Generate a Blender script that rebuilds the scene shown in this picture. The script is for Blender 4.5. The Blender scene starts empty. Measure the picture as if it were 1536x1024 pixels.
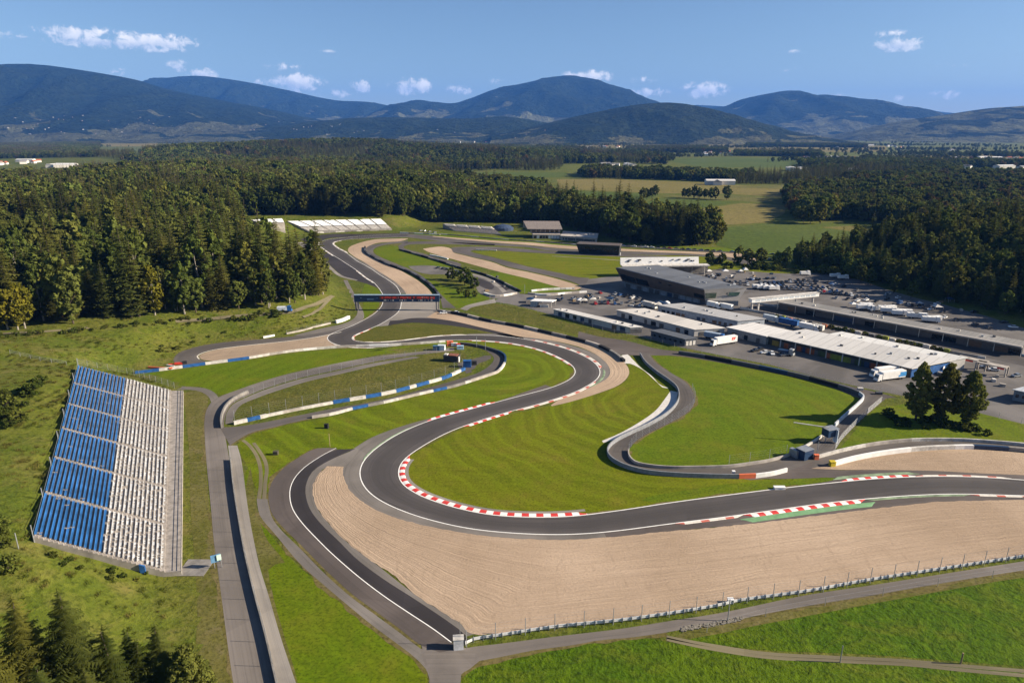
import bpy, math, random
import numpy as np
from mathutils import Vector, Matrix, noise as mnoise
from mathutils.geometry import tessellate_polygon

R = math.radians
random.seed(7)
rng = np.random.default_rng(11)
SC = bpy.context.scene
COL = SC.collection
CAM_H, FOC, HOR = 100.0, 1024.0, 197.0        # metres, pixels of a 1536 wide frame, horizon row
TH = math.atan((512 - HOR) / FOC)
CT, ST = math.cos(TH), math.sin(TH)
SUN_EL, SUN_AZ = R(25), R(-3)                 # azimuth from +X

# ------------------------------------------------------------------ helpers: survey of the site
def pl(s):
    return [tuple(float(v) for v in t.split(',')) for t in s.split()]

def ray(px, py):
    u, v = (px - 768) / FOC, (512 - py) / FOC
    return np.array([u, CT + v * ST, -ST + v * CT])

def P(px, py, z=0.0):
    d = ray(px, py)
    t = (z - CAM_H) / d[2]
    return np.array([d[0] * t, d[1] * t, z])

def PS(s, z=0.0):
    return np.array([P(a, b, z) for a, b in (pl(s) if isinstance(s, str) else s)])

def smoothstep(a, b, x):
    t = np.clip((x - a) / (b - a), 0, 1)
    return t * t * (3 - 2 * t)

def in_poly(poly, x, y):
    x = np.asarray(x, float); y = np.asarray(y, float)
    res = np.zeros(x.shape, bool)
    n = len(poly); j = n - 1
    for i in range(n):
        xi, yi = poly[i][:2]; xj, yj = poly[j][:2]
        if yi != yj:
            c = ((yi > y) != (yj > y)) & (x < (xj - xi) * (y - yi) / (yj - yi) + xi)
            res ^= c
        j = i
    return res

def dist_poly(poly, x, y, closed=True):
    x = np.asarray(x, float); y = np.asarray(y, float)
    d = np.full(x.shape, 1e12)
    n = len(poly)
    for i in range(n if closed else n - 1):
        ax, ay = poly[i][:2]; bx, by = poly[(i + 1) % n][:2]
        dx, dy = bx - ax, by - ay
        L = dx * dx + dy * dy + 1e-9
        t = np.clip(((x - ax) * dx + (y - ay) * dy) / L, 0, 1)
        d = np.minimum(d, (x - ax - t * dx) ** 2 + (y - ay - t * dy) ** 2)
    return np.sqrt(d)

# the hills close to the circuit rise inside these outlines
FOOT_L = PS("290,1090 286,860 286,700 288,600 262,574 206,558 232,552 250,548 262,536 290,522 330,513 380,508 430,503 478,494 515,482 528,466 530,452 524,436 508,421 482,405 458,386 446,372 442,360 452,352 520,350 590,347 625,342")
HILL_L = [tuple(p[:2]) for p in FOOT_L] + [(-40, 1050), (-150, 1500), (-700, 1600), (-1400, 1200), (-1400, 200), (-500, -150), (-80, -150)]
FOOT_R = PS("1172,396 1195,404 1240,408 1290,419 1330,433 1380,446 1440,460 1500,474 1640,508")
HILL_R = [tuple(p[:2]) for p in FOOT_R] + [(900, 250), (1000, 600), (700, 720), (420, 680), (250, 600)]

SWELLS = [(P(330, 238)[:2], 36, 420, 420), (P(540, 234)[:2], 46, 560, 480), (P(690, 240)[:2], 26, 300, 300), (P(420, 262)[:2], 12, 220, 240)]

def AT(px, py, y):
    d = ray(px, py); t = y / d[1]
    return np.array([d[0] * t, y, CAM_H + d[2] * t])
# footprints of the stands (front left, front right, back right, back left): the slope is cut away under them
SQ = [P(272, 856, 1.2), P(275, 585, 1.2), P(117, 549, 13.0), P(50, 806, 13.0)]
_a, _b = P(464, 347.5, 1.4), P(588, 343.5, 1.4)
SQ2 = [_a, _b, AT(572, 328.2, _b[1] + 22), AT(430, 332.5, _a[1] + 22)]
_a, _b = P(391, 336.8, 13.2), P(427, 334.8, 13.2)
SQ3 = [_a, _b, AT(424, 327.5, _b[1] + 10), AT(376, 330.5, _a[1] + 10)]
def terr(x, y):
    x = np.asarray(x, float); y = np.asarray(y, float)
    z = terr0(x, y)
    for sq, fr in ((SQ, .16), (SQ2, 0.0), (SQ3, 0.0)):
        f0, f1, b1, b0 = sq
        lo = np.array(sq).min(0) - 6; hi = np.array(sq).max(0) + 6
        box = (x > lo[0]) & (x < hi[0]) & (y > lo[1]) & (y < hi[1])
        if not box.any(): continue
        def sd(a, b):
            return ((x - a[0]) * (b[1] - a[1]) - (y - a[1]) * (b[0] - a[0])) / math.hypot(b[0] - a[0], b[1] - a[1])
        df, db = sd(f0, f1), sd(b0, b1)
        sg = 1.0 if sd2(f0, f1, b0) > 0 else -1.0
        df = df * sg; db = -db * sg
        v = df / (df + db + 1e-9)
        near = box & (df > -7) & (db > 0) & (in_poly(sq, x, y) | (dist_poly(sq, x, y) < 5.5))
        cap = f0[2] + (b0[2] - f0[2]) * np.clip((v - fr) / (1 - fr), 0, 1) - 1.4
        z = np.where(near, np.minimum(z, np.maximum(cap, 0)), z)
    return z
def sd2(a, b, p):
    return (p[0] - a[0]) * (b[1] - a[1]) - (p[1] - a[1]) * (b[0] - a[0])

def terr0(x, y):
    x = np.asarray(x, float); y = np.asarray(y, float)
    z = np.zeros(np.broadcast(x, y).shape)
    m = in_poly(HILL_L, x, y)
    if m.any():
        d = dist_poly(HILL_L, x, y)
        g = 9 * smoothstep(0, 32, d) + 4 * smoothstep(25, 60, d) + 9 * smoothstep(60, 350, d)
        g = g + 3.3 * smoothstep(12, 33, d) * (1 - smoothstep(45, 110, d)) * smoothstep(112, 128, y) * (1 - smoothstep(255, 300, y)) * (x < -70)
        z = np.where(m, g, z)
    for (cx, cy), a_, rx, ry in SWELLS:
        e = np.exp(-(((x - cx) / rx) ** 2 + ((y - cy) / ry) ** 2)) * a_ - 0.35
        z = np.maximum(z, np.where(e > 0, z * 0.5 + e, z))
    m = in_poly(HILL_R, x, y)
    if m.any():
        d = dist_poly(HILL_R, x, y)
        g = (13 * smoothstep(0, 90, d) + 4 * smoothstep(60, 200, d)) * (0.25 + 0.75 * smoothstep(200, 330, x))
        z = np.where(m, np.maximum(z, g), z)
    return z

def tz(x, y):
    return float(terr(np.array([x]), np.array([y]))[0])

def G(px, py):
    """where the sight line of the survey meets the terrain"""
    d = ray(px, py)
    t1 = -CAM_H / d[2]
    t = np.linspace(t1 * 0.62, t1, 700)
    h = CAM_H + d[2] * t - terr(d[0] * t, d[1] * t)
    k = np.argmax(h <= 0) if (h <= 0).any() else len(t) - 1
    if k > 0 and h[k - 1] != h[k]:
        a = h[k - 1] / (h[k - 1] - h[k]); tt = t[k - 1] + a * (t[k] - t[k - 1])
    else:
        tt = t[k]
    x, y = d[0] * tt, d[1] * tt
    return np.array([x, y, tz(x, y)])

def GS(s):
    return np.array([G(a, b) for a, b in (pl(s) if isinstance(s, str) else s)])

def smooth(pts, n=None, step=3.0):
    """Catmull-Rom through the points, resampled evenly"""
    p = np.asarray(pts, float)
    if len(p) > 2:
        ext = np.vstack([2 * p[0] - p[1], p, 2 * p[-1] - p[-2]])
        out = []
        for i in range(1, len(ext) - 2):
            p0, p1, p2, p3 = ext[i - 1:i + 3]
            l1 = max(np.linalg.norm(p2 - p1), 1e-6)
            m1 = (p2 - p0) / max(np.linalg.norm(p2 - p1) + np.linalg.norm(p1 - p0), 1e-6) * l1
            m2 = (p3 - p1) / max(np.linalg.norm(p3 - p2) + np.linalg.norm(p2 - p1), 1e-6) * l1
            for t in np.linspace(0, 1, 12, endpoint=False):
                t2, t3 = t * t, t * t * t
                out.append((2 * t3 - 3 * t2 + 1) * p1 + (t3 - 2 * t2 + t) * m1 + (-2 * t3 + 3 * t2) * p2 + (t3 - t2) * m2)
        out.append(p[-1]); p = np.array(out)
    s = np.concatenate([[0], np.cumsum(np.linalg.norm(np.diff(p, axis=0), axis=1))])
    if n is None:
        n = max(2, int(s[-1] / step) + 1)
    q = np.linspace(0, s[-1], n)
    return np.stack([np.interp(q, s, p[:, k]) for k in range(p.shape[1])], 1)

def normals2d(p):
    t = np.gradient(p[:, :2], axis=0)
    t /= np.linalg.norm(t, axis=1)[:, None] + 1e-9
    return np.stack([-t[:, 1], t[:, 0]], 1)           # left of the direction of travel

def offset(p, d):
    q = p.copy(); q[:, :2] += normals2d(p) * (np.asarray(d)[:, None] if np.ndim(d) else d)
    return q

# ------------------------------------------------------------------ helpers: objects
def props(o, label=None, cat=None, group=None, kind=None):
    if label: o['label'] = label
    if cat: o['category'] = cat
    if group: o['group'] = group
    if kind: o['kind'] = kind
    return o

def thing(name, label, cat, loc=(0, 0, 0), rotz=0.0, group=None):
    o = bpy.data.objects.new(name, None)
    o.empty_display_size = 0.5
    COL.objects.link(o)
    o.location = [float(v) for v in loc]; o.rotation_euler = (0, 0, rotz)
    return props(o, label, cat, group)

def link_mesh(name, me, parent=None, loc=None):
    o = bpy.data.objects.new(name, me)
    COL.objects.link(o)
    if parent is not None: o.parent = parent
    if loc is not None: o.location = [float(v) for v in loc]
    return o

def mesh(name, verts, faces, mats, uvs=None, midx=None, smooth_sh=False):
    me = bpy.data.meshes.new(name)
    me.from_pydata([tuple(map(float, v)) for v in verts], [], [tuple(int(i) for i in f) for f in faces])
    for m in (mats if isinstance(mats, (list, tuple)) else [mats]): me.materials.append(m)
    if uvs is not None:
        l = me.uv_layers.new(name="UVMap")
        flat = np.asarray(uvs, float)
        li = np.zeros(len(me.loops), int); me.loops.foreach_get('vertex_index', li)
        l.data.foreach_set('uv', flat[li].ravel())
    if midx is not None: me.polygons.foreach_set('material_index', np.asarray(midx, int))
    if smooth_sh: me.polygons.foreach_set('use_smooth', np.ones(len(me.polygons), bool))
    me.update()
    return me

class MB:
    """collects boxes, prisms and tubes and links them as ONE mesh object"""
    def __init__(s): s.v = []; s.f = []; s.m = []
    def add(s, v, f, m=0):
        b = len(s.v); s.v += [tuple(map(float, q)) for q in v]
        s.f += [tuple(i + b for i in q) for q in f]; s.m += [m] * len(f); return s
    def box(s, c, size, rz=0.0, m=0):
        hx, hy, hz = size[0] / 2, size[1] / 2, size[2] / 2
        ca, sa = math.cos(rz), math.sin(rz)
        v = []
        for z in (-hz, hz):
            for x, y in ((-hx, -hy), (hx, -hy), (hx, hy), (-hx, hy)):
                v.append((c[0] + x * ca - y * sa, c[1] + x * sa + y * ca, c[2] + z))
        return s.add(v, [(3, 2, 1, 0), (4, 5, 6, 7), (0, 1, 5, 4), (1, 2, 6, 5), (2, 3, 7, 6), (3, 0, 4, 7)], m)
    def hexa(s, b, t, m=0):
        """bottom ring b and top ring t of the same number of corners (counter-clockwise)"""
        n = len(b)
        f = [tuple(range(n - 1, -1, -1)), tuple(range(n, 2 * n))]
        f += [(i, (i + 1) % n, n + (i + 1) % n, n + i) for i in range(n)]
        return s.add(list(b) + list(t), f, m)
    def tube(s, a, b, r, n=6, m=0, r2=None):
        a = Vector(a); b = Vector(b); d = (b - a)
        if d.length < 1e-6: return s
        d.normalize(); e = d.orthogonal().normalized(); g = d.cross(e)
        r2 = r if r2 is None else r2
        v = []
        for p, q in ((a, r), (b, r2)):
            for k in range(n):
                w = 2 * math.pi * k / n
                v.append(p + e * (math.cos(w) * q) + g * (math.sin(w) * q))
        f = [(k, (k + 1) % n, n + (k + 1) % n, n + k) for k in range(n)]
        f += [tuple(range(n - 1, -1, -1)), tuple(range(n, 2 * n))]
        return s.add(v, f, m)
    def build(s, name, mats, parent=None, origin=(0, 0, 0), smooth_sh=False):
        v = np.array(s.v, float) - np.array([float(q) for q in origin])
        me = mesh(name, v, s.f, mats, midx=s.m, smooth_sh=smooth_sh)
        return link_mesh(name, me, parent, None if parent is not None else origin)

def ccw(b):
    b = [np.asarray(p, float) for p in b]
    a = sum(b[i][0] * b[(i + 1) % len(b)][1] - b[(i + 1) % len(b)][0] * b[i][1] for i in range(len(b)))
    return b if a > 0 else b[::-1]

# ------------------------------------------------------------------ materials
def new_mat(name):
    m = bpy.data.materials.new(name); m.use_nodes = True
    nt = m.node_tree; nt.nodes.clear()
    return m, nt, nt.nodes, nt.links

class NT:
    """short-hand for building node trees"""
    def __init__(s, nt): s.nt = nt; s.N = nt.nodes; s.L = nt.links
    def n(s, t, **kw):
        o = s.N.new(t)
        for k, v in kw.items(): setattr(o, k, v)
        return o
    def set(s, node, **kw):
        for k, v in kw.items(): s.inp(node, k.replace('_', ' '), v)
        return node
    def inp(s, node, name, v):
        i = node.inputs[name]
        if isinstance(v, bpy.types.NodeSocket): s.L.new(v, i)
        else: i.default_value = v
    def noise(s, vec, scale, detail=4, rough=0.55, dist=0.0):
        o = s.n('ShaderNodeTexNoise')
        if vec is not None: s.L.new(vec, o.inputs['Vector'])
        o.inputs['Scale'].default_value = scale; o.inputs['Detail'].default_value = detail
        o.inputs['Roughness'].default_value = rough; o.inputs['Distortion'].default_value = dist
        return o.outputs['Fac']
    def ramp(s, fac, stops, interp='LINEAR'):
        o = s.n('ShaderNodeValToRGB'); o.color_ramp.interpolation = interp
        e = o.color_ramp.elements
        while len(e) < len(stops): e.new(0.5)
        for i, (p, c) in enumerate(stops):
            e[i].position = p; e[i].color = (*c, 1) if len(c) == 3 else c
        s.L.new(fac, o.inputs['Fac']); return o.outputs['Color']
    def mix(s, a, b, fac, mode='MIX'):
        o = s.n('ShaderNodeMix', data_type='RGBA', blend_type=mode)
        for sock, v in ((o.inputs[6], a), (o.inputs[7], b), (o.inputs[0], fac)):
            if isinstance(v, bpy.types.NodeSocket): s.L.new(v, sock)
            elif isinstance(v, (int, float)): sock.default_value = v
            else: sock.default_value = (*v, 1) if len(v) == 3 else v
        return o.outputs[2]
    def math(s, op, a, b=0.0, c=None, clamp=False):
        o = s.n('ShaderNodeMath', operation=op, use_clamp=clamp)
        for i, v in enumerate((a, b) if c is None else (a, b, c)):
            if isinstance(v, bpy.types.NodeSocket): s.L.new(v, o.inputs[i])
            else: o.inputs[i].default_value = v
        return o.outputs[0]
    def maprange(s, v, a, b, c=0.0, d=1.0):
        o = s.n('ShaderNodeMapRange'); s.L.new(v, o.inputs[0])
        for i, q in enumerate((a, b, c, d)): o.inputs[i + 1].default_value = q
        return o.outputs[0]
    def scalevec(s, vec, sc):
        o = s.n('ShaderNodeMapping'); s.L.new(vec, o.inputs['Vector']); o.inputs['Scale'].default_value = sc
        return o.outputs['Vector']
    def bump(s, h, strength, dist):
        o = s.n('ShaderNodeBump'); s.L.new(h, o.inputs['Height'])
        o.inputs['Strength'].default_value = strength; o.inputs['Distance'].default_value = dist
        return o.outputs['Normal']
    def principled(s, color, rough=0.9, spec=0.2, normal=None, metal=0.0):
        b = s.n('ShaderNodeBsdfPrincipled'); o = s.n('ShaderNodeOutputMaterial')
        s.inp(b, 'Base Color', color if isinstance(color, bpy.types.NodeSocket) else (*color, 1))
        s.inp(b, 'Roughness', rough); s.inp(b, 'Specular IOR Level', spec); s.inp(b, 'Metallic', metal)
        if normal is not None: s.L.new(normal, b.inputs['Normal'])
        s.L.new(b.outputs[0], o.inputs[0]); return b

MATS = {}
def plain(name, col, rough=0.7, spec=0.3, var=0.25, scale=0.8, metal=0.0):
    """a painted / cast surface with some weathering"""
    if name in MATS: return MATS[name]
    m, nt, N, L = new_mat(name); t = NT(nt)
    tc = t.n('ShaderNodeTexCoord').outputs['Object']
    f = t.noise(tc, scale, 5, 0.6)
    c = t.mix([q * (1 - var) for q in col], [min(1, q * (1 + var)) for q in col], t.maprange(f, 0.3, 0.7))
    t.principled(c, rough, spec, None, metal)
    MATS[name] = m
    return m

def pos(t):
    return t.n('ShaderNodeNewGeometry').outputs['Position']

def grass_mat(name, c1, c2, c3, s_big=0.012, stripes=None, bump=0.35, tuft=1.3, bumpd=0.5):
    m, nt, N, L = new_mat(name); t = NT(nt); p = pos(t)
    big = t.noise(p, s_big, 5, 0.6, 0.6)
    mid = t.noise(p, 0.09, 6, 0.65, 1.0)
    fine = t.noise(p, tuft, 4, 0.7)
    c = t.mix(c1, c2, t.maprange(big, 0.42, 0.58))
    c = t.mix(c, c3, t.math('MULTIPLY', t.maprange(mid, 0.48, 0.68), 0.8))
    wv = t.noise(t.scalevec(p, (0.05, 0.4, 1)), 1.0, 5, 0.65, 1.5)
    c = t.mix(c, [q * 0.62 for q in c1], t.math('MULTIPLY', t.maprange(wv, 0.52, 0.72), 0.55))
    pat = t.noise(p, s_big * 2.7, 3, 0.5, 1.0)
    c = t.mix(c, [c3[0] * 1.25, c3[1] * 1.08, c3[2] * 1.6], t.math('MULTIPLY', t.maprange(pat, 0.56, 0.70), 0.5))
    if stripes:
        cx, cy, per, amt = stripes
        sub = t.n('ShaderNodeVectorMath', operation='SUBTRACT'); L.new(p, sub.inputs[0]); sub.inputs[1].default_value = (cx, cy, 0)
        ln = t.n('ShaderNodeVectorMath', operation='LENGTH'); L.new(sub.outputs[0], ln.inputs[0])
        dd = t.math('ADD', ln.outputs['Value'], t.math('MULTIPLY', t.noise(p, 0.02, 3), 26.0))
        w = t.math('SINE', t.math('MULTIPLY', dd, 2 * math.pi / per))
        w2 = t.math('SINE', t.math('MULTIPLY', dd, 2 * math.pi / (per * 0.37)))
        w = t.math('ADD', t.math('MULTIPLY', w, 0.65), t.math('MULTIPLY', w2, 0.35))
        w = t.math('MULTIPLY', w, t.maprange(t.noise(p, 0.012, 3), 0.35, 0.55))
        c = t.mix(c, [q * 1.75 for q in c1], t.math('MULTIPLY', t.maprange(w, 0.0, 0.8), amt))
        c = t.mix(c, [q * 0.6 for q in c1], t.math('MULTIPLY', t.maprange(w, 0.0, -0.8), amt * .8))
    c = t.mix(c, [q * 0.45 for q in c1], t.math('MULTIPLY', t.maprange(fine, 0.48, 0.66), 0.85))
    grn = t.noise(p, tuft * 0.45, 3, 0.7)
    c = t.mix(c, [q * 1.5 for q in c2], t.math('MULTIPLY', t.maprange(grn, 0.52, 0.7), 0.45))
    hgt = t.math('ADD', t.math('MULTIPLY', fine, 0.7), t.math('MULTIPLY', mid, 1.2))
    t.principled(c, 0.95, 0.1, t.bump(hgt, bump, bumpd))
    MATS[name] = m
    return m

def asphalt_mat(name, col, wear=0.35, line=0.35, streak=True):
    """uv.x runs along in metres, uv.y across from 0 to 1"""
    m, nt, N, L = new_mat(name); t = NT(nt); p = pos(t)
    uv = t.n('ShaderNodeTexCoord').outputs['UV']
    big = t.noise(p, 0.03, 5, 0.6, 0.5); fine = t.noise(p, 2.5, 4, 0.7)
    c = t.mix([q * 0.72 for q in col], [q * 1.3 for q in col], t.maprange(big, 0.4, 0.6))
    pt = t.n('ShaderNodeTexVoronoi'); pt.inputs['Scale'].default_value = 0.045; L.new(p, pt.inputs['Vector'])
    pc = t.n('ShaderNodeSeparateColor'); L.new(pt.outputs['Color'], pc.inputs[0])
    c = t.mix(c, [q * 0.7 for q in col], t.math('MULTIPLY', t.maprange(pc.outputs[0], 0.6, 0.62), 0.3))
    if streak:
        st = t.noise(t.scalevec(uv, (0.012, 14.0, 1)), 1.0, 5, 0.6)
        c = t.mix(c, [q * 0.5 for q in col], t.math('MULTIPLY', t.maprange(st, 0.45, 0.7), wear))
        st2 = t.noise(t.scalevec(uv, (0.03, 40.0, 1)), 1.0, 3, 0.6)
        c = t.mix(c, [q * 1.5 for q in col], t.math('MULTIPLY', t.maprange(st2, 0.55, 0.75), wear * 0.5))
        sep = t.n('ShaderNodeSeparateXYZ'); L.new(uv, sep.inputs[0])
        cb = t.n('ShaderNodeCombineXYZ'); L.new(t.math('FLOOR', t.math('DIVIDE', sep.outputs[0], 31.0)), cb.inputs[0]); L.new(t.math('FLOOR', t.math('MULTIPLY', sep.outputs[1], 2.0)), cb.inputs[1])
        wn = t.n('ShaderNodeTexWhiteNoise'); L.new(cb.outputs[0], wn.inputs[0])
        c = t.mix(c, [q * 1.4 for q in col], t.math('MULTIPLY', wn.outputs['Value'], 0.28))
        skid = t.noise(t.scalevec(uv, (0.035, 5.0, 1)), 1.0, 3, 0.5, 0.6)
        c = t.mix(c, [q * 0.42 for q in col], t.math('MULTIPLY', t.maprange(skid, 0.60, 0.68), wear * 0.7))
        mid = t.math('SUBTRACT', 1.0, t.math('MULTIPLY', t.math('ABSOLUTE', t.math('SUBTRACT', sep.outputs[1], 0.5)), 2.0))
        c = t.mix(c, [q * 0.62 for q in col], t.math('MULTIPLY', t.maprange(mid, 0.15, 0.75), line))
    c = t.mix(c, [q * 1.35 for q in col], t.math('MULTIPLY', t.maprange(fine, 0.5, 0.8), 0.3))
    t.principled(c, 0.85, 0.25, t.bump(fine, 0.15, 0.05))
    MATS[name] = m
    return m

def gravel_mat(name, c1, c2, across=30.0):
    m, nt, N, L = new_mat(name); t = NT(nt); p = pos(t)
    uv = t.n('ShaderNodeTexCoord').outputs['UV']
    rake = t.noise(t.scalevec(uv, (0.02, across, 1)), 1.0, 6, 0.65, 0.3)
    rake2 = t.noise(t.scalevec(uv, (0.05, across * 3.2, 1)), 1.0, 4, 0.65, 0.4)
    big = t.noise(p, 0.02, 4, 0.6); fine = t.noise(p, 1.6, 5, 0.75)
    c = t.mix([q * .88 for q in c1], c2, t.maprange(big, 0.38, 0.62))
    rut = t.noise(t.scalevec(p, (0.25, 0.06, 1)), 1.0, 5, 0.6, 2.5)
    c = t.mix(c, [q * 0.7 for q in c1], t.math('MULTIPLY', t.maprange(rut, 0.56, 0.66), 0.35))
    c = t.mix(c, [q * 0.55 for q in c1], t.math('MULTIPLY', t.maprange(rake, 0.5, 0.68), 0.36))
    c = t.mix(c, [min(1, q * 1.35) for q in c2], t.math('MULTIPLY', t.maprange(rake2, 0.54, 0.70), 0.4))
    c = t.mix(c, [q * 0.6 for q in c1], t.math('MULTIPLY', t.maprange(fine, 0.48, 0.72), 0.5))
    h = t.math('ADD', t.math('MULTIPLY', rake, 1.0), t.math('MULTIPLY', t.math('ADD', fine, rake2), 0.45))
    t.principled(c, 0.95, 0.1, t.bump(h, 0.8, 0.35))
    MATS[name] = m
    return m

def bands_mat(name, cols, length, wearcol=(0.3, 0.27, 0.24), wear=0.35):
    """paint in blocks along uv.x (metres)"""
    m, nt, N, L = new_mat(name); t = NT(nt)
    uv = t.n('ShaderNodeTexCoord').outputs['UV']
    sep = t.n('ShaderNodeSeparateXYZ'); L.new(uv, sep.inputs[0])
    f = t.math('FRACT', t.math('DIVIDE', sep.outputs[0], length * len(cols)))
    c = t.ramp(f, [(i / len(cols), q) for i, q in enumerate(cols)], 'CONSTANT')
    w = t.noise(pos(t), 0.9, 5, 0.7)
    c = t.mix(c, wearcol, t.math('MULTIPLY', t.maprange(w, 0.5, 0.72), wear))
    t.principled(c, 0.7, 0.3)
    MATS[name] = m
    return m

def leaf_mat(name, c1, c2, c3, trans=0.25, sat=0.0):
    m, nt, N, L = new_mat(name); t = NT(nt)
    oi = t.n('ShaderNodeObjectInfo').outputs['Random']
    f = t.noise(pos(t), 0.55, 3, 0.6)
    c = t.mix(c1, c2, t.maprange(f, 0.35, 0.65))
    c = t.mix(c, c3, t.maprange(oi, 0.3, 1.0))
    c = t.mix(c, [c3[0] * 1.25, c3[1] * 1.18, c3[2]], t.math('GREATER_THAN', t.math('FRACT', t.math('MULTIPLY', oi, 7.7)), 0.94))
    br = t.math('ADD', 0.7, t.math('MULTIPLY', t.math('FRACT', t.math('MULTIPLY', oi, 17.3)), 0.6))
    br = t.math('MULTIPLY', br, t.maprange(t.noise(pos(t), 0.006, 4, 0.6), 0.35, 0.65, 0.72, 1.35))
    hv = t.n('ShaderNodeHueSaturation'); L.new(c, hv.inputs['Color']); L.new(br, hv.inputs['Value'])
    d = t.n('ShaderNodeBsdfDiffuse'); tr = t.n('ShaderNodeBsdfTranslucent'); mx = t.n('ShaderNodeMixShader'); o = t.n('ShaderNodeOutputMaterial')
    L.new(hv.outputs[0], d.inputs[0]); L.new(hv.outputs[0], tr.inputs[0]); mx.inputs[0].default_value = trans
    L.new(d.outputs[0], mx.inputs[1]); L.new(tr.outputs[0], mx.inputs[2]); L.new(mx.outputs[0], o.inputs[0])
    MATS[name] = m
    return m
# ------------------------------------------------------------------ camera, sun, sky
cam = bpy.data.cameras.new('camera'); cam_o = bpy.data.objects.new('camera', cam); COL.objects.link(cam_o)
cam.sensor_width = 36; cam.lens = 24.0; cam.clip_start = 1.0; cam.clip_end = 120000
cam_o.location = (0, 0, CAM_H); cam_o.rotation_euler = (math.pi / 2 - TH, 0, 0)
SC.camera = cam_o

sun = bpy.data.lights.new('sun', 'SUN'); sun.energy = 5.0; sun.angle = R(0.5); sun.color = (1.0, 0.88, 0.70)
sun_o = bpy.data.objects.new('sun', sun); COL.objects.link(sun_o)
sd = Vector((math.cos(SUN_EL) * math.cos(SUN_AZ), math.cos(SUN_EL) * math.sin(SUN_AZ), math.sin(SUN_EL)))
sun_o.rotation_euler = sd.to_track_quat('Z', 'Y').to_euler(); sun_o.location = (300, 0, 300)

w = bpy.data.worlds.new('World'); SC.world = w; w.use_nodes = True
nt = w.node_tree; nt.nodes.clear(); t = NT(nt); L = nt.links
sky = t.n('ShaderNodeTexSky', sky_type='NISHITA'); sky.sun_disc = False; sky.sun_elevation = SUN_EL; sky.sun_rotation = SKY_ROT if 'SKY_ROT' in globals() else R(93)
sky.altitude = 700; sky.air_density = 1.0; sky.dust_density = 0.7; sky.ozone_density = 3.0
bg = t.n('ShaderNodeBackground'); bg.inputs['Strength'].default_value = 0.05
gen = t.n('ShaderNodeTexCoord').outputs['Generated']
# fair-weather clouds low over the mountains: each is a patch of sky (azimuth, elevation, half width, half height)
sepd = t.n('ShaderNodeSeparateXYZ'); L.new(gen, sepd.inputs[0])
az = t.math('ARCTAN2', sepd.outputs[0], sepd.outputs[1])
el = t.math('ARCSINE', sepd.outputs[2])
# az, el in pixels of the survey frame so that the list below stays readable
cmb = t.n('ShaderNodeCombineXYZ')
L.new(t.math('MULTIPLY', az, 1024), cmb.inputs[0]); L.new(t.math('MULTIPLY', el, 1024), cmb.inputs[1])
CL = [(225, 63, 72, 13, 1.05), (120, 51, 64, 11, .75), (150, 63, 66, 9, .9), (30, 55, 36, 6, .4), (270, 99, 18, 9, .8), (303, 111, 22, 9, 1), (385, 124, 9, 8, .9),
      (444, 124, 44, 15, 1.1), (425, 100, 30, 7, .4), (543, 130, 19, 11, 1), (622, 130, 40, 14, 1), (690, 135, 24, 8, .7), (744, 122, 14, 6, .6), (880, 116, 42, 12, 1.1),
      (965, 120, 22, 6, .5), (970, 139, 36, 8, .8), (1055, 135, 38, 13, 1), (1350, 66, 34, 11, 1.1), (1335, 52, 26, 6, .5), (1185, 76, 20, 4, .35), (1185, 104, 14, 4, .3), (1430, 98, 20, 4, .35),
      (1418, 142, 22, 7, .6), (1345, 148, 20, 5, .4), (1250, 144, 16, 5, .4), (480, 77, 34, 3, .25), (500, 140, 40, 8, .4), (20, 110, 30, 6, .5), (175, 107, 12, 7, .7)]
na = t.noise(cmb.outputs[0], 0.07, 8, 0.66, 0.4)
nb = t.noise(cmb.outputs[0], 0.016, 3, 0.5)
dens = None
lit = None
for cx, cy, hw, hh, a in CL:
    d = ray(cx, cy); d = d / np.linalg.norm(d)
    caz, cel = math.atan2(d[0], d[1]) * 1024, math.asin(d[2]) * 1024
    dx = t.math('DIVIDE', t.math('SUBTRACT', cmb_x := t.math('MULTIPLY', az, 1024), caz), hw)
    dy = t.math('DIVIDE', t.math('SUBTRACT', t.math('MULTIPLY', el, 1024), cel), hh)
    r = t.math('SQRT', t.math('ADD', t.math('MULTIPLY', dx, dx), t.math('MULTIPLY', dy, dy)))
    k = t.math('MULTIPLY', t.math('SUBTRACT', 1.0, r, clamp=True), a)
    dens = k if dens is None else t.math('MAXIMUM', dens, k)
    up = t.math('MULTIPLY', t.math('ADD', dy, t.math('MULTIPLY', dx, 0.5)), k)
    lit = up if lit is None else t.math('ADD', lit, up)
dn = t.math('SUBTRACT', t.math('ADD', t.math('MULTIPLY', dens, 1.2), t.math('MULTIPLY', t.math('SUBTRACT', na, 0.5), 3.6)), 0.16)
gate = t.maprange(dens, 0.0, 0.25)
cov = t.math('MULTIPLY', t.maprange(dn, 0.04, 0.62), gate, clamp=True)
ccol = t.mix((5.6, 6.3, 7.6), (12.5, 11.6, 10.7), t.maprange(t.math('ADD', lit, t.math('MULTIPLY', t.math('SUBTRACT', na, 0.5), 1.4)), -0.35, 0.4))
skyc = t.mix(sky.outputs[0], (0.94, 0.93, 0.93), 1.0, 'MULTIPLY')
L.new(t.mix(skyc, ccol, t.math('MULTIPLY', cov, 0.78)), bg.inputs['Color'])
L.new(bg.outputs[0], t.n('ShaderNodeOutputWorld').inputs[0])

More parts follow.
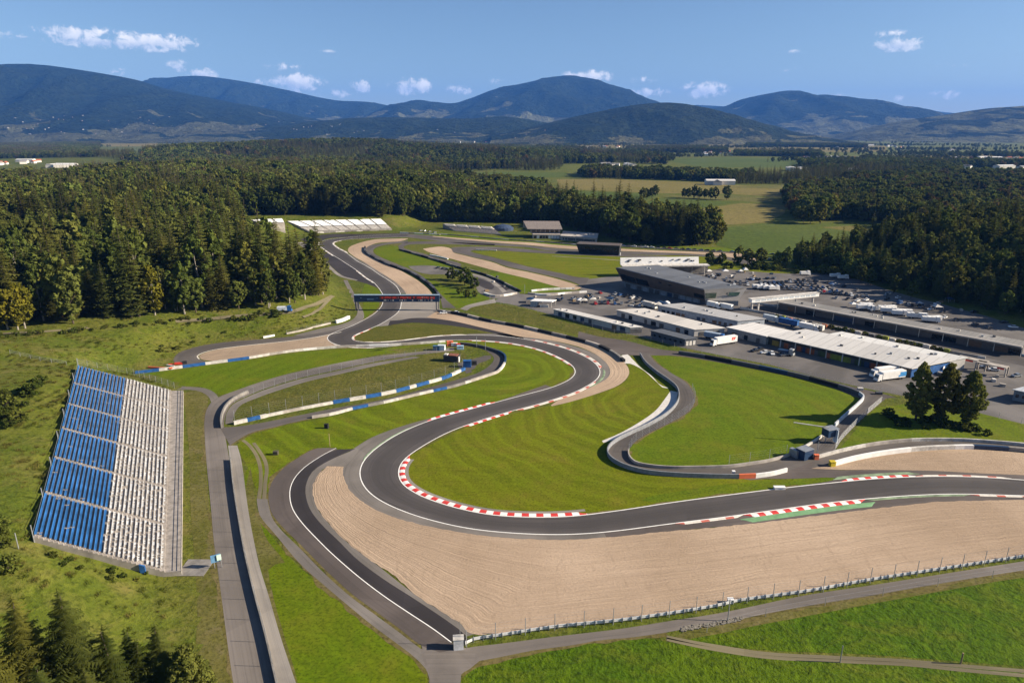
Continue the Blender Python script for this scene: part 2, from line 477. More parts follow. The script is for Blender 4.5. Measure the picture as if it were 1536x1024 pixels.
SC.view_settings.view_transform = 'Standard'; SC.view_settings.look = 'None'
SC.view_settings.exposure = 1.3; SC.view_settings.gamma = 1.0; SC.view_settings.use_curve_mapping = False
cy = SC.cycles
cy.use_denoising = True; cy.max_bounces = 5; cy.diffuse_bounces = 3; cy.glossy_bounces = 2; cy.transmission_bounces = 3; cy.transparent_max_bounces = 6; cy.volume_bounces = 0
cy.use_adaptive_sampling = True; cy.adaptive_threshold = 0.008

# ------------------------------------------------------------------ the ground sheet
def lines(lo, hi, step, far_lo, far_hi, gr=1.13):
    a = list(np.arange(lo, hi + .1, step)); s = step
    while a[-1] < far_hi: s *= gr; a.append(a[-1] + s)
    s = step; b = []
    x = lo
    while x > far_lo: s *= gr; x -= s; b.append(x)
    return np.array(b[::-1] + a)

gx = lines(-330, 440, 4.0, -26000, 26000); gy = lines(20, 720, 4.0, -400, 30000)
XX, YY = np.meshgrid(gx, gy)
ZZ = terr(XX.ravel(), YY.ravel()).reshape(XX.shape)
rough = np.array([[mnoise.fractal(Vector((x * .03, y * .03, 0)), 1.0, 2.0, 4) for x in gx] for y in gy])
ZZ = np.where(ZZ > 0.4, ZZ + rough * np.clip(ZZ * 0.12, 0, 0.9), ZZ)
nx_, ny_ = len(gx), len(gy)
vv = np.stack([XX.ravel(), YY.ravel(), ZZ.ravel()], 1)
ff = [(j * nx_ + i, j * nx_ + i + 1, (j + 1) * nx_ + i + 1, (j + 1) * nx_ + i) for j in range(ny_ - 1) for i in range(nx_ - 1)]
M_MEADOW = grass_mat('meadow', (0.070, 0.094, 0.009), (0.104, 0.112, 0.015), (0.138, 0.124, 0.03), 0.02, bump=0.6, tuft=0.8, bumpd=0.9)
g_o = link_mesh('ground', mesh('ground', vv, ff, M_MEADOW, smooth_sh=True)); props(g_o, kind='structure')

# ------------------------------------------------------------------ mountains
def hills_mat(name, forest, forest2, meadow, low, high, mscale=0.0016, thr=0.55):
    m, nt, N, L = new_mat(name); t = NT(nt); p = pos(t)
    sep = t.n('ShaderNodeSeparateXYZ'); L.new(p, sep.inputs[0])
    can = t.noise(p, 0.022, 5, 0.7); med = t.noise(p, 0.004, 5, 0.6)
    c = t.mix(forest, forest2, t.maprange(med, 0.35, 0.65))
    c = t.mix(c, [q * 0.4 for q in forest], t.math('MULTIPLY', t.maprange(can, 0.46, 0.62), 0.85))
    mm = t.noise(p, mscale, 5, 0.55, 0.5)
    hg = t.maprange(sep.outputs[2], low, high, 0.16, -0.25)
    msk = t.maprange(t.math('ADD', mm, hg), thr, thr + 0.03)
    cell = t.n('ShaderNodeTexVoronoi'); cell.inputs['Scale'].default_value = 0.006; L.new(p, cell.inputs['Vector'])
    fc = t.n('ShaderNodeSeparateColor'); L.new(cell.outputs['Color'], fc.inputs[0])
    mc = t.mix([q * 0.7 for q in meadow], [q * 1.3 for q in meadow], fc.outputs[0])
    c = t.mix(c, mc, t.math('MULTIPLY', msk, 0.9))
    t.principled(c, 0.95, 0.05, t.bump(t.math('ADD', can, t.math('MULTIPLY', med, 3.0)), 1.0, 110.0))
    return m

FOR1, FOR2 = (0.014, 0.024, 0.010), (0.026, 0.036, 0.014)
HM_FAR = hills_mat('far hillside', FOR1, FOR2, (0.13, 0.13, 0.06), 0, 900, 0.0015, 0.55)  # meadow tone also raised to paint in patches of sunlight
HM_LEFT = hills_mat('settled hillside', FOR1, FOR2, (0.10, 0.10, 0.048), 0, 560, 0.0022, 0.555)
HM_NEAR = hills_mat('near hillside', (0.018, 0.03, 0.011), (0.036, 0.046, 0.016), (0.12, 0.115, 0.05), 0, 230, 0.0026, 0.60)

from mathutils.bvhtree import BVHTree
RIDGES = []
def ridge(prof, D, wf, mat, seed, rough=0.34, spur=900.0, back=0.6):
    pr = pl(prof); px = np.array([p[0] for p in pr]); py = np.array([p[1] for p in pr])
    xs_px = np.arange(px[0], px[-1] + 1, 5.0)
    q = smooth(np.array(pr), n=len(xs_px) * 3)
    row = np.interp(xs_px, q[:, 0], q[:, 1])
    NY = 64
    verts = []; nxx = len(xs_px)
    tt = np.concatenate([np.linspace(0, 1, NY - 14), np.linspace(1, 1 + back, 15)[1:]])
    for u, r_ in zip(xs_px, row):
        d = ray(u, r_); k = D / d[1]
        X, H = d[0] * k, CAM_H + d[2] * k
        for s in tt:
            y = D - wf * (1 - s)
            n1 = mnoise.ridged_multi_fractal(Vector((X / spur, y / (spur * 2.2), seed)), 0.9, 2.1, 4, 1.0, 2.0)
            n2 = mnoise.fractal(Vector((X / 260, y / 260, seed + 9)), 1.0, 2.0, 4)
            if s <= 1: a = (0.5 - 0.5 * math.cos(math.pi * s)) ** 0.9 * 0.65 + s * 0.35
            else: a = 1 - (s - 1) / back
            env = max(0.0, 4 * s * (1 - s)) if s <= 1 else 0.0
            z = H * (a + env * rough * (n1 - 1.05) * 0.55) + n2 * 16 * min(1, 2 * env + .12)
            # the same sight lines fan out with distance
            verts.append((X, y, z - 14 * (1 - min(1, s * 8)) - (30 if s > 1.55 else 0)))
    nyy = len(tt)
    faces = [(i * nyy + j, (i + 1) * nyy + j, (i + 1) * nyy + j + 1, i * nyy + j + 1) for i in range(nxx - 1) for j in range(nyy - 1)]
    o = link_mesh('hills', mesh('hills', verts, faces, mat, smooth_sh=True)); props(o, kind='structure')
    RIDGES.append(BVHTree.FromPolygons(verts, faces))
    return o

ridge("-420,150 -200,118 -60,106 0,103 50,97 100,102 150,110 200,119 260,136 330,150 400,163 470,178 560,192 660,206", 10500, 4600, HM_LEFT, 1.0)
ridge("140,135 230,120 290,114 350,120 420,133 500,150 560,154 610,166 700,188", 15500, 3500, HM_FAR, 2.0)
ridge("520,190 575,166 600,156 625,150 650,153 680,155 700,150 740,136 790,124 830,116 850,114 880,119 920,129 950,143 975,153 1040,176 1120,200", 14500, 4600, HM_FAR, 3.0, 0.3, 1300)
ridge("380,200 430,188 520,178 600,176 700,178 760,175 820,184 900,196", 8400, 2000, HM_NEAR, 4.0, 0.2, 700)
ridge("740,203 790,192 850,178 900,167 950,158 1000,154 1040,158 1090,170 1150,188 1200,204 1245,214", 7000, 1500, HM_NEAR, 5.0, 0.25, 600)
ridge("1020,164 1085,160 1110,150 1150,141 1190,136 1215,143 1240,142 1270,148 1300,150 1340,160 1375,172 1430,192", 14000, 4200, HM_FAR, 6.0, 0.3, 1300)
ridge("960,166 1040,158 1085,160 1180,168 1370,169 1400,167 1480,176", 19000, 2500, HM_FAR, 7.0)
ridge("1215,216 1290,195 1350,182 1420,172 1480,163 1536,159 1620,150 1760,142 1960,150", 8600, 2300, HM_FAR, 8.0, 0.3, 900)

# ------------------------------------------------------------------ the air of the valley
m, nt, N, L = new_mat('air'); t = NT(nt)
pv = t.n('ShaderNodeVolumePrincipled'); pv.inputs['Color'].default_value = (0.10, 0.33, 1.0, 1)
pv.inputs['Density'].default_value = 3.1e-5; pv.inputs['Anisotropy'].default_value = 0.0
L.new(pv.outputs[0], t.n('ShaderNodeOutputMaterial').inputs['Volume'])
hz = MB().box((0, 14000, 860), (56000, 34000, 1780)).build('haze', m); props(hz, kind='stuff')
# ------------------------------------------------------------------ surfaces laid on the ground
def drape(p, dz):
    q = np.asarray(p, float).copy(); q[:, 2] = terr(q[:, 0], q[:, 1]) + dz
    return q

def strip(name, A, B, mat, dz, n=None, m=1, kind='structure', drap=True, step=3.0, vlen=True):
    """sheet between the edges A and B (arrays of points), evenly sampled"""
    n = n or max(3, int(max(np.linalg.norm(np.diff(A, axis=0), axis=1).sum(), np.linalg.norm(np.diff(B, axis=0), axis=1).sum()) / step))
    A, B = smooth(A, n), smooth(B, n)
    return strip_raw(name, A, B, mat, dz, m, kind, drap)

def strip_raw(name, A, B, mat, dz, m=1, kind='structure', drap=True):
    mid = (A + B) / 2
    s = np.concatenate([[0], np.cumsum(np.linalg.norm(np.diff(mid[:, :2], axis=0), axis=1))])
    n = len(A); v = []; uv = []
    for k in range(m + 1):
        q = A + (B - A) * (k / m)
        v.append(q); uv.append(np.stack([s, np.full(n, k / m)], 1))
    v = np.vstack(v); uv = np.vstack(uv)
    v[:, 2] = (terr(v[:, 0], v[:, 1]) if drap else v[:, 2]) + dz
    a = ccw([A[0], A[n // 2], A[-1], B[-1], B[n // 2], B[0]])
    flip = not np.allclose(a[0], A[0])
    f = []
    for k in range(m):
        for i in range(n - 1):
            q = (k * n + i, k * n + i + 1, (k + 1) * n + i + 1, (k + 1) * n + i)
            f.append(q[::-1] if flip else q)
    # the normals must look up
    p = [v[i] for i in f[0]]
    if np.cross(p[1] - p[0], p[2] - p[1])[2] < 0: f = [q[::-1] for q in f]
    o = link_mesh(name, mesh(name, v, f, mat, uvs=uv))
    if kind: props(o, kind=kind)
    return o

def band(name, line, w0, w1, mat, dz, m=1, step=2.5, kind='structure'):
    """sheet along a line, from w0 to w1 metres to its left"""
    c = smooth(line, step=step)
    return strip_raw(name, offset(c, w0), offset(c, w1), mat, dz, m, kind)

def area(name, pts, mat, dz, sm=True, step=4.0, kind='structure'):
    """flat sheet inside an outline"""
    p = np.asarray(pts, float)
    if sm: p = smooth(np.vstack([p, p[:1]]), step=step)[:-1]
    p = np.array(ccw(p))
    vs = [Vector((a, b, 0)) for a, b, _ in p]
    tri = tessellate_polygon([vs])
    v = np.stack([p[:, 0], p[:, 1], np.full(len(p), dz)], 1)
    f = [t if np.cross(v[t[1]] - v[t[0]], v[t[2]] - v[t[0]])[2] > 0 else t[::-1] for t in tri]
    uv = v[:, :2]
    o = link_mesh(name, mesh(name, v, f, mat, uvs=uv))
    if kind: props(o, kind=kind)
    return o

A_TRACK = asphalt_mat('race asphalt', (0.076, 0.067, 0.064), 0.75, 0.7)
A_ROAD = asphalt_mat('service asphalt', (0.150, 0.130, 0.115), 0.45, 0.2)
A_LOOP = asphalt_mat('loop asphalt', (0.100, 0.087, 0.079), 0.6, 0.3)
A_OLD = asphalt_mat('worn asphalt', (0.094, 0.077, 0.069), 0.45, 0.1)
A_DARK = asphalt_mat('fresh asphalt', (0.034, 0.029, 0.030), 0.4, 0.2)
A_GREY = asphalt_mat('grey asphalt', (0.158, 0.140, 0.124), 0.55, 0.1)
A_PAD = asphalt_mat('paddock asphalt', (0.118, 0.107, 0.100), 0.4, 0.0, streak=False)
A_CONC = asphalt_mat('old concrete', (0.22, 0.198, 0.175), 0.45, 0.05)
A_DIRT = asphalt_mat('gravel track', (0.15, 0.128, 0.075), 0.6, -0.4)
GRAV = gravel_mat('raked gravel', (0.385, 0.280, 0.192), (0.445, 0.33, 0.235), 26)
GRAV2 = gravel_mat('raked fine gravel', (0.385, 0.280, 0.195), (0.445, 0.33, 0.235), 9)
GRAV_OLD = gravel_mat('trodden gravel', (0.26, 0.195, 0.14), (0.36, 0.27, 0.19), 8)
LINE = plain('line paint', (0.78, 0.76, 0.72), 0.7, 0.3, 0.12)
RED, WHT = (0.55, 0.035, 0.03), (0.75, 0.73, 0.69)
K_RW = bands_mat('red and white kerb paint', [RED, WHT], 2.0, wear=0.25)
K_RWF = bands_mat('worn kerb paint', [(0.5, 0.12, 0.08), (0.68, 0.62, 0.54), (0.62, 0.57, 0.5)], 2.4, wear=0.5)
K_PALE = bands_mat('pale kerb paint', [(0.66, 0.6, 0.52), (0.42, 0.33, 0.27), (0.7, 0.66, 0.6)], 4.0, wear=0.3)
GREEN = plain('green kerb paint', (0.16, 0.30, 0.15), 0.8, 0.2, 0.25, 0.4)
GREENW = plain('worn green paint', (0.20, 0.26, 0.16), 0.8, 0.2, 0.5, 0.3)
cA = P(1012, 604); cB = P(742, 552)
MOWN = grass_mat('mown grass', (0.102, 0.126, 0.002), (0.124, 0.136, 0.004), (0.146, 0.130, 0.012), 0.022, (cA[0], cA[1], 7.5, 0.42), 0.25, 1.6, 0.3)
MOWN_B = grass_mat('striped grass', (0.092, 0.128, 0.002), (0.112, 0.136, 0.004), (0.134, 0.132, 0.010), 0.022, (cB[0], cB[1], 11.0, 0.45), 0.25, 1.6, 0.3)
cC = P(975, 648)
LUSH = grass_mat('lush grass', (0.080, 0.124, 0.002), (0.100, 0.133, 0.003), (0.120, 0.130, 0.008), 0.02, (cC[0], cC[1], 8.0, 0.2), 0.3, 1.4, 0.3)
TALL = grass_mat('tall green grass', (0.050, 0.098, 0.002), (0.072, 0.115, 0.003), (0.098, 0.118, 0.008), 0.03, None, 0.8, 0.75, 0.9)
DRYG = grass_mat('dry verge grass', (0.092, 0.092, 0.016), (0.125, 0.112, 0.03), (0.14, 0.125, 0.045), 0.05, None, 0.4, 1.2, 0.4)
BANKG = grass_mat('bank grass', (0.085, 0.09, 0.013), (0.12, 0.108, 0.024), (0.062, 0.08, 0.010), 0.03, None, 0.7, 0.8, 0.8)

# ---- mown grass inside the circuit
area('grass_infield', PS("612,684 596,702 606,730 650,754 720,773 800,778 880,776 990,758 1150,737 1262,722 1180,720 1100,718 1000,714 940,703 915,690 908,672 960,640 1000,610 1010,585 985,560 950,535 942,548 940,570 905,588 860,600 800,614 720,632"), MOWN, 0.02)
area('grass_infield', PS("540,528 620,518 692,511 760,515 820,530 860,553 864,566 830,582 760,603 700,617 640,634 590,658 552,685 530,676 500,676 440,700 395,740 372,700 360,660 420,640 500,624 580,604 660,587 720,570 752,550 752,535 730,524 690,516"), MOWN_B, 0.02)
area('grass_infield', PS("973,532 1010,534 1060,541 1110,550 1152,558 1202,569 1240,579 1272,588 1288,598 1264,628 1245,645 1222,662 1202,674 1180,684 1152,692 1093,700 1043,702 1005,702 975,700 953,694 943,685 943,675 968,652 1018,627 1038,612 1042,600 1030,574 1008,560"), LUSH, 0.02)
area('grass_infield', PS("205,562 250,556 325,546 372,540 425,532 475,526 525,523 560,524 600,527 560,533 525,541 475,551 425,562 387,574 350,588 330,592 300,580 262,578 225,566"), LUSH, 0.02)
area('grass_strip', PS("1085,726 1180,718 1256,716 1264,722 1200,729 1100,741 1000,754 960,748"), LUSH, 0.026)
area('grass_field', PS("645,1060 640,1012 600,972 560,945 520,912 480,876 440,842 405,800 385,770 376,730 372,700 366,720 375,770 388,840 403,900 420,955 445,1024 455,1070"), LUSH, 0.02)
area('grass_field', PS("692,1060 692,1013 700,1001 720,991 760,983 860,968 900,960 949,956 1000,961 1060,974 1150,985 1300,990 1420,999 1560,1008 1620,1060 1200,1090"), TALL, 0.022, step=6)
area('grass_field', PS("1030,962 1036,950 1080,944 1113,930 1208,911 1303,895 1398,878 1493,863 1560,852 1650,900 1650,1000 1560,1000 1420,990 1300,981 1150,975 1070,966"), TALL, 0.022, step=6)
area('grass_verge', PS("1000,960 1030,946 1050,940 1113,928 1208,910 1303,894 1398,877 1493,862 1640,838 1640,850 1493,872 1398,889 1303,906 1208,924 1113,942 1060,954"), DRYG, 0.027, step=6)
area('grass_verge', PS("275,590 300,583 312,592 306,640 308,690 314,760 320,810 332,893 340,955 352,1040 300,1040 296,900 286,760 284,680"), DRYG, 0.02)
area('grass_verge', PS("376,700 385,760 399,806 424,838 428,848 404,846 409,890 424,945 446,1020 452,1060 444,1060 420,955 403,893 389,843 376,790 368,740"), DRYG, 0.028)
area('grass_bank', PS("1300,625 1318,610 1345,608 1395,596 1450,610 1536,634 1640,650 1640,672 1536,666 1452,659 1402,658 1364,659 1314,664 1262,676 1275,655"), LUSH, 0.02)
area('grass_bank', PS("690,463 735,455 765,459 790,465 816,473 850,484 905,497 940,503 965,509 900,506 868,502 830,494 780,483 735,474"), BANKG, 0.02)
area('grass_bank', PS("342,634 350,612 375,596 420,580 500,562 584,541 640,532 690,527 700,535 690,548 650,565 580,586 500,603 415,619"), BANKG, 0.02)
area('grass_bank', PS("530,502 560,492 600,486 655,487 692,492 730,499 762,505 730,502 692,501 655,503 620,507 590,511 562,513 540,511"), grass_mat('olive grass', (0.075, 0.082, 0.010), (0.095, 0.092, 0.016), (0.11, 0.098, 0.02), 0.03, None, .3), 0.02)
area('grass_infield', PS("560,374 580,369 600,370 612,376 640,385 690,398 668,402 640,410 612,402 590,393 565,382"), LUSH, 0.02)
area('grass_infield', PS("706,377 744,376 800,380 900,384 960,386 960,410 925,415 890,420 860,414 815,404 780,396 738,385"), MOWN, 0.02)
area('grass_infield', PS("730,411 760,408 800,420 860,434 800,440 770,438 740,424"), LUSH, 0.02)
area('grass_infield', PS("610,405 640,416 668,428 690,436 720,440 740,444 700,460 684,462 664,448 640,425"), LUSH, 0.02)
area('grass_infield', PS("930,385 1000,383 1060,386 1105,394 1160,398 1180,408 1130,412 1060,402 1000,396 940,392"), MOWN, 0.018)
area('grass_strip', PS("618,350 660,349 740,354 800,362 860,368 866,373 800,366 740,361 690,358 640,354"), LUSH, 0.02)
area('grass_strip', PS("900,363 960,368 1040,374 1100,378 1190,384 1190,380 1100,372 1040,370 960,366"), LUSH, 0.02)
area('grass_strip', PS("548,424 565,433 573,442 575,452 568,466 550,476 535,481 545,462 543,440"), LUSH, 0.03)

# ---- fields of the valley
def field(s, c1, c2, sc=0.004):
    nm = 'field crop %.3f %.3f %.3f' % c1
    mt = MATS.get(nm) or grass_mat(nm, c1, c2, [q * 1.2 for q in c1], sc, None, 0.3, 0.25, 1.0)
    field.k += 1
    return area('field', PS(s), mt, 0.05 + 0.012 * field.k, sm=False)
field.k = 0
TAN, TAN2 = (0.145, 0.125, 0.032), (0.175, 0.142, 0.045)
OLV, OLV2 = (0.095, 0.10, 0.024), (0.12, 0.115, 0.03)
GRN, GRN2 = (0.060, 0.088, 0.012), (0.078, 0.10, 0.016)
field("835,269 905,268 980,271 1075,274 1070,277 1200,282 1180,297 1095,291 990,290 900,286 840,284", TAN, TAN2)
field("832,286 900,288 990,292 970,301 940,304 900,306 820,300", GRN, GRN2)
field("955,310 985,297 1110,303 1050,312 985,320 950,316", GRN, OLV)
field("992,293 1095,293 1180,299 1178,306 1110,301 1040,298", OLV, TAN)
field("975,322 1050,314 1110,305 1180,308 1177,320 1150,334 1078,338 1030,331", TAN, OLV2)
field("1078,342 1150,336 1260,334 1350,344 1335,357 1250,372 1188,380 1100,374 1074,368", GRN, OLV)
field("1230,341 1290,338 1340,345 1300,350", OLV2, TAN)
field("992,239 1100,236 1260,241 1236,252 1050,251", GRN, OLV)
field("960,252 1050,253 1130,255 1110,261 985,259", TAN2, TAN)
field("590,263 650,259 760,258 850,259 850,266 720,268 610,271", GRN, GRN2)
field("1330,234 1480,231 1600,235 1600,243 1330,241", TAN, OLV)
field("1436,256 1600,257 1600,265 1440,264", GRN, OLV)
field("1090,281 1190,277 1330,276 1320,283 1180,284", OLV, TAN)
field("-90,204 60,206 120,209 80,214 -90,214", OLV, TAN)
field("90,204 190,202 190,212 120,211", TAN2, TAN)
field("150,215 240,213 232,220 160,220", TAN2, OLV)
field("60,238 130,237 120,246 70,246", OLV, TAN)
field("-60,268 100,268 92,275 -60,277", GRN, OLV)
field("150,245 205,245 200,250 150,251", OLV, GRN)
field("500,208 600,206 740,207 730,211 540,213", TAN2, TAN)
field("860,216 960,215 1050,216 1040,221 870,222", TAN2, OLV)
field("1060,215 1170,216 1330,219 1330,228 1180,229 1060,224", TAN, TAN2)

# ---- runoff and service surfaces
RO1 = area('asphalt_runoff', PS("450,359 461,364 472,375 485,387 500,402 515,414 530,420 545,424 560,429 569,432 563,422 540,408 520,394 500,381 486,371 481,365 484,361 495,357 540,355 612,352 612,350 540,351 500,351 470,354"), A_DARK, 0.04)
strip('concrete_apron', PS("443,365 456,372 468,382 482,393 496,405 510,415 534,421"), PS("452,363 463,369 474,379 487,390 501,404 515,414 537,420"), A_CONC, 0.05)
area('concrete_apron', PS("609,441 656,445 659,468 700,474 650,479 620,478 600,482 585,488 564,490 592,472 599,462 601,450"), A_CONC, 0.034, sm=False)
strip('asphalt_runoff', PS("585,481 600,480 620,477 650,477.5 682,482 717,490 755,499 785,506"), PS("582,489 595,486 620,484 655,486 692,490.5 730,497.5 760,504.5 785,508"), A_DARK, 0.045)
strip('asphalt_runoff', PS("515,420 530,452 536,470 520,484 480,493 440,503"), PS("521,420 537,452 546,476 530,488 500,497 455,505"), A_GREY, 0.04, m=3)
area('paddock', PS("737,452 764,456 790,462 816,469 860,481 905,494 958,504 1018,520 1093,535 1152,546 1227,566 1302,583 1352,593 1400,600 1460,617 1536,636 1680,660 1680,520 1536,492 1480,474 1420,458 1370,446 1330,434 1290,420 1240,409 1190,411 1150,409 1080,403 1040,410 935,418 900,424 868,436 800,441 770,441"), A_PAD, 0.03, sm=False)
strip('paddock_road', PS("868,497 900,505 940,511 985,523 1020,527 1060,533 1110,543 1152,551 1227,568 1302,585 1345,596"), PS("866,511 900,520 925,531 955,533 990,533 1018,534 1060,540 1110,549 1152,557 1202,568 1239,578 1296,600"), A_OLD, 0.036, m=2)
# the pit straight and its lane
strip('pit_straight', PS("1125,457 1153,460 1193,467 1270,483 1340,497 1416,511.6 1467,522 1540,537 1640,560"), PS("1115,464 1140,469 1203,481.6 1286,498 1376,515 1429,528 1480,537 1540,550 1640,574"), A_TRACK, 0.045, m=3)
strip('pit_lane', PS("1125,454 1160,456 1200,463 1280,479 1345,493 1420,508 1530,531 1640,553"), PS("1125,457 1153,460 1193,467 1270,483 1340,497 1416,511.6 1530,534.6 1640,557"), A_GREY, 0.042)

# ---- the race track: E1 and E2 are its two edges, from the far hairpin to the right-hand end
E1 = ["612,355.5 575,356.5 554,357.5 527,358.7 512,360.6 501,363 498.7,365.6 500.6,368 507.5,373 517.5,378 526,384.4 536,392 547.5,398 559,405 569,412 579,418 587.5,423.7 594,429 598,435 600.6,441",
      "600.6,441 601.8,451 599.7,464 593,472 582.5,479 567,488 554,493.5 540,499 529,503.5 526,506.5",
      "526,506.5 528,510 537.5,512.5 562,514 590,512.5 620,509 655,504.5 692.5,502.5",
      "692.5,502.5 730,503 762,505 800,511 835,519 865,529 888,541 899,552.5 900.5,560",
      "900.5,560 895.5,569 880,579 860,589 830,599 800,608 768,616",
      "768,616 740,624 695,639 670,649 640,665 615,681 604,690 598,700 596.5,706",
      "596.5,706 598,717.5 604,727.5 616.5,736 631.5,744.5 649,751 671.5,758.5 696.5,765",
      "696.5,765 721.5,770.5 746.5,774 768,775 798,776 830,776 868,774 905,769",
      "905,769 943,764 993,756 1043,749 1093,742.5 1152,735 1202,729 1262,723 1302,719 1352,716 1402,714.5 1452,715 1502,717.5 1560,722 1660,732"]
E2 = ["612,350.8 560,353 520,356 495,358.7 482.5,362 478.4,365 479.4,368 484,372 491,377 500,383 510,389 520,395.6 530,402 540,409 551,417.5 560,423 565.6,428.7 570,434 573,439 575,442",
      "575,442 575,451 573,458.5 568,465 559.6,472 546,480 530,488 515,494 500,499 492,503.5 490,507.5",
      "490,507.5 495,513 510,518.5 530,521 552,521.5 580,520 630,514 660,511 692.5,509.5",
      "692.5,509.5 730,511 762.5,514 790,519 815,526 837,535 855,545 862,552 864,557",
      "864,557 862,563 852,571 830,580.5 800,589 780,594 757,600",
      "757,600 740,604.5 705,614 667.5,624 640,632.5 615,642.5 590,655 567.5,670 552.5,682.5 544,693 540,702",
      "540,702 539,710 541,719 546,730 556.5,741 571.5,751.5 596.5,763 621.5,772.5 651.5,781 684,789",
      "684,789 721.5,795 768,799 805,801 843,801.5 880,800 905,798",
      "905,798 940,794 980,788.5 1030,782 1080,776 1152,766 1202,759 1252,752.5 1302,747.5 1352,743.5 1402,741 1452,740.5 1502,742 1560,744 1660,752"]
TA, TB = [], []
for a, b in zip(E1, E2):
    a, b = PS(a), PS(b)
    n = max(4, int(max(np.linalg.norm(np.diff(a, axis=0), axis=1).sum(), np.linalg.norm(np.diff(b, axis=0), axis=1).sum()) / 2.5))
    TA.append(smooth(a, n)[:-1]); TB.append(smooth(b, n)[:-1])
TA, TB = np.vstack(TA), np.vstack(TB)
def relax(q, k=4):
    q = q.copy()
    for _ in range(k): q[1:-1] = (q[:-2] + 2 * q[1:-1] + q[2:]) / 4
    return q
TA, TB = relax(TA), relax(TB)
strip_raw('race_track', TA, TB, A_TRACK, 0.07, m=8)
LA, LB = smooth(TA, step=2.0), smooth(TB, step=2.0)
strip_raw('edge_line', offset(LA, -0.05), offset(LA, 0.26), LINE, 0.085)
strip_raw('edge_line', offset(LB, -0.26), offset(LB, 0.05), LINE, 0.085)

def part_of(line, p0, p1):
    """the stretch of a line between two surveyed points"""
    a, b = P(*p0), P(*p1)
    i = np.argmin(np.linalg.norm(line - a, axis=1)); j = np.argmin(np.linalg.norm(line - b, axis=1))
    i, j = min(i, j), max(i, j)
    return line[i:j + 1]

def kerb(line, p0, p1, w0, w1, mat, h=0.12, name='kerb', dz=0.0):
    """a low ramp beside the track from w0 to w1 metres left of the line"""
    c = part_of(line, p0, p1)
    c = smooth(c, step=0.8)
    n = len(c)
    prof = [(w0, 0.075), (w0 * .7 + w1 * .3, 0.075 + h * .7), (w0 * .3 + w1 * .7, 0.075 + h), (w1, 0.06)]
    s = np.concatenate([[0], np.cumsum(np.linalg.norm(np.diff(c, axis=0), axis=1))])
    taper = np.clip(np.minimum(s, s[-1] - s) / 2.5, 0.15, 1)
    v = []; uv = []
    for k, (d, z) in enumerate(prof):
        q = offset(c, w0 + (d - w0) * taper); q[:, 2] = z + dz; v.append(q); uv.append(np.stack([s, np.full(n, k / 3)], 1))
    f = [(k * n + i, k * n + i + 1, (k + 1) * n + i + 1, (k + 1) * n + i) for k in range(3) for i in range(n - 1)]
    v = np.vstack(v)
    if np.cross(v[f[0][1]] - v[f[0][0]], v[f[0][2]] - v[f[0][1]])[2] < 0: f = [q[::-1] for q in f]
    o = link_mesh(name, mesh(name, v, f, mat, uvs=np.vstack(uv))); props(o, kind='structure'); return o

# E1 runs with the infield of the last bend on its left; E2 has the track on its left
kerb(LA, (610, 684), (879, 773), 0.3, 2.0, K_RW, 0.14)
strip_raw('concrete_apron', offset(part_of(LA, (608, 686), (880, 773)), 1.9), offset(part_of(LA, (608, 686), (880, 773)), 3.1), A_CONC, 0.05)
kerb(LA, (693, 639), (768, 616), 0.3, 1.7, K_RW, 0.12)
kerb(LA, (772, 615), (893, 571), 0.3, 1.6, K_RWF, 0.10)
kerb(LA, (796, 510), (897, 552), 0.3, 1.8, K_RWF, 0.10)
kerb(LA, (897, 552), (880, 579), 1.4, 2.4, GREENW, 0.04)
kerb(LA, (545, 513), (700, 502.5), 0.3, 1.4, K_PALE, 0.10)
kerb(LA, (556, 493), (530, 511), 0.2, 1.1, K_RWF, 0.10)
kerb(LA, (512, 360.6), (520, 380), 0.2, 1.5, K_PALE, 0.10)
kerb(LA, (1262, 723), (1372, 715), 0.3, 1.6, K_RW, 0.12)
kerb(LA, (1256, 723), (1385, 715), 1.6, 3.2, GREENW, 0.03)
kerb(LA, (1372, 715), (1520, 719), 0.3, 1.1, K_RWF, 0.08)
kerb(LB, (642, 632), (742, 604), -0.3, -1.7, K_RW, 0.12)
kerb(LB, (545, 691), (620, 640), -0.2, -1.0, GREENW, 0.06)
kerb(LB, (700, 509.5), (858, 549), -0.3, -1.6, K_RWF, 0.10)
kerb(LB, (500, 514), (560, 522), -0.3, -1.0, K_PALE, 0.08)
kerb(LB, (1010, 785), (1115, 771), -0.2, -1.2, K_RWF, 0.08)
kerb(LB, (1112, 771.5), (1292, 749), -0.3, -2.0, K_RW, 0.14)
kerb(LB, (1105, 772), (1306, 747), -2.0, -4.2, GREEN, 0.03)
kerb(LB, (1300, 748), (1455, 741), -0.3, -1.3, GREENW, 0.05)
kerb(LB, (1455, 741), (1545, 743), -0.3, -1.2, K_RWF, 0.08)
kerb(LB, (482, 362), (500, 384), -0.3, -1.5, K_PALE, 0.08)
kerb(LB, (535, 406), (562, 425), -0.3, -1.3, K_PALE, 0.08)

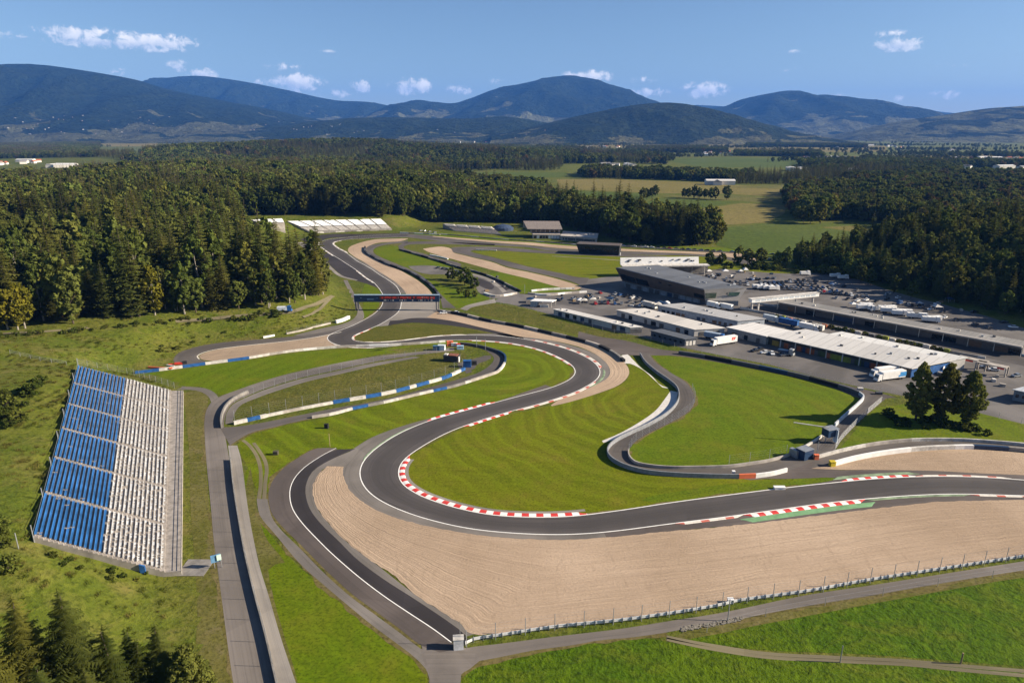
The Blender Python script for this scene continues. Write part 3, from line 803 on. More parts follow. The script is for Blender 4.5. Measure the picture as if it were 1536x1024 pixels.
# asphalt shoulders beside the track
def shoulder(line, p0, p1, w, mat=A_GREY, dz=0.045, name='asphalt_runoff'):
    c = part_of(line, p0, p1); n = len(c)
    ww = np.interp(np.linspace(0, 1, n), np.linspace(0, 1, len(w)), w)
    return strip_raw(name, c, offset(c, ww), mat, dz, m=2)
shoulder(LB, (662, 626), (905, 798), [-1, -3.5, -6.5, -7.5, -8.5, -8, -6, -4.5, -3.5, -3.2, -3])
shoulder(LB, (905, 798), (1650, 751), [-3, -3.2, -4, -5, -6.5, -8, -8, -6, -4.5, -4, -4], A_OLD)
shoulder(LA, (700, 502.5), (840, 596), [2, 4, 5, 5.5, 6, 6.5, 6, 5, 4, 3, 1.5])
shoulder(LB, (742, 604), (830, 581), [-4, -3.4, -2.4, -1.2, -.3], A_OLD)
shoulder(LA, (520, 380), (600, 440), [0, 2.5, 3.5, 4.5, 6, 7, 6])
shoulder(LA, (1180, 731), (1650, 731), [.2, 1, 3.5, 5, 5, 4, 4, 4], A_OLD)
area('asphalt_runoff', PS("1120,716 1160,712 1200,709 1217,703 1262,705 1302,704.5 1352,705 1402,706 1477,710 1536,713 1660,722 1660,733 1502,717 1402,714 1302,718 1270,721 1256,716 1180,718"), A_OLD, 0.04)

# worn ground where the grass meets the tarmac
VERGE = grass_mat('worn verge', (0.115, 0.095, 0.03), (0.15, 0.12, 0.05), (0.10, 0.095, 0.02), 0.08, None, 0.4, 1.1, 0.3)
def verge(line, side, w0, w1, dz=0.034):
    c = smooth(line, step=1.2); n = len(c)
    ww = np.array([max(0.05, w0 + (w1 - w0) * (0.5 + 1.1 * mnoise.fractal(Vector((p[0] * .11, p[1] * .11, side)), 1.0, 2.0, 4))) for p in c])
    strip_raw('grass_verge', offset(c, -.3 * side), offset(c, ww * side), VERGE, dz)
verge(part_of(LA, (760, 617), (1200, 730)), 1, .2, 1.3)
verge(part_of(LA, (555, 493), (740, 503)), 1, .3, 1.6)
verge(part_of(LB, (700, 509), (790, 592)), -1, .3, 1.8)
verge(part_of(LB, (573, 440), (500, 497)), -1, .3, 2.0)
for s_, sd_ in (("943,676 943.5,685.5 953,695.2 975.5,700.2 1005.5,702.7 1043,702.7 1093,701.2 1130.5,696.2 1152,692.7 1179,685.5", 1), ("975,534 985,545 1008,560 1028,572.5 1038,585 1042,600 1035.5,615 1018,627.5 993,640 968,652.5 950,665", 1),
                ("474,673 446,688 429,699.5 411,718 403.5,736 403.5,755 409,772 425,791 450,815.5 487,853 525,888 562,915.5 600,943 630,966", -1), ("387,768 412,800 450,845 487,878 525,910 562,940 600,968 625,988 642,1008", -1),
                ("692,1013 716,992.5 746,986.5 800,975 860,967.4 898,960 949,955.8 1000,949", -1), ("1050,938.4 1113,927.4 1208,909.4 1303,894 1398,877.3 1493,861.8 1660,836.2", -1),
                ("310,695 307,652 307,628 312,610", 1), ("350,1023 340,955 332,893 321,813 317,768", 1), ("345,668 360,657.7 380,647.7 412,640.2 450,631.2 500,621.2", -1)):
    verge(PS(s_), sd_, .2, 1.5)

# ---- gravel traps
LGA = smooth(PS("515,700 515,712 520,727 534,745 554,759 584,773 621,784 659,792.5 709,801 768,807 843,809.5 893,807 943,803 993,797.5 1055,792.5 1105,787.5 1152,782.5 1202,776 1252,770 1302,764 1352,758 1402,753 1452,751 1536,749.5 1660,750"), 260)
LGB = smooth(PS("491,699 479,710 470,727 470,743 476,762 489,780 509,802 534,824 559,842 587,860 625,893 684,930 709,950 746,950 868,936 928,930 1012,918 1080,907 1113,899 1208,886.5 1303,869 1398,855 1493,840.5 1660,815"), 260)
for q_ in (LGA, LGB): q_[:, :2] += np.array([[mnoise.noise(Vector((p[0] * .5, p[1] * .5, 1))) * .35, mnoise.noise(Vector((p[0] * .5, p[1] * .5, 9))) * .35] for p in q_])
strip_raw('gravel_trap', LGA, LGB, GRAV, 0.06, m=10)
strip('gravel_trap', PS("612,357.6 590,358 560,359.5 529,368 522,376 532.5,385.6 545,392.5 560,402 576,412 592.5,422.5 601,430 607.5,437.5 610,444 611,450"),
      PS("612,358.4 600,362 570,364 554,368.7 547.5,375 555,384 570,392 589,401 601,406 612,412 625,419.5 635,427 643,434 650,444"), GRAV2, 0.06, m=6)
strip('gravel_trap', PS("640,476 655,478 682,482 717,490 755,499 780,505 793,506 830,511 868,520 893,531 910,545 915.5,557.5 910.5,567.5 893,577.5 868,589 838,600 826,608"),
      PS("655,467 670,470 692,473 730,482 780,491 830,502 868,511 900,521 923,533 938,545 944,557.5 940,567.5 928,577.5 908,586 873,597.5 850,604 828,609"), GRAV2, 0.06, m=6)
strip('gravel_trap', PS("1217,702.5 1262,704.5 1302,704.5 1352,705 1402,706 1477,710 1536,712.5 1660,722"), PS("1224,701 1252,698 1289,688 1340,680 1390,675 1440,673 1536,679 1660,692"), GRAV, 0.058, m=4)
strip('gravel_trap', PS("635,373 660,370 675,372.5 681,379 694,382.5 712,387 737,393 762,402 792,408 830,417 855,424 872,430"),
      PS("635,374 644,378.5 662,384 700,394.5 750,408 792,418 817,425 850,433.5 860,435 866,434.5 869,433 873,431"), GRAV2, 0.06, m=4)
strip('gravel_trap', PS("648,354 700,358 750,361.5 792,363.5 830,367 866,369.5 930,373 960,374.5 1043,377.5 1080,379 1110,380.5 1140,391"),
      PS("650,355 700,360 750,364.5 792,367.5 830,371.5 866,374 930,376.5 960,377.5 1043,381 1080,384 1110,388 1136,392.5"), GRAV2, 0.06, m=3)
strip('gravel_trap', PS("512,497 490,500 475,505.5 437,511 400,515 362,519 325,524.5 306,529.5 298,534"),
      PS("520,522 495,521 475,523 425,528 372,536 325,541.5 315,541 306,540 301,538"), GRAV_OLD, 0.05, m=4)
strip('gravel_trap', PS("800,440 868,437 880,436"), PS("800,444 868,441 880,440"), A_CONC, 0.05)

# ---- other roads of the circuit
strip('track_loop', PS("572,470 550,483 525,489 475,500 425,506 375,510 330,514 300,519 275,526 262,535 262,544 280,548"),
      PS("575,474 556,492 512,498 475,505.5 437,511 400,515 362,519 325,524 305,529 296,534 299,538.5 312,543"), A_LOOP, 0.055, m=4)
band('edge_line', PS("512,498 475,505.5 437,511 400,515 362,519 325,524 305,529 296,534 299,538.5"), -0.3, 0.3, plain('chalky paint', (0.6, 0.55, 0.47)), 0.075)
strip('perimeter_track', PS("504,672 474,672.5 446,687.5 429,699 411,717.5 403.5,736 403.5,755 409,772 425,791 450,815.5 487,853 525,888 562,915.5 600,943 632,968 660,978"),
      PS("506,674 484,682.5 459,699 444,714 436,730 435,747.5 440,765 454,785 476.5,809 500,832 537,864 575,893 612,918 650,943 678,963 692,972"), A_OLD, 0.045, m=4)
strip('perimeter_track', PS("506,674 484,682.5 459,699 444,714 436,730 435,747.5 440,765 454,785 476.5,809 500,832 537,864 575,893 612,918 650,943 678,963 690,968"),
      PS("533,673 512,682 482,697 468,708 459,727 459,745 466,765 481,785 509,812 535,838 575,868 625,900 684,940 699,953 702,958 704,962"), A_DARK, 0.048, m=4)
strip('perimeter_track', PS("534,674 512,682 482,697 468,708 459,727 459,745 466,765 481,785 509,812 535,838 575,868 625,900 684,940 700,954"),
      PS("538,676 516,699 491,699 479,710 470,727 470,743 476,762 489,780 509,802 534,824 559,842 625,893 684,930 712,950"), A_GREY, 0.05, m=2)
band('edge_line', PS("504,672 484,682.5 459,699 444,714 436,730 435,747.5 440,765 454,785 476.5,809 500,832 537,864 575,893 612,918 650,943 677,963"), -0.11, 0.11, LINE, 0.062)
strip('service_path', PS("385,748 386.5,760 391,775 412,800 450,845 487,878 525,910 562,940 600,968 625,988 642,1008 648,1060"),
      PS("401,748 404,762 409,778 424,797 450,822 486,859 524,893 562,921 600,949 632,973 680,1000 692,1060"), A_GREY, 0.036, m=2)
strip('service_path', PS("630,972 660,980 700,971 746,965.5 838,953.7 928,943 1012,929.7 1080,919 1208,892.5 1303,878 1398,863 1493,848 1660,822"),
      PS("640,1006 692,1012 716,992 746,986 800,975 860,967 898,960 949,955.4 1000,948 1050,938 1113,927 1208,909 1303,893.5 1398,877 1493,861.5 1660,836"), A_ROAD, 0.04, m=3)
area('service_path', PS("632,968 660,975 700,968 720,985 694,1006 690,1040 696,1080 648,1080 644,1010"), A_ROAD, 0.044)
# farm track in the bottom right
band('farm_track', PS("1000,955 1030,961 1070,968 1150,980 1260,986 1360,991 1440,998 1560,1008 1640,1016"), -0.5, 0.5, A_DIRT, 0.04)
band('farm_track', PS("1000,958 1030,965 1070,973 1150,985 1260,991 1360,996 1440,1004 1560,1015 1640,1023"), -0.5, 0.5, A_DIRT, 0.04)
band('farm_track', PS("388,748 391,725 390,700 384,682 374,668 364,660"), -0.6, 0.5, A_DIRT, 0.04)
band('farm_track', PS("396,748 398,720 400,705 397,690 386,672 380,664"), -0.6, 0.5, A_DIRT, 0.04)
# service road below the grandstand, running up to the loop
strip('service_road', PS("358,1060 350,1023 340,955 332,893 321,813 317,768 310,695 307,652 307,628 312,610 325,597 350,587 387,574 425,562.5 475,551 525,541 567,534 605,530 640,526 680,521"),
      PS("424,1060 414,1023 398,955 380,888 366,830 355,768 345,695 338,655 336,636 340,618 350,604 375,592 400,582 450,567 500,556 550,545 584,538.5 620,533 650,529.5 682,526"), A_ROAD, 0.045, m=4)
strip('concrete_strip', PS("420,1040 414,1018 398,955 381,888 367,830 356,768 346,700 342,668"), PS("450,1040 442,1018 421,955 403,893 388,843 373,768 362,690 356,668"), A_CONC, 0.05, m=2)
strip('concrete_strip', PS("338,636 340,620 350,606 375,593.5 400,583.5 450,568.5 500,557.5 550,546.5 620,534.5"), PS("349,634 352,620 362,607 385,597 410,588 460,572.5 510,561 560,549.5 630,536"), A_GREY, 0.05, m=2)
strip('service_road', PS("262,579 285,580 307,582 322,589 330,600"), PS("262,584 285,584.5 300,587 312,594 318,606"), A_GREY, 0.04)
strip('loop_road', PS("330,641 362,639 400,632.5 450,622.5 500,612.5 550,604 584,597 630,585 680,571 717,559 735,547.5 741,537.5 735,530 725,524 705,519"),
      PS("345,668 360,657.5 380,647.5 412,640 450,631 500,621 550,610 584,603 630,590.5 680,579 717,567.5 742,559 755,547.5 757.5,537.5 747,529 727.5,521.5 705,516.5"), A_LOOP, 0.05, m=4)
area('loop_road', PS("686,545 700,541 718,536 734,532 736,538 716,546 712,553 700,556 690,553"), A_LOOP, 0.046)
strip('loop_road', PS("690,548 696,556 700,560"), PS("708,550 706,556 708,558"), A_LOOP, 0.045)
# right-hand loop road between the walls
strip('loop_road', PS("955,528 960.5,532.5 968,545 985,560 1003,572.5 1014,582.5 1018,595 1014,607.5 1000,622.5 975,637.5 948,650 928,660 915.5,670 912,680 918,690 938,701 968,709 1005,712.5 1055,715 1108,715.5 1152,712 1180,707"),
      PS("975,530 976,534 985.5,545 1008,560 1028,572.5 1038,585 1042,600 1035.5,615 1018,627.5 993,640 968,652.5 950.5,665 943,675 943,685 953,695 975.5,700 1005.5,702.5 1043,702.5 1093,701 1130,696 1152,692.5 1179,685"), A_LOOP, 0.05, m=4)
strip('loop_road', PS("1150,693 1179,685 1202,675 1222,662.5 1247,644 1264.5,627.5 1287,607.5 1296,597 1300,592"),
      PS("1180,707 1224,690 1252,675 1262,660 1272,650 1283,638 1302,620 1322,603 1330,597"), A_LOOP, 0.052, m=4)
strip('loop_road', PS("1222,688 1264,676.5 1314,667 1364,662 1402,661 1452,662 1536,668 1660,682"), PS("1217,702 1252,697 1289,687 1340,678.5 1390,673.5 1440,671.5 1536,676 1660,690"), A_LOOP, 0.054, m=3)
area('loop_road', PS("1105,716 1152,711 1180,706 1200,694 1226,687 1250,697 1218,703 1200,710 1160,716 1120,720"), A_OLD, 0.047)
# pale concrete drain beside the loop
strip('concrete_apron', PS("928,535 940,531 948,538 962,552 978,564 990,577 1003,582"), PS("938,545 944,545 954,549 966,556 985,573 995,582 1000,582"), plain('pale concrete', (0.55, 0.52, 0.48), 0.85, .2, .15), 0.055)
strip('concrete_apron', PS("1006,586 996,600 985,614 970,626 946,641 925,652 903,661"), PS("1017,588 1014,604 1003,617 985,630 960,645 934,655 905,664"), plain('pale concrete', (0.55, 0.52, 0.48)), 0.055)
# far ring of roads
strip('track_loop', PS("612,361 582,364 558,367.5 548.5,372.5 549.5,379 564,387.5 582,396 601,402.5 619,410 637,421 652,434 660,446 664,462"),
      PS("612,364 582,366.5 567,370 560,375 562.5,381 576,388 595,396 612,402.5 631,412.5 647,425 660,440 672,452 684,462"), A_LOOP, 0.05, m=2)
strip('race_track', PS("612,351 650,353.8 700,360 750,365 792,368 830,372 866,374.5 930,377 972,378 1043,381.5 1080,384.5 1110,388.5 1140,396"),
      PS("612,356 650,360.5 700,366 750,368.5 792,371 830,377 866,379 930,382 972,382.5 1043,384 1080,387 1105,393 1120,400"), A_LOOP, 0.05, m=3)
strip('track_loop', PS("792,374 744,370.6 700,370.2 681,371 675,374 680,378 694,381.5 712,386 737,391.5 762,400 792,406.5 830,415 855,421.5 876,430"),
      PS("792,378.5 744,375.8 712.5,375 706,377 714,380 737,385.5 762,392 792,400 817,405 842,410 861,415 884,417"), A_LOOP, 0.052, m=2)
strip('track_loop', PS("742,366.5 700,364.5 650,362 612,363 600,367 598,372 604,377 619,380 644,387 670,395 690,401"), PS("742,368.2 700,367.2 650,366 618,366.5 607,369 606,372 614,375 637,381 662,388.5 680,392 692,396"), A_LOOP, 0.05, m=2)
strip('track_loop', PS("792,378.5 830,380.5 870,382.5 930,385 1000,388"), PS("792,374 830,377.5 870,379.5 930,382 1000,384.5"), A_LOOP, 0.047)
area('paddock', PS("872,420 930,414 945,420 940,432 890,436 870,434"), A_PAD, 0.033)
band('concrete_apron', PS("828,384 860,386 900,388.5 935,391"), -0.8, 0.8, A_CONC, 0.05)
# kart paddock inside the ring
area('paddock', PS("612,399 640,398 668,401 690,406 715,412 740,420 765,432 780,440 770,447 742,448 720,440 712,428 700,420 672,412 640,411 620,405"), A_PAD, 0.04)
strip('track_loop', PS("706,415 720,418 735,424 742,430"), PS("710,424 722,430 732,434 738,434"), A_DARK, 0.05)
strip('track_loop', PS("738,416 752,424 766,433"), PS("732,418 746,428 758,436"), A_DARK, 0.05)
strip('concrete_strip', PS("690,409 712,411 735,418 750,428 760,437"), PS("690,411 710,413.5 730,420 745,430 754,439"), A_CONC, 0.055)
strip('service_path', PS("690,463 700,458 720,453 742,448"), PS("700,466 708,461 726,457 744,454"), A_CONC, 0.042)
# paths on the left bank (they follow the slope)
def hill_band(name, s, w0, w1, mat, dz=0.25):
    return band(name, GS(s), w0, w1, mat, dz, m=2, step=2.0)
hill_band('forest_path', "-40,505 0,501 60,498 120,493 190,488 270,482 330,477 400,471 440,467 470,458 488,450 500,444", -1.3, 1.3, A_DIRT)
hill_band('forest_path', "500,444 482,462 470,470 455,476", -.8, .8, A_DIRT)
hill_band('forest_path', "385,362 395,372 405,380 412,388", -1.6, 1.6, A_CONC)
hill_band('forest_path', "400,362 415,368 428,376 436,384", -1.6, 1.6, A_CONC)
# ------------------------------------------------------------------ trees
BARK = plain('bark', (0.085, 0.065, 0.05), 0.95, 0.1, 0.4, 1.5)
BARKP = plain('pale bark', (0.26, 0.23, 0.19), 0.95, 0.1, 0.4, 1.5)
L_SPRUCE = leaf_mat('spruce needles', (0.056, 0.072, 0.017), (0.082, 0.090, 0.021), (0.104, 0.100, 0.022), 0.15)
L_SPRUCE2 = leaf_mat('near spruce needles', (0.046, 0.062, 0.013), (0.070, 0.082, 0.018), (0.084, 0.088, 0.02), 0.18)
L_BROAD = leaf_mat('broad leaves', (0.060, 0.084, 0.018), (0.086, 0.104, 0.022), (0.108, 0.112, 0.026), 0.3)
L_YEL = leaf_mat('yellowing leaves', (0.115, 0.105, 0.012), (0.135, 0.118, 0.014), (0.10, 0.10, 0.012), 0.3)
L_RUST = leaf_mat('rusty leaves', (0.12, 0.085, 0.032), (0.11, 0.095, 0.03), (0.13, 0.085, 0.036), 0.25)
L_BUSH = leaf_mat('bush leaves', (0.05, 0.072, 0.013), (0.075, 0.094, 0.018), (0.095, 0.1, 0.02), 0.25)

def raw_mesh(name, v, f3, f4, mats, m3=None, m4=None):
    v = np.asarray(v, np.float32); f3 = np.asarray(f3, np.int32).reshape(-1, 3); f4 = np.asarray(f4, np.int32).reshape(-1, 4)
    me = bpy.data.meshes.new(name)
    me.vertices.add(len(v)); me.vertices.foreach_set('co', v.ravel())
    me.loops.add(f3.size + f4.size); me.loops.foreach_set('vertex_index', np.concatenate([f3.ravel(), f4.ravel()]))
    me.polygons.add(len(f3) + len(f4))
    st = np.concatenate([np.arange(len(f3)) * 3, f3.size + np.arange(len(f4)) * 4]).astype(np.int32)
    me.polygons.foreach_set('loop_start', st)
    for m in mats: me.materials.append(m)
    if m3 is not None or m4 is not None:
        me.polygons.foreach_set('material_index', np.concatenate([np.full(len(f3), m3 or 0), np.full(len(f4), m4 or 0)]).astype(np.int32))
    me.update(calc_edges=True); me.validate()
    return me

def spruce_crown(seed, h, rad, levels, per, nseg, base=0.1, droop=0.32, power=0.8):
    """whorls of serrated drooping boughs with twigs hanging from them"""
    r = np.random.default_rng(seed); V = []; F = []
    for i in range(levels):
        t = i / (levels - 1)
        z = h * (base + (1 - base) * t ** 0.92)
        L0 = rad * (1 - t) ** power * (1.0 if t > .12 else .75) + 0.12
        n = max(3, int(per * (1 - 0.5 * t)))
        a0 = r.uniform(0, 6.28)
        for k in range(n):
            a = a0 + 2 * math.pi * k / n + r.normal(0, 0.16)
            L = L0 * r.uniform(0.68, 1.18)
            if r.random() < 0.06: continue
            dr = droop * r.uniform(0.6, 1.4) * (1 - 0.6 * t)
            ca, sa = math.cos(a), math.sin(a)
            zz = z + r.normal(0, h * 0.008)
            prev = None
            for s in range(nseg + 1):
                q = s / nseg
                rr = L * q; zc = zz - dr * L * (q - 0.35 * q * q) + 0.10 * L * max(0, q - .7)
                c = np.array([ca * rr, sa * rr, zc])
                if prev is not None:
                    w = L * 0.46 * (1 - 0.66 * q) * r.uniform(0.7, 1.3) + 0.08
                    b = len(V)
                    mid = (prev + c) / 2
                    sx = np.array([-sa, ca, 0]) * w
                    tipl = mid + sx + np.array([ca, sa, 0]) * w * .45 - np.array([0, 0, w * r.uniform(.1, .45)])
                    tipr = mid - sx + np.array([ca, sa, 0]) * w * .45 - np.array([0, 0, w * r.uniform(.1, .45)])
                    hang = mid + np.array([ca, sa, 0]) * w * .2 - np.array([0, 0, w * r.uniform(.5, .95)])
                    V += [prev, c, tipl, tipr, hang]
                    F += [(b, b + 1, b + 2), (b, b + 3, b + 1), (b, b + 4, b + 1)]
                prev = c
    # leader
    b = len(V); V += [(0.12, 0, h * .97), (-.08, .1, h * .97), (-.08, -.1, h * .97), (0, 0, h * 1.02)]
    F += [(b, b + 1, b + 3), (b + 1, b + 2, b + 3), (b + 2, b, b + 3)]
    return np.array(V), np.array(F)

def broad_crown(seed, h, rad, ncl, nleaf, size, base=0.28, shape=1.0, lean=0.0):
    """clumps of leaves through an uneven crown volume"""
    r = np.random.default_rng(seed); V = []; F = []
    cz = h * (base + 1) / 2; hz_ = h * (1 - base) / 2
    lob = [(r.uniform(0, 6.28), r.uniform(-.6, .8), r.uniform(.75, 1.15)) for _ in range(6)]
    cen = []
    for i in range(ncl):
        d = r.normal(size=3); d /= np.linalg.norm(d)
        q = r.uniform(0.35, 1.0) ** 0.55
        k = 1.0
        for la, lz, ls in lob:
            k += 0.10 * (ls * 2 - 1.9) * max(0, math.cos(math.atan2(d[1], d[0]) - la)) * (1 - abs(d[2] - lz))
        taper = 1 - 0.35 * shape * max(0, d[2] * q) - 0.15 * max(0, -d[2] * q)
        cen.append((d[0] * q * rad * k * taper, d[1] * q * rad * k * taper, cz + d[2] * q * hz_ * k * (1 if d[2] > 0 else .95)))
    cen = np.array(cen)
    n = ncl * nleaf
    ci = np.repeat(np.arange(ncl), nleaf)
    d = r.normal(size=(n, 3)); d /= np.linalg.norm(d, axis=1)[:, None]
    rc = rad * r.uniform(0.14, 0.27, ncl)[ci]
    p = cen[ci] + d * rc[:, None] * (r.uniform(0.45, 1.0, n)[:, None]) * np.array([1, 1, 0.8])
    p[:, 2] = np.maximum(p[:, 2], h * base * 0.55)
    nrm = d * 0.8 + r.normal(size=(n, 3)) * 0.45 + np.array([0, 0, .25]); nrm /= np.linalg.norm(nrm, axis=1)[:, None]
    up = r.normal(size=(n, 3)); e1 = np.cross(nrm, up); e1 /= np.linalg.norm(e1, axis=1)[:, None] + 1e-9; e2 = np.cross(nrm, e1)
    s = size * r.uniform(0.6, 1.35, n)[:, None]
    a, b, c, dd = p + e1 * s, p + e2 * s * .75, p - e1 * s, p - e2 * s * .75
    V = np.stack([a, b, c, dd], 1).reshape(-1, 3)
    F = np.arange(n * 4).reshape(-1, 4)
    return V, F, cen

def trunk_geo(h, r0, limbs=None, seed=0):
    m = MB(); r = random.Random(seed)
    pts = [Vector((r.uniform(-.15, .15) * k, r.uniform(-.15, .15) * k, h * k / 4)) for k in range(5)]
    for k in range(4): m.tube(pts[k], pts[k + 1], r0 * (1 - k * .22), 7, 0, r0 * (1 - (k + 1) * .22))
    if limbs is not None:
        for c in limbs:
            k = r.uniform(.45, .95); s = pts[0].lerp(pts[4], k)
            m.tube(s, Vector(c), r0 * .35 * (1.2 - k), 5, 0, r0 * .08)
    return m

class Kind:
    """one tree shape: a crown mesh, a trunk mesh and both together for the mass of the wood"""
    def __init__(s, name, crown, faces, quad, leaf, trunk, bark):
        s.name = name
        s.crown = raw_mesh('crown', crown, [] if quad else faces, faces if quad else [], [leaf])
        s.trunk = mesh('trunk', trunk.v, trunk.f, bark)
        s.h = float(crown[:, 2].max())
        n = len(crown)
        tv = np.array(trunk.v)
        tf = [[i + n for i in f] for f in trunk.f if len(f) == 4]
        s.both = raw_mesh('tree', np.vstack([crown, tv]), [] if quad else faces, (list(map(list, faces)) if quad else []) + tf, [leaf, bark])
        mi = np.zeros(len(s.both.polygons), np.int32); mi[len(mi) - len(tf):] = 1
        s.both.polygons.foreach_set('material_index', mi)
        s.proto = bpy.data.objects.new(name + '_shape', s.both)

def spruce_kind(seed, h, rad, levels, per, nseg, leaf=L_SPRUCE, base=.1, power=.8):
    v, f = spruce_crown(seed, h, rad, levels, per, nseg, base, power=power)
    return Kind('spruce_tree', v, f, False, leaf, trunk_geo(h * .96, h * .012 + .08, None, seed), BARK)

def broad_kind(seed, h, rad, ncl, nleaf, size, base=.25, leaf=L_BROAD, name='broadleaf_tree', bark=BARK, shape=1.0):
    v, f, cen = broad_crown(seed, h, rad, ncl, nleaf, size, base, shape)
    return Kind(name, v, f, True, leaf, trunk_geo(h * .72, h * .014 + .1, cen[:: max(1, len(cen) // 9)], seed), bark)

SP = [spruce_kind(20 + i, 27 + 3 * (i % 3), 5.4 + .7 * (i % 2), 24, 11, 4, power=.7) for i in range(4)]
SPN = [spruce_kind(40 + i, 24 + 2 * i, 6.4, 38, 13, 8, L_SPRUCE2, .05, .72) for i in range(3)]
BR = [broad_kind(60 + i, 21 + 2 * (i % 3), 6.8 + .6 * (i % 2), 84, 26, 0.85, .10) for i in range(4)]
BRT = [broad_kind(70 + i, 25 + 2 * i, 5.4, 84, 24, 0.8, .06, L_BROAD, 'broadleaf_tree', BARKP, 1.5) for i in range(2)]
YEL = [broad_kind(80 + i, 23, 5.6, 90, 24, .75, .10, L_YEL, 'yellow_tree', BARKP, 1.4) for i in range(2)]
RUST = [broad_kind(90, 19, 6.0, 36, 30, .9, .2, L_RUST)]
FARB = [broad_kind(100 + i, 20, 8.0, 26, 16, 1.9, .1, L_BROAD if i < 2 else L_RUST) for i in range(3)]
FARS = [spruce_kind(110 + i, 26, 5.0, 13, 7, 3) for i in range(2)]
BUSH = [broad_kind(120 + i, 2.4 + .4 * i, 2.2, 26, 34, .26, .01, L_BUSH, 'bush') for i in range(3)]
TRIO = [broad_kind(130 + i, h, r, 190, 80, .36, .03, leaf_mat('park leaves', (0.11, 0.125, 0.026), (0.145, 0.15, 0.033), (0.16, 0.152, 0.036), 0.4), 'broadleaf_tree', BARK, s) for i, (h, r, s) in enumerate(((22.5, 4.6, 2.0), (23, 5.2, 1.7), (20.5, 4.7, 1.8)))]
PARKT = [broad_kind(140 + i, 10, 4.8, 46, 36, .55, .06, L_BROAD) for i in range(2)]

def plant(kind, x, y, s=1.0, rz=None, label=None, cat='tree', group=None, sz=None):
    z = tz(x, y) - 0.15
    rz = random.uniform(0, 6.28) if rz is None else rz
    o = thing(kind.name, label, cat, (x, y, z), rz, group)
    o.scale = (s, s, s * (sz or random.uniform(.92, 1.1)))
    c = link_mesh('crown', kind.crown, o); tr = link_mesh('trunk', kind.trunk, o)
    return o

def scatter(name, pts, protos, idx, scale):
    """a mass of trees as ONE object: geometry nodes place the shapes on its points"""
    pts = np.asarray(pts, np.float32)
    me = bpy.data.meshes.new(name); me.vertices.add(len(pts)); me.vertices.foreach_set('co', pts.ravel())
    for nm, tp, val in (('idx', 'INT', np.asarray(idx, np.int32)), ('rz', 'FLOAT', rng.uniform(0, 6.28, len(pts)).astype(np.float32)), ('sc', 'FLOAT', np.asarray(scale, np.float32))):
        at = me.attributes.new(nm, tp, 'POINT'); at.data.foreach_set('value', val)
    me.update()
    o = link_mesh(name, me); props(o, kind='stuff')
    ng = bpy.data.node_groups.new(name, 'GeometryNodeTree')
    ng.interface.new_socket('Geometry', in_out='INPUT', socket_type='NodeSocketGeometry')
    ng.interface.new_socket('Geometry', in_out='OUTPUT', socket_type='NodeSocketGeometry')
    N, L = ng.nodes, ng.links
    gi, go = N.new('NodeGroupInput'), N.new('NodeGroupOutput')
    jn = N.new('GeometryNodeJoinGeometry')
    for k in reversed(protos):
        oi = N.new('GeometryNodeObjectInfo'); oi.inputs['Object'].default_value = k.proto; oi.inputs['As Instance'].default_value = True
        L.new(oi.outputs['Geometry'], jn.inputs[0])
    ip = N.new('GeometryNodeInstanceOnPoints')
    def attr(nm, tp):
        a = N.new('GeometryNodeInputNamedAttribute'); a.data_type = tp; a.inputs['Name'].default_value = nm; return a.outputs['Attribute']
    cx = N.new('ShaderNodeCombineXYZ'); L.new(attr('rz', 'FLOAT'), cx.inputs[2])
    L.new(gi.outputs[0], ip.inputs['Points']); L.new(jn.outputs[0], ip.inputs['Instance'])
    ip.inputs['Pick Instance'].default_value = True
    L.new(attr('idx', 'INT'), ip.inputs['Instance Index']); L.new(attr('sc', 'FLOAT'), ip.inputs['Scale'])
    er = N.new('FunctionNodeEulerToRotation'); L.new(cx.outputs[0], er.inputs[0]); L.new(er.outputs[0], ip.inputs['Rotation'])
    L.new(ip.outputs[0], go.inputs[0])
    md = o.modifiers.new('trees', 'NODES'); md.node_group = ng
    return o

# ---- where the woods stand
W_LEFT = GS("-160,508 0,491 60,488 140,483 190,477 270,472 330,467 400,463 440,460 476,450 494,439 480,431 446,423 414,413 394,399 379,381 368,364 360,351")
W_LEFT = [tuple(p[:2]) for p in W_LEFT] + [tuple(AT(a, 330, b)[:2]) for a, b in ((352, 738), (430, 746), (500, 748), (572, 752))] + [tuple(P(*q)[:2]) for q in pl("606,335 660,333 770,334 838,335 862,346 902,354 928,363 1000,370 1078,367 1074,352 1004,346 945,337 903,330 850,318 835,302 800,288 700,277 600,272 575,264 500,259 300,267 215,282 110,298 0,303 -160,303")]
W_RIGHT = [tuple(p[:2]) for p in GS("1176,394 1196,402 1240,405 1290,417 1330,430 1380,443 1440,456 1500,470 1660,505")] + [tuple(P(*q)[:2]) for q in pl("1760,380 1640,350 1500,362 1400,372 1330,382 1262,388 1200,384")]
W_MID = [tuple(P(*q)[:2]) for q in pl("1176,300 1188,326 1212,331 1240,332 1262,329 1300,331 1340,343 1366,352 1420,356 1700,360 1700,266 1536,270 1420,272 1300,280 1240,284 1190,288")]
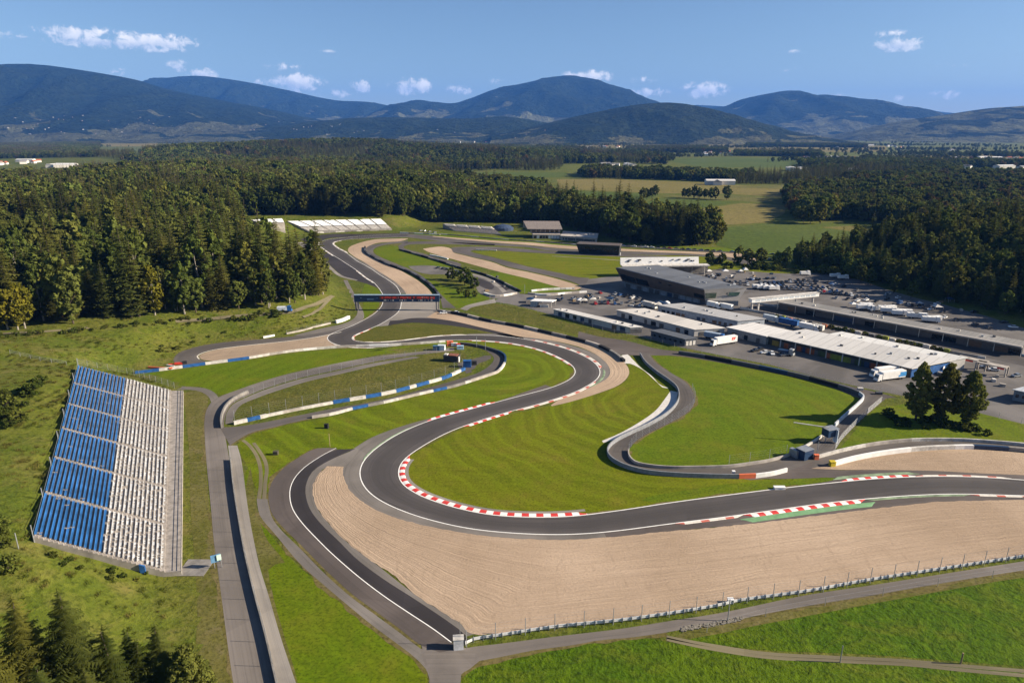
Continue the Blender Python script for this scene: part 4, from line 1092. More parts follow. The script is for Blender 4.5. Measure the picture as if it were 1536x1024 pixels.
W_FAR = [[tuple(P(*q)[:2]) for q in pl(s)] for s in (
    "206,264 300,262 500,257 585,261 640,257 760,256 838,256 846,248 930,244 1000,247 1010,240 960,233 880,226 800,222 700,220 560,219 420,219 330,222 250,228 215,238", "-200,269 60,269 150,272 205,276 205,268 150,266 60,266 -200,266", "-200,241 60,238 150,242 203,248 203,240 150,234 60,229 -200,231", "100,256 150,254 200,257 200,260 150,259",
    "866,262 900,256 1000,262 1100,266 1200,266 1215,276 1130,277 1060,272 960,269 880,268",
    "1185,262 1240,256 1330,252 1440,254 1440,264 1560,266 1700,268 1700,276 1430,272 1300,279 1200,279",
    "1100,229 1230,231 1235,236 1105,234", "1290,240 1340,243 1440,247 1600,247 1600,253 1440,252 1300,248", "1000,226 1090,226 1090,229 1000,229", "1200,246 1300,247 1420,250 1420,254 1200,252", "1120,217 1300,219 1300,222 1120,220", "940,222 1060,222 1060,228 940,229", "90,216 150,215 150,230 60,232 -160,232 -160,222")]
FIELD_EDGE = [PS(s) for s in ("955,301 970,297 985,292", "1022,295 1040,294 1062,294 1082,296", "1094,297 1094,297.5", "940,308 950,304 962,301")]

def fill(poly, spacing, jitter=.45):
    p = np.array(poly); x0, y0 = p.min(0); x1, y1 = p.max(0)
    xs, ys = np.arange(x0, x1, spacing), np.arange(y0, y1, spacing)
    X, Y = np.meshgrid(xs, ys); X = X.ravel() + rng.normal(0, spacing * jitter, X.size); Y = Y.ravel() + rng.normal(0, spacing * jitter, Y.size)
    # only what the photograph's side of the valley can show
    keep = in_poly(poly, X, Y) & (np.abs(X) < 0.86 * Y + 80)
    return np.stack([X[keep], Y[keep]], 1)

def patchy(x, y, sc, seed):
    return np.array([mnoise.noise(Vector((a * sc, b * sc, seed))) for a, b in zip(x, y)])

trees = []     # x, y, kind family, scale
def sow(poly, spacing, mixfn, smin=.7, smax=1.15):
    q = fill(poly, spacing)
    f = patchy(q[:, 0], q[:, 1], 0.012, 3.0); g = patchy(q[:, 0], q[:, 1], 0.045, 8.0)
    for (x, y), a, b in zip(q, f, g):
        if b < -.42 and random.random() < .7: continue
        trees.append((x, y, ('T' if random.random() < .10 and x < 0 and y < 520 else mixfn(x, y, a, b)), random.uniform(smin - .1, smax + .12) * (1 + .35 * b)))

def mix_left(x, y, a, b):
    if y < 430 and x < -60: return 'S' if b + a * .7 + random.gauss(0, .25) > -0.12 else ('T' if random.random() < .55 else 'B')
    if y < 620: return 'S' if a + random.gauss(0, .3) > -.05 else ('B' if random.random() < .8 else 'T')
    k = a + random.gauss(0, .2)
    return 'S' if k > .12 else ('R' if random.random() < .05 and y > 1000 else 'B')
def mix_right(x, y, a, b):
    k = a + random.gauss(0, .25)
    return 'S' if k > .08 else ('T' if random.random() < .25 else 'B')
def mix_mid(x, y, a, b):
    return 'S' if a + random.gauss(0, .2) > .3 else ('R' if b > .25 and random.random() < .45 else 'B')

sow(W_LEFT, 7.0, mix_left, .8, 1.25)
n0_ = len(trees); sow(W_RIGHT, 6.6, mix_right, .6, 1.0)
trees[n0_:] = [(a, b, c, d * (.62 + .38 * float(smoothstep(200, 330, a)))) for a, b, c, d in trees[n0_:]]
sow(W_MID, 9.0, mix_mid, .75, 1.1)
near = [t_ for t_ in trees if math.hypot(t_[0], t_[1]) < 900]
far_ = [t_ for t_ in trees if math.hypot(t_[0], t_[1]) >= 900]
FAM = {'S': SP, 'B': BR, 'T': BRT, 'R': RUST, 'Y': YEL}

# trees that show one by one: along the edges of the woods, the nearest first
def edge_key(t_):
    x, y = t_[0], t_[1]
    return math.hypot(x, y) * (1.0 if (x < 0 or y < 520) else 1.25)
near.sort(key=edge_key)
single = near[:250]; rest = near[250:]
def wood_label(k, x, y):
    if x < 0 and y < 520: w = 'at the front of the dark hillside forest behind the blue grandstand'
    elif x < 0: w = 'in the wood beside the far white grandstand'
    else: w = 'on the dark wooded slope behind the car park'
    return {'S': 'dark pointed spruce ', 'B': 'round green broadleaf tree ', 'T': 'tall pale-stemmed broadleaf tree ', 'R': 'rust-tinted broadleaf tree ', 'Y': 'yellow-green tree '}[k] + w, \
        ('forest edge trees above the track' if x < 0 else 'trees on the slope behind the car park') + {'S': ', spruce', 'B': ', round', 'T': ', tall', 'R': ', rust', 'Y': ', yellow'}[k]
for x, y, k, s in single:
    lb, gr = wood_label(k, x, y)
    plant(random.choice(FAM[k]), x, y, s, None, lb, 'tree', gr)

def mass(name, tl, fams):
    protos = []; start = {}
    for k, ks in fams.items(): start[k] = (len(protos), len(ks)); protos += ks
    p = np.array([(a, b) for a, b, _, _ in tl])
    z = terr(p[:, 0], p[:, 1]) - .2
    idx = [start[k][0] + random.randrange(start[k][1]) for _, _, k, _ in tl]
    return scatter(name, np.column_stack([p, z]), protos, idx, [s for *_, s in tl])
mass('forest', [t_ for t_ in rest if t_[0] < 100 or t_[1] > 620], {'S': SP, 'B': BR, 'T': BRT, 'R': RUST})
mass('forest', [t_ for t_ in rest if not (t_[0] < 100 or t_[1] > 620)], {'S': SP, 'B': BR, 'T': BRT, 'R': RUST})
FF = {'S': FARS, 'B': FARB[:2], 'T': FARB[:2], 'R': FARB[2:]}
mass('forest', far_, FF)
far_pts = []
for i, poly in enumerate(W_FAR):
    q = fill(poly, 17.0 if i in (0, 2) else 12.0)
    f = patchy(q[:, 0], q[:, 1], 0.004, 5.0); g = patchy(q[:, 0], q[:, 1], 0.012, 9.0)
    for (x, y), a, b in zip(q, f, g):
        if i == 0 and b < -0.42: continue
        k = 'S' if a > .05 else 'B'
        if random.random() < .05 and a < 0.2: k = 'R'
        far_pts.append((x, y, k, random.uniform(.75, 1.25) * (1.12 if i == 0 else .95)))
# hedgerows and clumps out on the plain
for _ in range(70):
    px, py = random.choice((random.uniform(-100, 1640), random.uniform(850, 1640))), 206 + 40 * random.random() ** 1.3
    c = P(px, py); n = random.randint(30, 90); a = random.uniform(-.2, .2)
    if (560 < px < 1180 and py > 236) or (px < 560 and py > 215): continue
    for j in range(n):
        e = (j - n / 2) * 9.5
        if random.random() < .15: continue
        far_pts.append((c[0] + e * math.cos(a), c[1] + e * math.sin(a) + random.gauss(0, 9), random.choice('BBSB'), random.uniform(.55, 1.0)))
for _ in range(110):
    px, py = random.uniform(-100, 1640), 203 + 40 * random.random() ** 1.6
    if 560 < px < 1560 and py > 232 and px < 900: continue
    c = P(px, py); n = random.randint(6, 26); a = random.uniform(-.25, .25)
    for j in range(n):
        e = random.gauss(0, 1) * n * 9
        far_pts.append((c[0] + e * math.cos(a), c[1] + e * math.sin(a) + random.gauss(0, 14), random.choice('BBS'), random.uniform(.6, 1.0)))
mass('valley_woods', far_pts, FF)

# ---- solitary trees
for i, (px, py, k, s) in enumerate(((1373, 630, 0, 1.0), (1411, 633, 1, 1.0), (1448, 638, 2, 1.0))):
    p = P(px, py)
    plant(TRIO[k], p[0], p[1], s, None, ['dark conical tree, leftmost of three standing before the paddock', 'broad tree in the middle of three standing before the paddock',
                                         'lighter round tree, rightmost of three standing before the paddock'][i], 'tree', None, 1.0)
for i, (px, py, s) in enumerate(((678, 420, .95), (697, 428, 1.2), (711, 432, .8), (690, 441, .5), (700, 446, .55), (712, 446, .45), (692, 422, .7))):
    p = P(px, py); plant(PARKT[i % 2], p[0], p[1], s, None, 'round bushy tree on the lawn beside the small kart paddock', 'tree', 'trees on the kart paddock lawn')
for i, (px, py) in enumerate(((1026, 297), (1033, 297), (1041, 298), (1049, 298), (1057, 298), (1066, 299), (1073, 299), (970, 299), (977, 297), (983, 295), (964, 302))):
    p = P(px, py); plant(BR[i % 4], p[0], p[1], random.uniform(.7, .9), None, 'dark tree in a small clump out on the tan fields', 'tree', 'trees in the field clumps')
p = P(1090, 300); plant(BR[1], p[0], p[1], 1.0, None, 'single round tree standing alone right of the field clump', 'tree')
for i, (px, py, k) in enumerate(((1196, 333, 0), (1215, 336, 1), (1230, 336, 2), (1205, 334, 3))):
    p = P(px, py); plant(BR[k], p[0], p[1], random.uniform(.9, 1.15), None, 'round tree at the corner of the mid wood beside the green field', 'tree', 'corner trees of the mid wood')
q = G(233, 474); plant(YEL[0], q[0], q[1], 1.1, None, 'bright yellow-green tree with a bare white stem at the forest edge', 'tree', None, 1.1)
for i, (px, py) in enumerate(((12, 494), (27, 494), (38, 492))):
    q = G(px, py); plant(YEL[i % 2], q[0], q[1], .95, None, 'yellowish broadleaf tree at the far left end of the forest edge', 'tree', 'yellowish trees at the forest corner')
q = G(110, 486); plant(BR[2], q[0], q[1], .95, None, 'mid-green tree leaning out over the forest path', 'tree')
# big spruces in the bottom left corner
for i, (px, py, k, s, lb) in enumerate(((66, 1088, 0, 1.06, 'tall spruce with a bare pale stem, leftmost at the lower left corner'),
                                       (134, 1096, 1, 1.08, 'tall spruce with a dense dark top, second from the lower left corner'),
                                       (186, 1096, 2, .78, 'short bright spruce between the two taller groups at the lower left'),
                                       (226, 1084, 0, .74, 'small spruce beside the bushy corner trees'),
                                       (14, 1120, 2, .85, 'shaded spruce cut by the left edge of the picture'),
                                       (160, 1160, 1, .8, 'spruce at the bottom edge in front of the dark top'),
                                       (95, 1170, 1, .85, 'spruce at the bottom edge below the bare-stemmed one'))):
    q = G(px, py); plant(SPN[k], q[0], q[1], s, None, lb, 'tree', None, 1.0)
for i, (px, py, s, lb) in enumerate(((258, 1080, .86, 'dense spruce in the lower left corner left of the rounded tree'), (296, 1090, .78, 'rounded green tree at the bottom edge by the service road'),
                                    (212, 1072, .66, 'smaller dense spruce between the short bright one and the rounded tree'))):
    q = G(px, py); plant(SPN[i % 3] if i != 1 else TRIO[1], q[0], q[1], s, None, lb, 'tree', None, 1.0)
# bushes
def bushes(s, n, smin, smax, label, group, spread=4.0, kinds=BUSH):
    line = smooth(GS(s), n=max(2, n))
    for i in range(n):
        b = line[i % len(line)]; x, y = b[0] + random.gauss(0, spread), b[1] + random.gauss(0, spread * .6)
        plant(random.choice(kinds), x, y, random.uniform(smin, smax), None, label, 'bush', group)
bushes("-20,508 40,503 100,499 160,494 220,488 280,483 310,480", 30, .5, .9, 'low bush in the hedge below the forest path', 'hedge bushes below the forest path', 1.6)
bushes("360,478 400,474 425,470", 14, .6, 1.1, 'bush on the grassy bank below the parked van', 'bushes on the bank below the van', 1.6)
bushes("10,640 20,610 32,590 45,575", 16, .8, 1.5, 'dark scrub bush on the slope left of the blue grandstand', 'scrub left of the grandstand', 2.5)
bushes("0,800 8,830 4,860", 8, .9, 1.4, 'dark scrub bush at the left edge below the grandstand', 'scrub at the left edge', 2.5)
bushes("85,838 120,852 160,860 200,864 250,862", 10, .3, .6, 'small bush growing at the near foot of the grandstand', 'bushes at the foot of the grandstand', 2.0)
bushes("1320,622 1340,630 1358,636 1372,642", 14, .6, 1.0, 'bush on the green bank left of the three trees', 'bushes left of the three trees', 2.0)
bushes("1384,628 1400,636 1420,640 1450,644 1475,650", 26, .5, 1.0, 'bush at the foot of the three trees before the paddock', 'bushes at the foot of the three trees', 2.5)
bushes("240,520 236,530 330,497 335,500", 6, .4, .8, 'bush on the steep bank above the track loop', 'bushes on the bank above the loop', 1.0)
bushes("1085,400 1110,398 1130,402 1160,404 1185,405 1215,408 1260,412", 46, .9, 2.2, 'shrub in the planted strip behind the pit building', 'shrubs behind the pit building', 8.0)
for i, (px, py, s) in enumerate(((1064, 398, .55), (1082, 398, .45), (1107, 396, .6), (1121, 396, .62), (1140, 398, .72), (1165, 401, .55), (1178, 402, .6), (1275, 418, .7), (1290, 424, .62), (1305, 428, .5), (1340, 440, .5), (1366, 448, .55))):
    p = P(px, py); plant(BR[i % 4], p[0], p[1], s, None, 'planted tree between the pit building and the dark wooded slope', 'tree', 'planted trees behind the pit building')
# rough growth on the banks
tp = []
for poly, n in ((HILL_L, 8000),):
    a = GS("-150,520 0,506 150,496 300,482 420,472 500,462")
    rr = np.random.default_rng(5)
    xs = rr.uniform(-420, -55, n * 5); ys = rr.uniform(90, 400, n * 5)
    ok = in_poly(poly, xs, ys) & ~in_poly(W_LEFT, xs, ys) & ~in_poly(SQ, xs, ys) & (dist_poly(SQ, xs, ys) > 1.2) & (dist_poly(poly, xs, ys) > 3)
    xs, ys = xs[ok][:n], ys[ok][:n]
    f = patchy(xs, ys, .05, 2.0)
    tp = [(x, y, a_) for x, y, a_ in zip(xs, ys, f) if a_ > -.25]
TUFT = []
for i, lm in enumerate((leaf_mat('dry grass blades', (0.12, 0.112, 0.026), (0.15, 0.13, 0.035), (0.10, 0.105, 0.02), .3), leaf_mat('green grass blades', (0.08, 0.105, 0.014), (0.1, 0.112, 0.018), (0.09, 0.105, 0.014), .3))):
    r = np.random.default_rng(200 + i); V = []; F = []
    for k in range(60):
        x, y = r.normal(0, .55, 2); a = r.uniform(0, 6.28); hh = r.uniform(.35, .95); w_ = .07
        b = len(V); V += [(x - w_ * math.cos(a), y - w_ * math.sin(a), 0), (x + w_ * math.cos(a), y + w_ * math.sin(a), 0), (x + r.normal(0, .25), y + r.normal(0, .25), hh)]; F.append((b, b + 1, b + 2))
    k = Kind.__new__(Kind); k.proto = bpy.data.objects.new('tuft_shape', raw_mesh('tuft', np.array(V), F, [], [lm])); TUFT.append(k)
q = np.array([(x, y) for x, y, _ in tp]); z = terr(q[:, 0], q[:, 1])
STAND_KEEP = len(q)
scatter('rough_grass', np.column_stack([q, z]), TUFT, [0 if a_ + random.gauss(0, .15) > .05 else 1 for *_, a_ in tp], [random.uniform(.45, 1.05) for _ in tp])
# ------------------------------------------------------------------ paints and building stuffs
CONC = plain('concrete', (0.34, 0.305, 0.27), 0.9, 0.2, 0.3, 0.35)
CONC_D = plain('dark concrete', (0.20, 0.185, 0.17), 0.9, 0.2, 0.35, 0.4)
STEP = plain('terrace concrete', (0.275, 0.245, 0.22), 0.9, 0.2, 0.35, 0.6)
SEATB = plain('blue seat plastic', (0.028, 0.125, 0.32), 0.5, 0.35, 0.4, 0.25)
SEATW = plain('white seat plastic', (0.47, 0.475, 0.485), 0.5, 0.35, 0.25, 0.25)
WHITE2 = plain('bright white sheet', (.86, .85, .83), .5, .3, .05, .2)
STEEL = plain('galvanised steel', (0.30, 0.31, 0.32), 0.45, 0.5, 0.2, 1.0, 0.4)
STEEL_D = plain('dark steel', (0.07, 0.07, 0.075), 0.5, 0.4, 0.2)
WHITE = plain('white paint', (0.74, 0.72, 0.69), 0.5, 0.4, 0.1, 0.5)
OFFW = plain('weathered white', (0.50, 0.47, 0.43), 0.7, 0.3, 0.35, 0.5)
BLUE = plain('barrier blue', (0.018, 0.085, 0.25), 0.55, 0.35, 0.4, 0.6)
NAVY = plain('navy panel', (0.012, 0.035, 0.085), 0.45, 0.4, 0.2, 0.5)
REDP = plain('red paint', (0.60, 0.05, 0.03), 0.5, 0.4, 0.15)
ORNG = plain('orange red paint', (0.70, 0.16, 0.07), 0.6, 0.3, 0.1)
YELW = plain('yellow paint', (0.55, 0.42, 0.03), 0.6, 0.3, 0.2)
TYRE = plain('black rubber', (0.018, 0.018, 0.02), 0.8, 0.2, 0.3, 1.5)
GLASS = plain('dark glass', (0.012, 0.016, 0.022), 0.08, 0.6, 0.2)
GLASSG = plain('greenish glass', (0.035, 0.06, 0.035), 0.1, 0.6, 0.5, 0.3)
CLAD = plain('shaded bronze cladding', (0.085, 0.065, 0.055), 0.5, 0.4, 0.2, 0.25)
CLADG = plain('grey cladding', (0.30, 0.275, 0.25), 0.6, 0.35, 0.12, 0.3)
ROOFD = None
def roof_mat(name, col, seam=1.2, contrast=.25, ang=0.0):
    m, nt, N, L = new_mat(name); t = NT(nt); p = t.n('ShaderNodeTexCoord').outputs['Object']
    mp = t.n('ShaderNodeMapping'); L.new(p, mp.inputs['Vector']); mp.inputs['Rotation'].default_value = (0, 0, ang)
    sep = t.n('ShaderNodeSeparateXYZ'); L.new(mp.outputs[0], sep.inputs[0])
    f = t.math('FRACT', t.math('DIVIDE', sep.outputs[0], seam))
    ln = t.math('LESS_THAN', f, 0.10)
    pan = t.n('ShaderNodeTexNoise', noise_dimensions='1D'); L.new(t.math('FLOOR', t.math('DIVIDE', sep.outputs[0], seam * 5)), pan.inputs['W']); pan.inputs['Scale'].default_value = 7.3
    c = t.mix([q * .82 for q in col], [min(1, q * 1.15) for q in col], t.maprange(pan.outputs['Fac'], .35, .65))
    c = t.mix(c, [q * .5 for q in col], t.math('MULTIPLY', ln, contrast * 2))
    st = t.noise(t.scalevec(mp.outputs[0], (0.8, .12, 1)), 1.0, 5, .65)
    c = t.mix(c, [q * .6 for q in col], t.math('MULTIPLY', t.maprange(st, .5, .75), .5))
    t.principled(c, .6, .35)
    return m
def ang_of(a, b): return math.atan2(b[1] - a[1], b[0] - a[0])

# ------------------------------------------------------------------ grandstands
def stand(name, label, F0, F1, B0, B1, rows, secs, aisle, row_mat, seat, front=0.12, max_parts=100, ground=-1.5, fold=None, seat_name='seat_row', blocks=False):
    """F0-F1 is the front edge, B0-B1 the back edge; rows of seats climb from front to back"""
    F0, F1, B0, B1 = (np.asarray(q, float) for q in (F0, F1, B0, B1))
    root = thing(name, label, 'grandstand', F0)
    def S(u, v):
        return (F0 + (F1 - F0) * u) * (1 - v) + (B0 + (B1 - B0) * u) * v
    body = MB(); vs = np.linspace(front, 1.0, rows + 1)
    zr = [S(0, 0)[2] + (S(0, 1)[2] - S(0, 0)[2]) * i / rows for i in range(rows + 1)]
    N = 24; us = np.linspace(0, 1, N + 1)
    prof = [(0.0, zr[0]), (front, zr[0])]
    for i in range(rows): prof += [(vs[i], zr[i + 1] - .02), (vs[i + 1], zr[i + 1])]
    ring = []
    for u in us:
        line = []
        for v, z in prof:
            q = S(u, v); line.append((q[0], q[1], z))
        ring.append(line)
    k = len(prof)
    V = [p for l in ring for p in l]; F = []
    for i in range(N):
        for j in range(k - 1): F.append((i * k + j, (i + 1) * k + j, (i + 1) * k + j + 1, i * k + j + 1))
    a = np.cross(np.array(V[F[0][1]]) - V[F[0][0]], np.array(V[F[0][2]]) - V[F[0][1]])
    if a[2] < 0: F = [f[::-1] for f in F]
    body.add(V, F, 0)
    # side, front and rear walls down to the ground
    def skirt(top):
        b = [(p[0], p[1], min(p[2] - .3, tz(p[0], p[1]) + ground)) for p in top]
        n = len(top); V2 = list(top) + b
        body.add(V2, [(i, i + 1, n + i + 1, n + i) for i in range(n - 1)] + [(n + i, n + i + 1, i + 1, i) for i in range(0)], 1)
    skirt(ring[0]); skirt(ring[-1][::-1]); skirt([l[0] for l in ring][::-1]); skirt([l[-1] for l in ring])
    body.build('terrace', [STEP, CONC], root, F0)
    LEN = np.linalg.norm(S(1, .5) - S(0, .5))
    jobs = []
    for s in range(secs):
        for r in range(rows):
            jobs.append((s, r))
    cam_d = lambda j: np.linalg.norm(S((j[0] + .5) / secs, (vs[j[1]] + vs[j[1] + 1]) / 2) - np.array([0, 0, CAM_H]))
    jobs.sort(key=cam_d)
    tdir = (F1 - F0); tdir /= np.linalg.norm(tdir)
    back = (B0 - F0) * np.array([1, 1, 0]); back /= np.linalg.norm(back)
    a_r = ang_of(F0, F1)
    if blocks:
        groups = {}
        for j in jobs: groups.setdefault(j[0], []).append(j)
        jobs = [g for g in groups.values()]
    else: jobs = [[j] for j in jobs]
    restmb = MB(); mats = [SEATB, SEATW, OFFW, WHITE2]
    for n, g in enumerate(jobs):
        mb = MB() if n < max_parts else restmb
        for s, r in g:
            mi = row_mat(s, r)
            if mi is None: continue
            u0, u1 = s / secs + aisle / LEN / 2, (s + 1) / secs - aisle / LEN / 2
            v = vs[r] + (vs[r + 1] - vs[r]) * .60
            p0, p1 = S(u0, v), S(u1, v); p0[2] = p1[2] = zr[r + 1]
            a_ = ang_of(p0, p1); L_ = np.linalg.norm(p1 - p0)
            if seat == 'sheet' and mi == 3:
                if r == 6 or (r == 0 and row_mat(s, 0) == 3):
                    c4 = [S(u0, vs[r]), S(u1, vs[r]), S(u1, 1.0), S(u0, 1.0)]
                    for q_, zz in zip(c4, (zr[r + 1], zr[r + 1], zr[-1], zr[-1])): q_[2] = zz + .55
                    mb.hexa(ccw(c4), [q_ + np.array([0, 0, .12]) for q_ in ccw(c4)], 3)
                continue
            if seat in ('bench', 'sheet'):
                dd_ = np.linalg.norm((B0 - F0)[:2]) / rows; mb.box((p0 + p1) / 2 + np.array([0, 0, .22]), (L_, dd_ * .86, .42), a_, mi)
                continue
            ns = int(L_ / .52)
            for q in range(ns):
                if random.random() < (.10 if mi == 1 else .008): continue
                c = p0 + (p1 - p0) * ((q + .5) / ns)
                up = (mi == 1 and random.random() < .55)
                w = .49
                if not up: mb.box(c + np.array([0, 0, .40]) - back * .02, (w, .46, .06), a_, mi)
                mb.box(c + back * .15 + np.array([0, 0, .57]), (w, .08, .40), a_, mi)
                if q % 2 == 0: mb.box(c + back * .1 + np.array([0, 0, .2]), (.08, .08, .4), a_, 2)
        if n < max_parts and mb.v: mb.build(seat_name, mats, root, F0)
    if restmb.v:
        o = restmb.build('seat_rows', mats, root, F0); o['kind'] = 'stuff'
    return root, S, zr

GS0 = [P(272, 856, 1.2), P(275, 585, 1.2), P(50, 806, 13.0), P(117, 549, 13.0)]
st, S, zr = stand('grandstand', 'open grandstand of blue and white seat rows on the left slope', *GS0, 27, 6, 1.5,
                  lambda s, r: 1 if r < 13 else 0, 'seat', 0.125)
mb = MB()
for u in np.linspace(0.0, 1.0, 8):
    q = S(u, 1.0); pm = MB(); pm.tube(q + np.array([0, 0, -2]), q + np.array([0, 0, 3.2]), .12, 6); pm.build('post', STEEL, st, GS0[0])
for u0, u1 in zip(np.linspace(0, 1, 25)[:-1], np.linspace(0, 1, 25)[1:]):
    a, b = S(u0, 0), S(u1, 0)
    for h in (.55, 1.05): mb.tube(a + np.array([0, 0, h]), b + np.array([0, 0, h]), .06, 4)
    mb.tube(a, a + np.array([0, 0, 1.1]), .06, 4)
mb.build('front_rail', STEEL_D, st, GS0[0])
mb = MB()
for u0, u1 in zip(np.linspace(0, 1, 15)[:-1], np.linspace(0, 1, 15)[1:]):
    a, b = S(u0, 1.0), S(u1, 1.0)
    mb.tube(a + np.array([0, 0, 1.0]), b + np.array([0, 0, 1.0]), .05, 4)
mb.build('back_rail', STEEL, st, GS0[0])
q = S(-0.002, .30); w_ = S(-.002, .26); dz_ = tz(q[0], q[1])
MB().hexa(ccw([q + [0, -.15, -2.9], w_ + [0, -.15, -2.9], w_ + [0, .2, -2.9], q + [0, .2, -2.9]]), [p + np.array([0, 0, 2.2]) for p in ccw([q + [0, -.15, -2.9], w_ + [0, -.15, -2.9], w_ + [0, .2, -2.9], q + [0, .2, -2.9]])]).build('door', BLUE, st, GS0[0])

a0, a1, b1, b0 = SQ2
stand('grandstand', 'long white grandstand on the grass bank at the far hairpin', a0, a1, b0, b1, 15, 8, 1.6,
      lambda s, r: 3 if r >= 6 else 2, 'sheet', .03, ground=-2, seat_name='seat_block', blocks=True)
a0, a1, b1, b0 = SQ3
stand('grandstand', 'short white grandstand at the wood edge left of the long one', a0, a1, b0, b1, 6, 3, 1.2, lambda s, r: 3, 'sheet', .05, ground=-3, seat_name='seat_block', blocks=True)
a0, a1 = P(682, 346, .5), P(752, 351.5, .5); b0, b1 = AT(664, 336, a0[1] + 24), AT(738, 341, a1[1] + 24)
stand('grandstand', 'grey concrete terrace stand behind the top straight', a0, a1, b0, b1, 8, 4, 2.0, lambda s, r: 2 if r > 4 else None, 'bench', .08, ground=-1, seat_name='seat_block', blocks=True)

# ------------------------------------------------------------------ buildings
def openings(root, org, a, b, n, w, h, z0, mat, name, depth=.18, skip=0.0, jitter=0.0, t0=.04, t1=.96, mats2=None):
    """a row of openings on the outside of the wall from a to b"""
    a, b = np.asarray(a, float), np.asarray(b, float); d = b - a; ang = ang_of(a, b); L_ = np.linalg.norm(d[:2])
    nn = np.array([d[1], -d[0], 0]) / L_
    for i in range(n):
        if random.random() < skip: continue
        t_ = t0 + (t1 - t0) * (i + .5) / n
        c = a + d * t_ + nn * (.05) + np.array([0, 0, z0 + h / 2])
        ww = w * (1 + random.uniform(-jitter, jitter))
        mt = random.choice(mats2) if mats2 else mat
        MB().box(c, (ww, depth, h), ang).build(name, mt, root, org)

def shed(name, label, A, B, C, h, wallm, roofm, cat='building', slope=0.0, over=.45, openings_fn=None, end_mat=None, roof_t=.28):
    """A-B is the long side that faces the camera, C the far corner beyond B"""
    A, B, C = (np.asarray(P(*q) if len(q) == 2 else q, float) for q in (A, B, C)); D = A + C - B
    root = thing(name, label, cat, A)
    base = [A, B, C, D]
    t_ = [p + np.array([0, 0, h + (slope if i in (2, 3) else 0)]) for i, p in enumerate(base)]
    wl = MB().hexa([p + np.array([0, 0, -.3]) for p in base], t_, 0).build('wall', wallm, root, A)
    u = (B - A) / np.linalg.norm(B - A); v = (C - B) / np.linalg.norm(C - B)
    e = [A - u * over - v * over, B + u * over - v * over, C + u * over + v * over, D - u * over + v * over]
    lo = [p + np.array([0, 0, h + .003 + (slope if i in (2, 3) else 0)]) for i, p in enumerate(e)]
    hi = [p + np.array([0, 0, roof_t]) for p in lo]
    rf = MB().hexa(lo, hi, 0)
    rt = rf.build('roof', roofm, root, A)
    if openings_fn: openings_fn(root if openings_fn is globals().get('garages') else wl, A, B, C, D)
    if np.linalg.norm(B - A) > 30:
        for i in range(int(np.linalg.norm(B - A) / 9)):
            f, g = random.uniform(.04, .96), random.uniform(.25, .75)
            p = A + (B - A) * f + (C - B) * g; zz = h + roof_t + slope * g
            MB().box(p + [0, 0, zz + .3], (random.uniform(.5, 1.4), random.uniform(.5, 1.0), .75), ang_of(A, B)).build('roof_vent', random.choice([STEEL, STEEL_D, OFFW]), rt, A)
    return root, (A, B, C, D)

def rm(name, col, A, B, **k):
    return roof_mat(name, col, ang=-ang_of(P(*A), P(*B)), **k)

# pit building: dark wedge with leaning ends
A_, B_, C_ = P(933, 431), P(1057, 458), P(1107, 458.5); D_ = A_ + (C_ - B_) * 1.25
At, Bt, Ct, Dt = AT(923, 401.7, A_[1] + 3), AT(1056.7, 435.3, B_[1] - 1), AT(1120, 432, C_[1] + 3), AT(986, 397.6, A_[1] + 20)
pit = thing('pit_building', 'large dark wedge-shaped pit building with a leaning grey end', 'building', A_)
z_ = np.array([0, 0, -.3])
lo3 = [A_ + [0, 0, 4.4], B_ + [0, 0, 3.0], C_ + [0, 0, 3.0], D_ + [0, 0, 4.4]]
nrm = np.array([(B_ - A_)[1], -(B_ - A_)[0], 0]) / np.linalg.norm((B_ - A_)[:2])
inn = [p - nrm * (2.2 if i < 2 else 0) for i, p in enumerate((A_, B_, C_, D_))]
pit_gf = MB().hexa([p + z_ for p in inn], [p + np.array([0, 0, (4.4, 3.0, 3.0, 4.4)[i]]) for i, p in enumerate(inn)]).build('ground_floor', plain('grey blue wall', (0.16, 0.18, 0.21), .7, .3), pit, A_)
up = MB().hexa(lo3, [At, Bt, Ct, Dt], 0)
up.m[3] = 1; up.m[4] = 1  # paler cladding on the sunlit end and back, shade coloured into the rest
pit_uf = up.build('upper_floor', [CLAD, CLADG], pit, A_)
cen = (At + Bt + Ct + Dt) / 4
pit_rf = MB().hexa([p + (cen - p) * .012 + np.array([0, 0, .005]) for p in (At, Bt, Ct, Dt)], [p + (cen - p) * .03 + np.array([0, 0, .45]) for p in (At, Bt, Ct, Dt)]).build('roof', rm('standing seam roof', (0.125, 0.13, 0.14), (928, 418), (1056, 456), seam=1.0, contrast=.35), pit, A_)
def quad_on(c00, c10, c11, c01, u0, u1, v0, v1, out, name, mat, root, org, th=.12):
    c = [np.asarray(q, float) for q in (c00, c10, c11, c01)]
    f = lambda u, v: (c[0] * (1 - u) + c[1] * u) * (1 - v) + (c[3] * (1 - u) + c[2] * u) * v
    n = np.cross(c[1] - c[0], c[3] - c[0]); n /= np.linalg.norm(n); n = n * (1 if n @ np.asarray(out, float) > 0 else -1)
    q = [f(u0, v0), f(u1, v0), f(u1, v1), f(u0, v1)]
    return MB().hexa([p - n * .05 for p in q], [p + n * th for p in q]).build(name, mat, root, org)
for u0, u1, v0, v1 in ((.02, .10, .1, .6), (.10, .20, .08, .55), (.21, .36, .08, .55), (.885, .99, .12, .5), (.50, .53, .62, .72), (.61, .65, .62, .72)):
    quad_on(lo3[0], lo3[1], Bt, At, u0, u1, v0, v1, nrm, 'window', GLASS, pit_uf, A_)
outr = np.array([(C_ - B_)[1], -(C_ - B_)[0], 0])
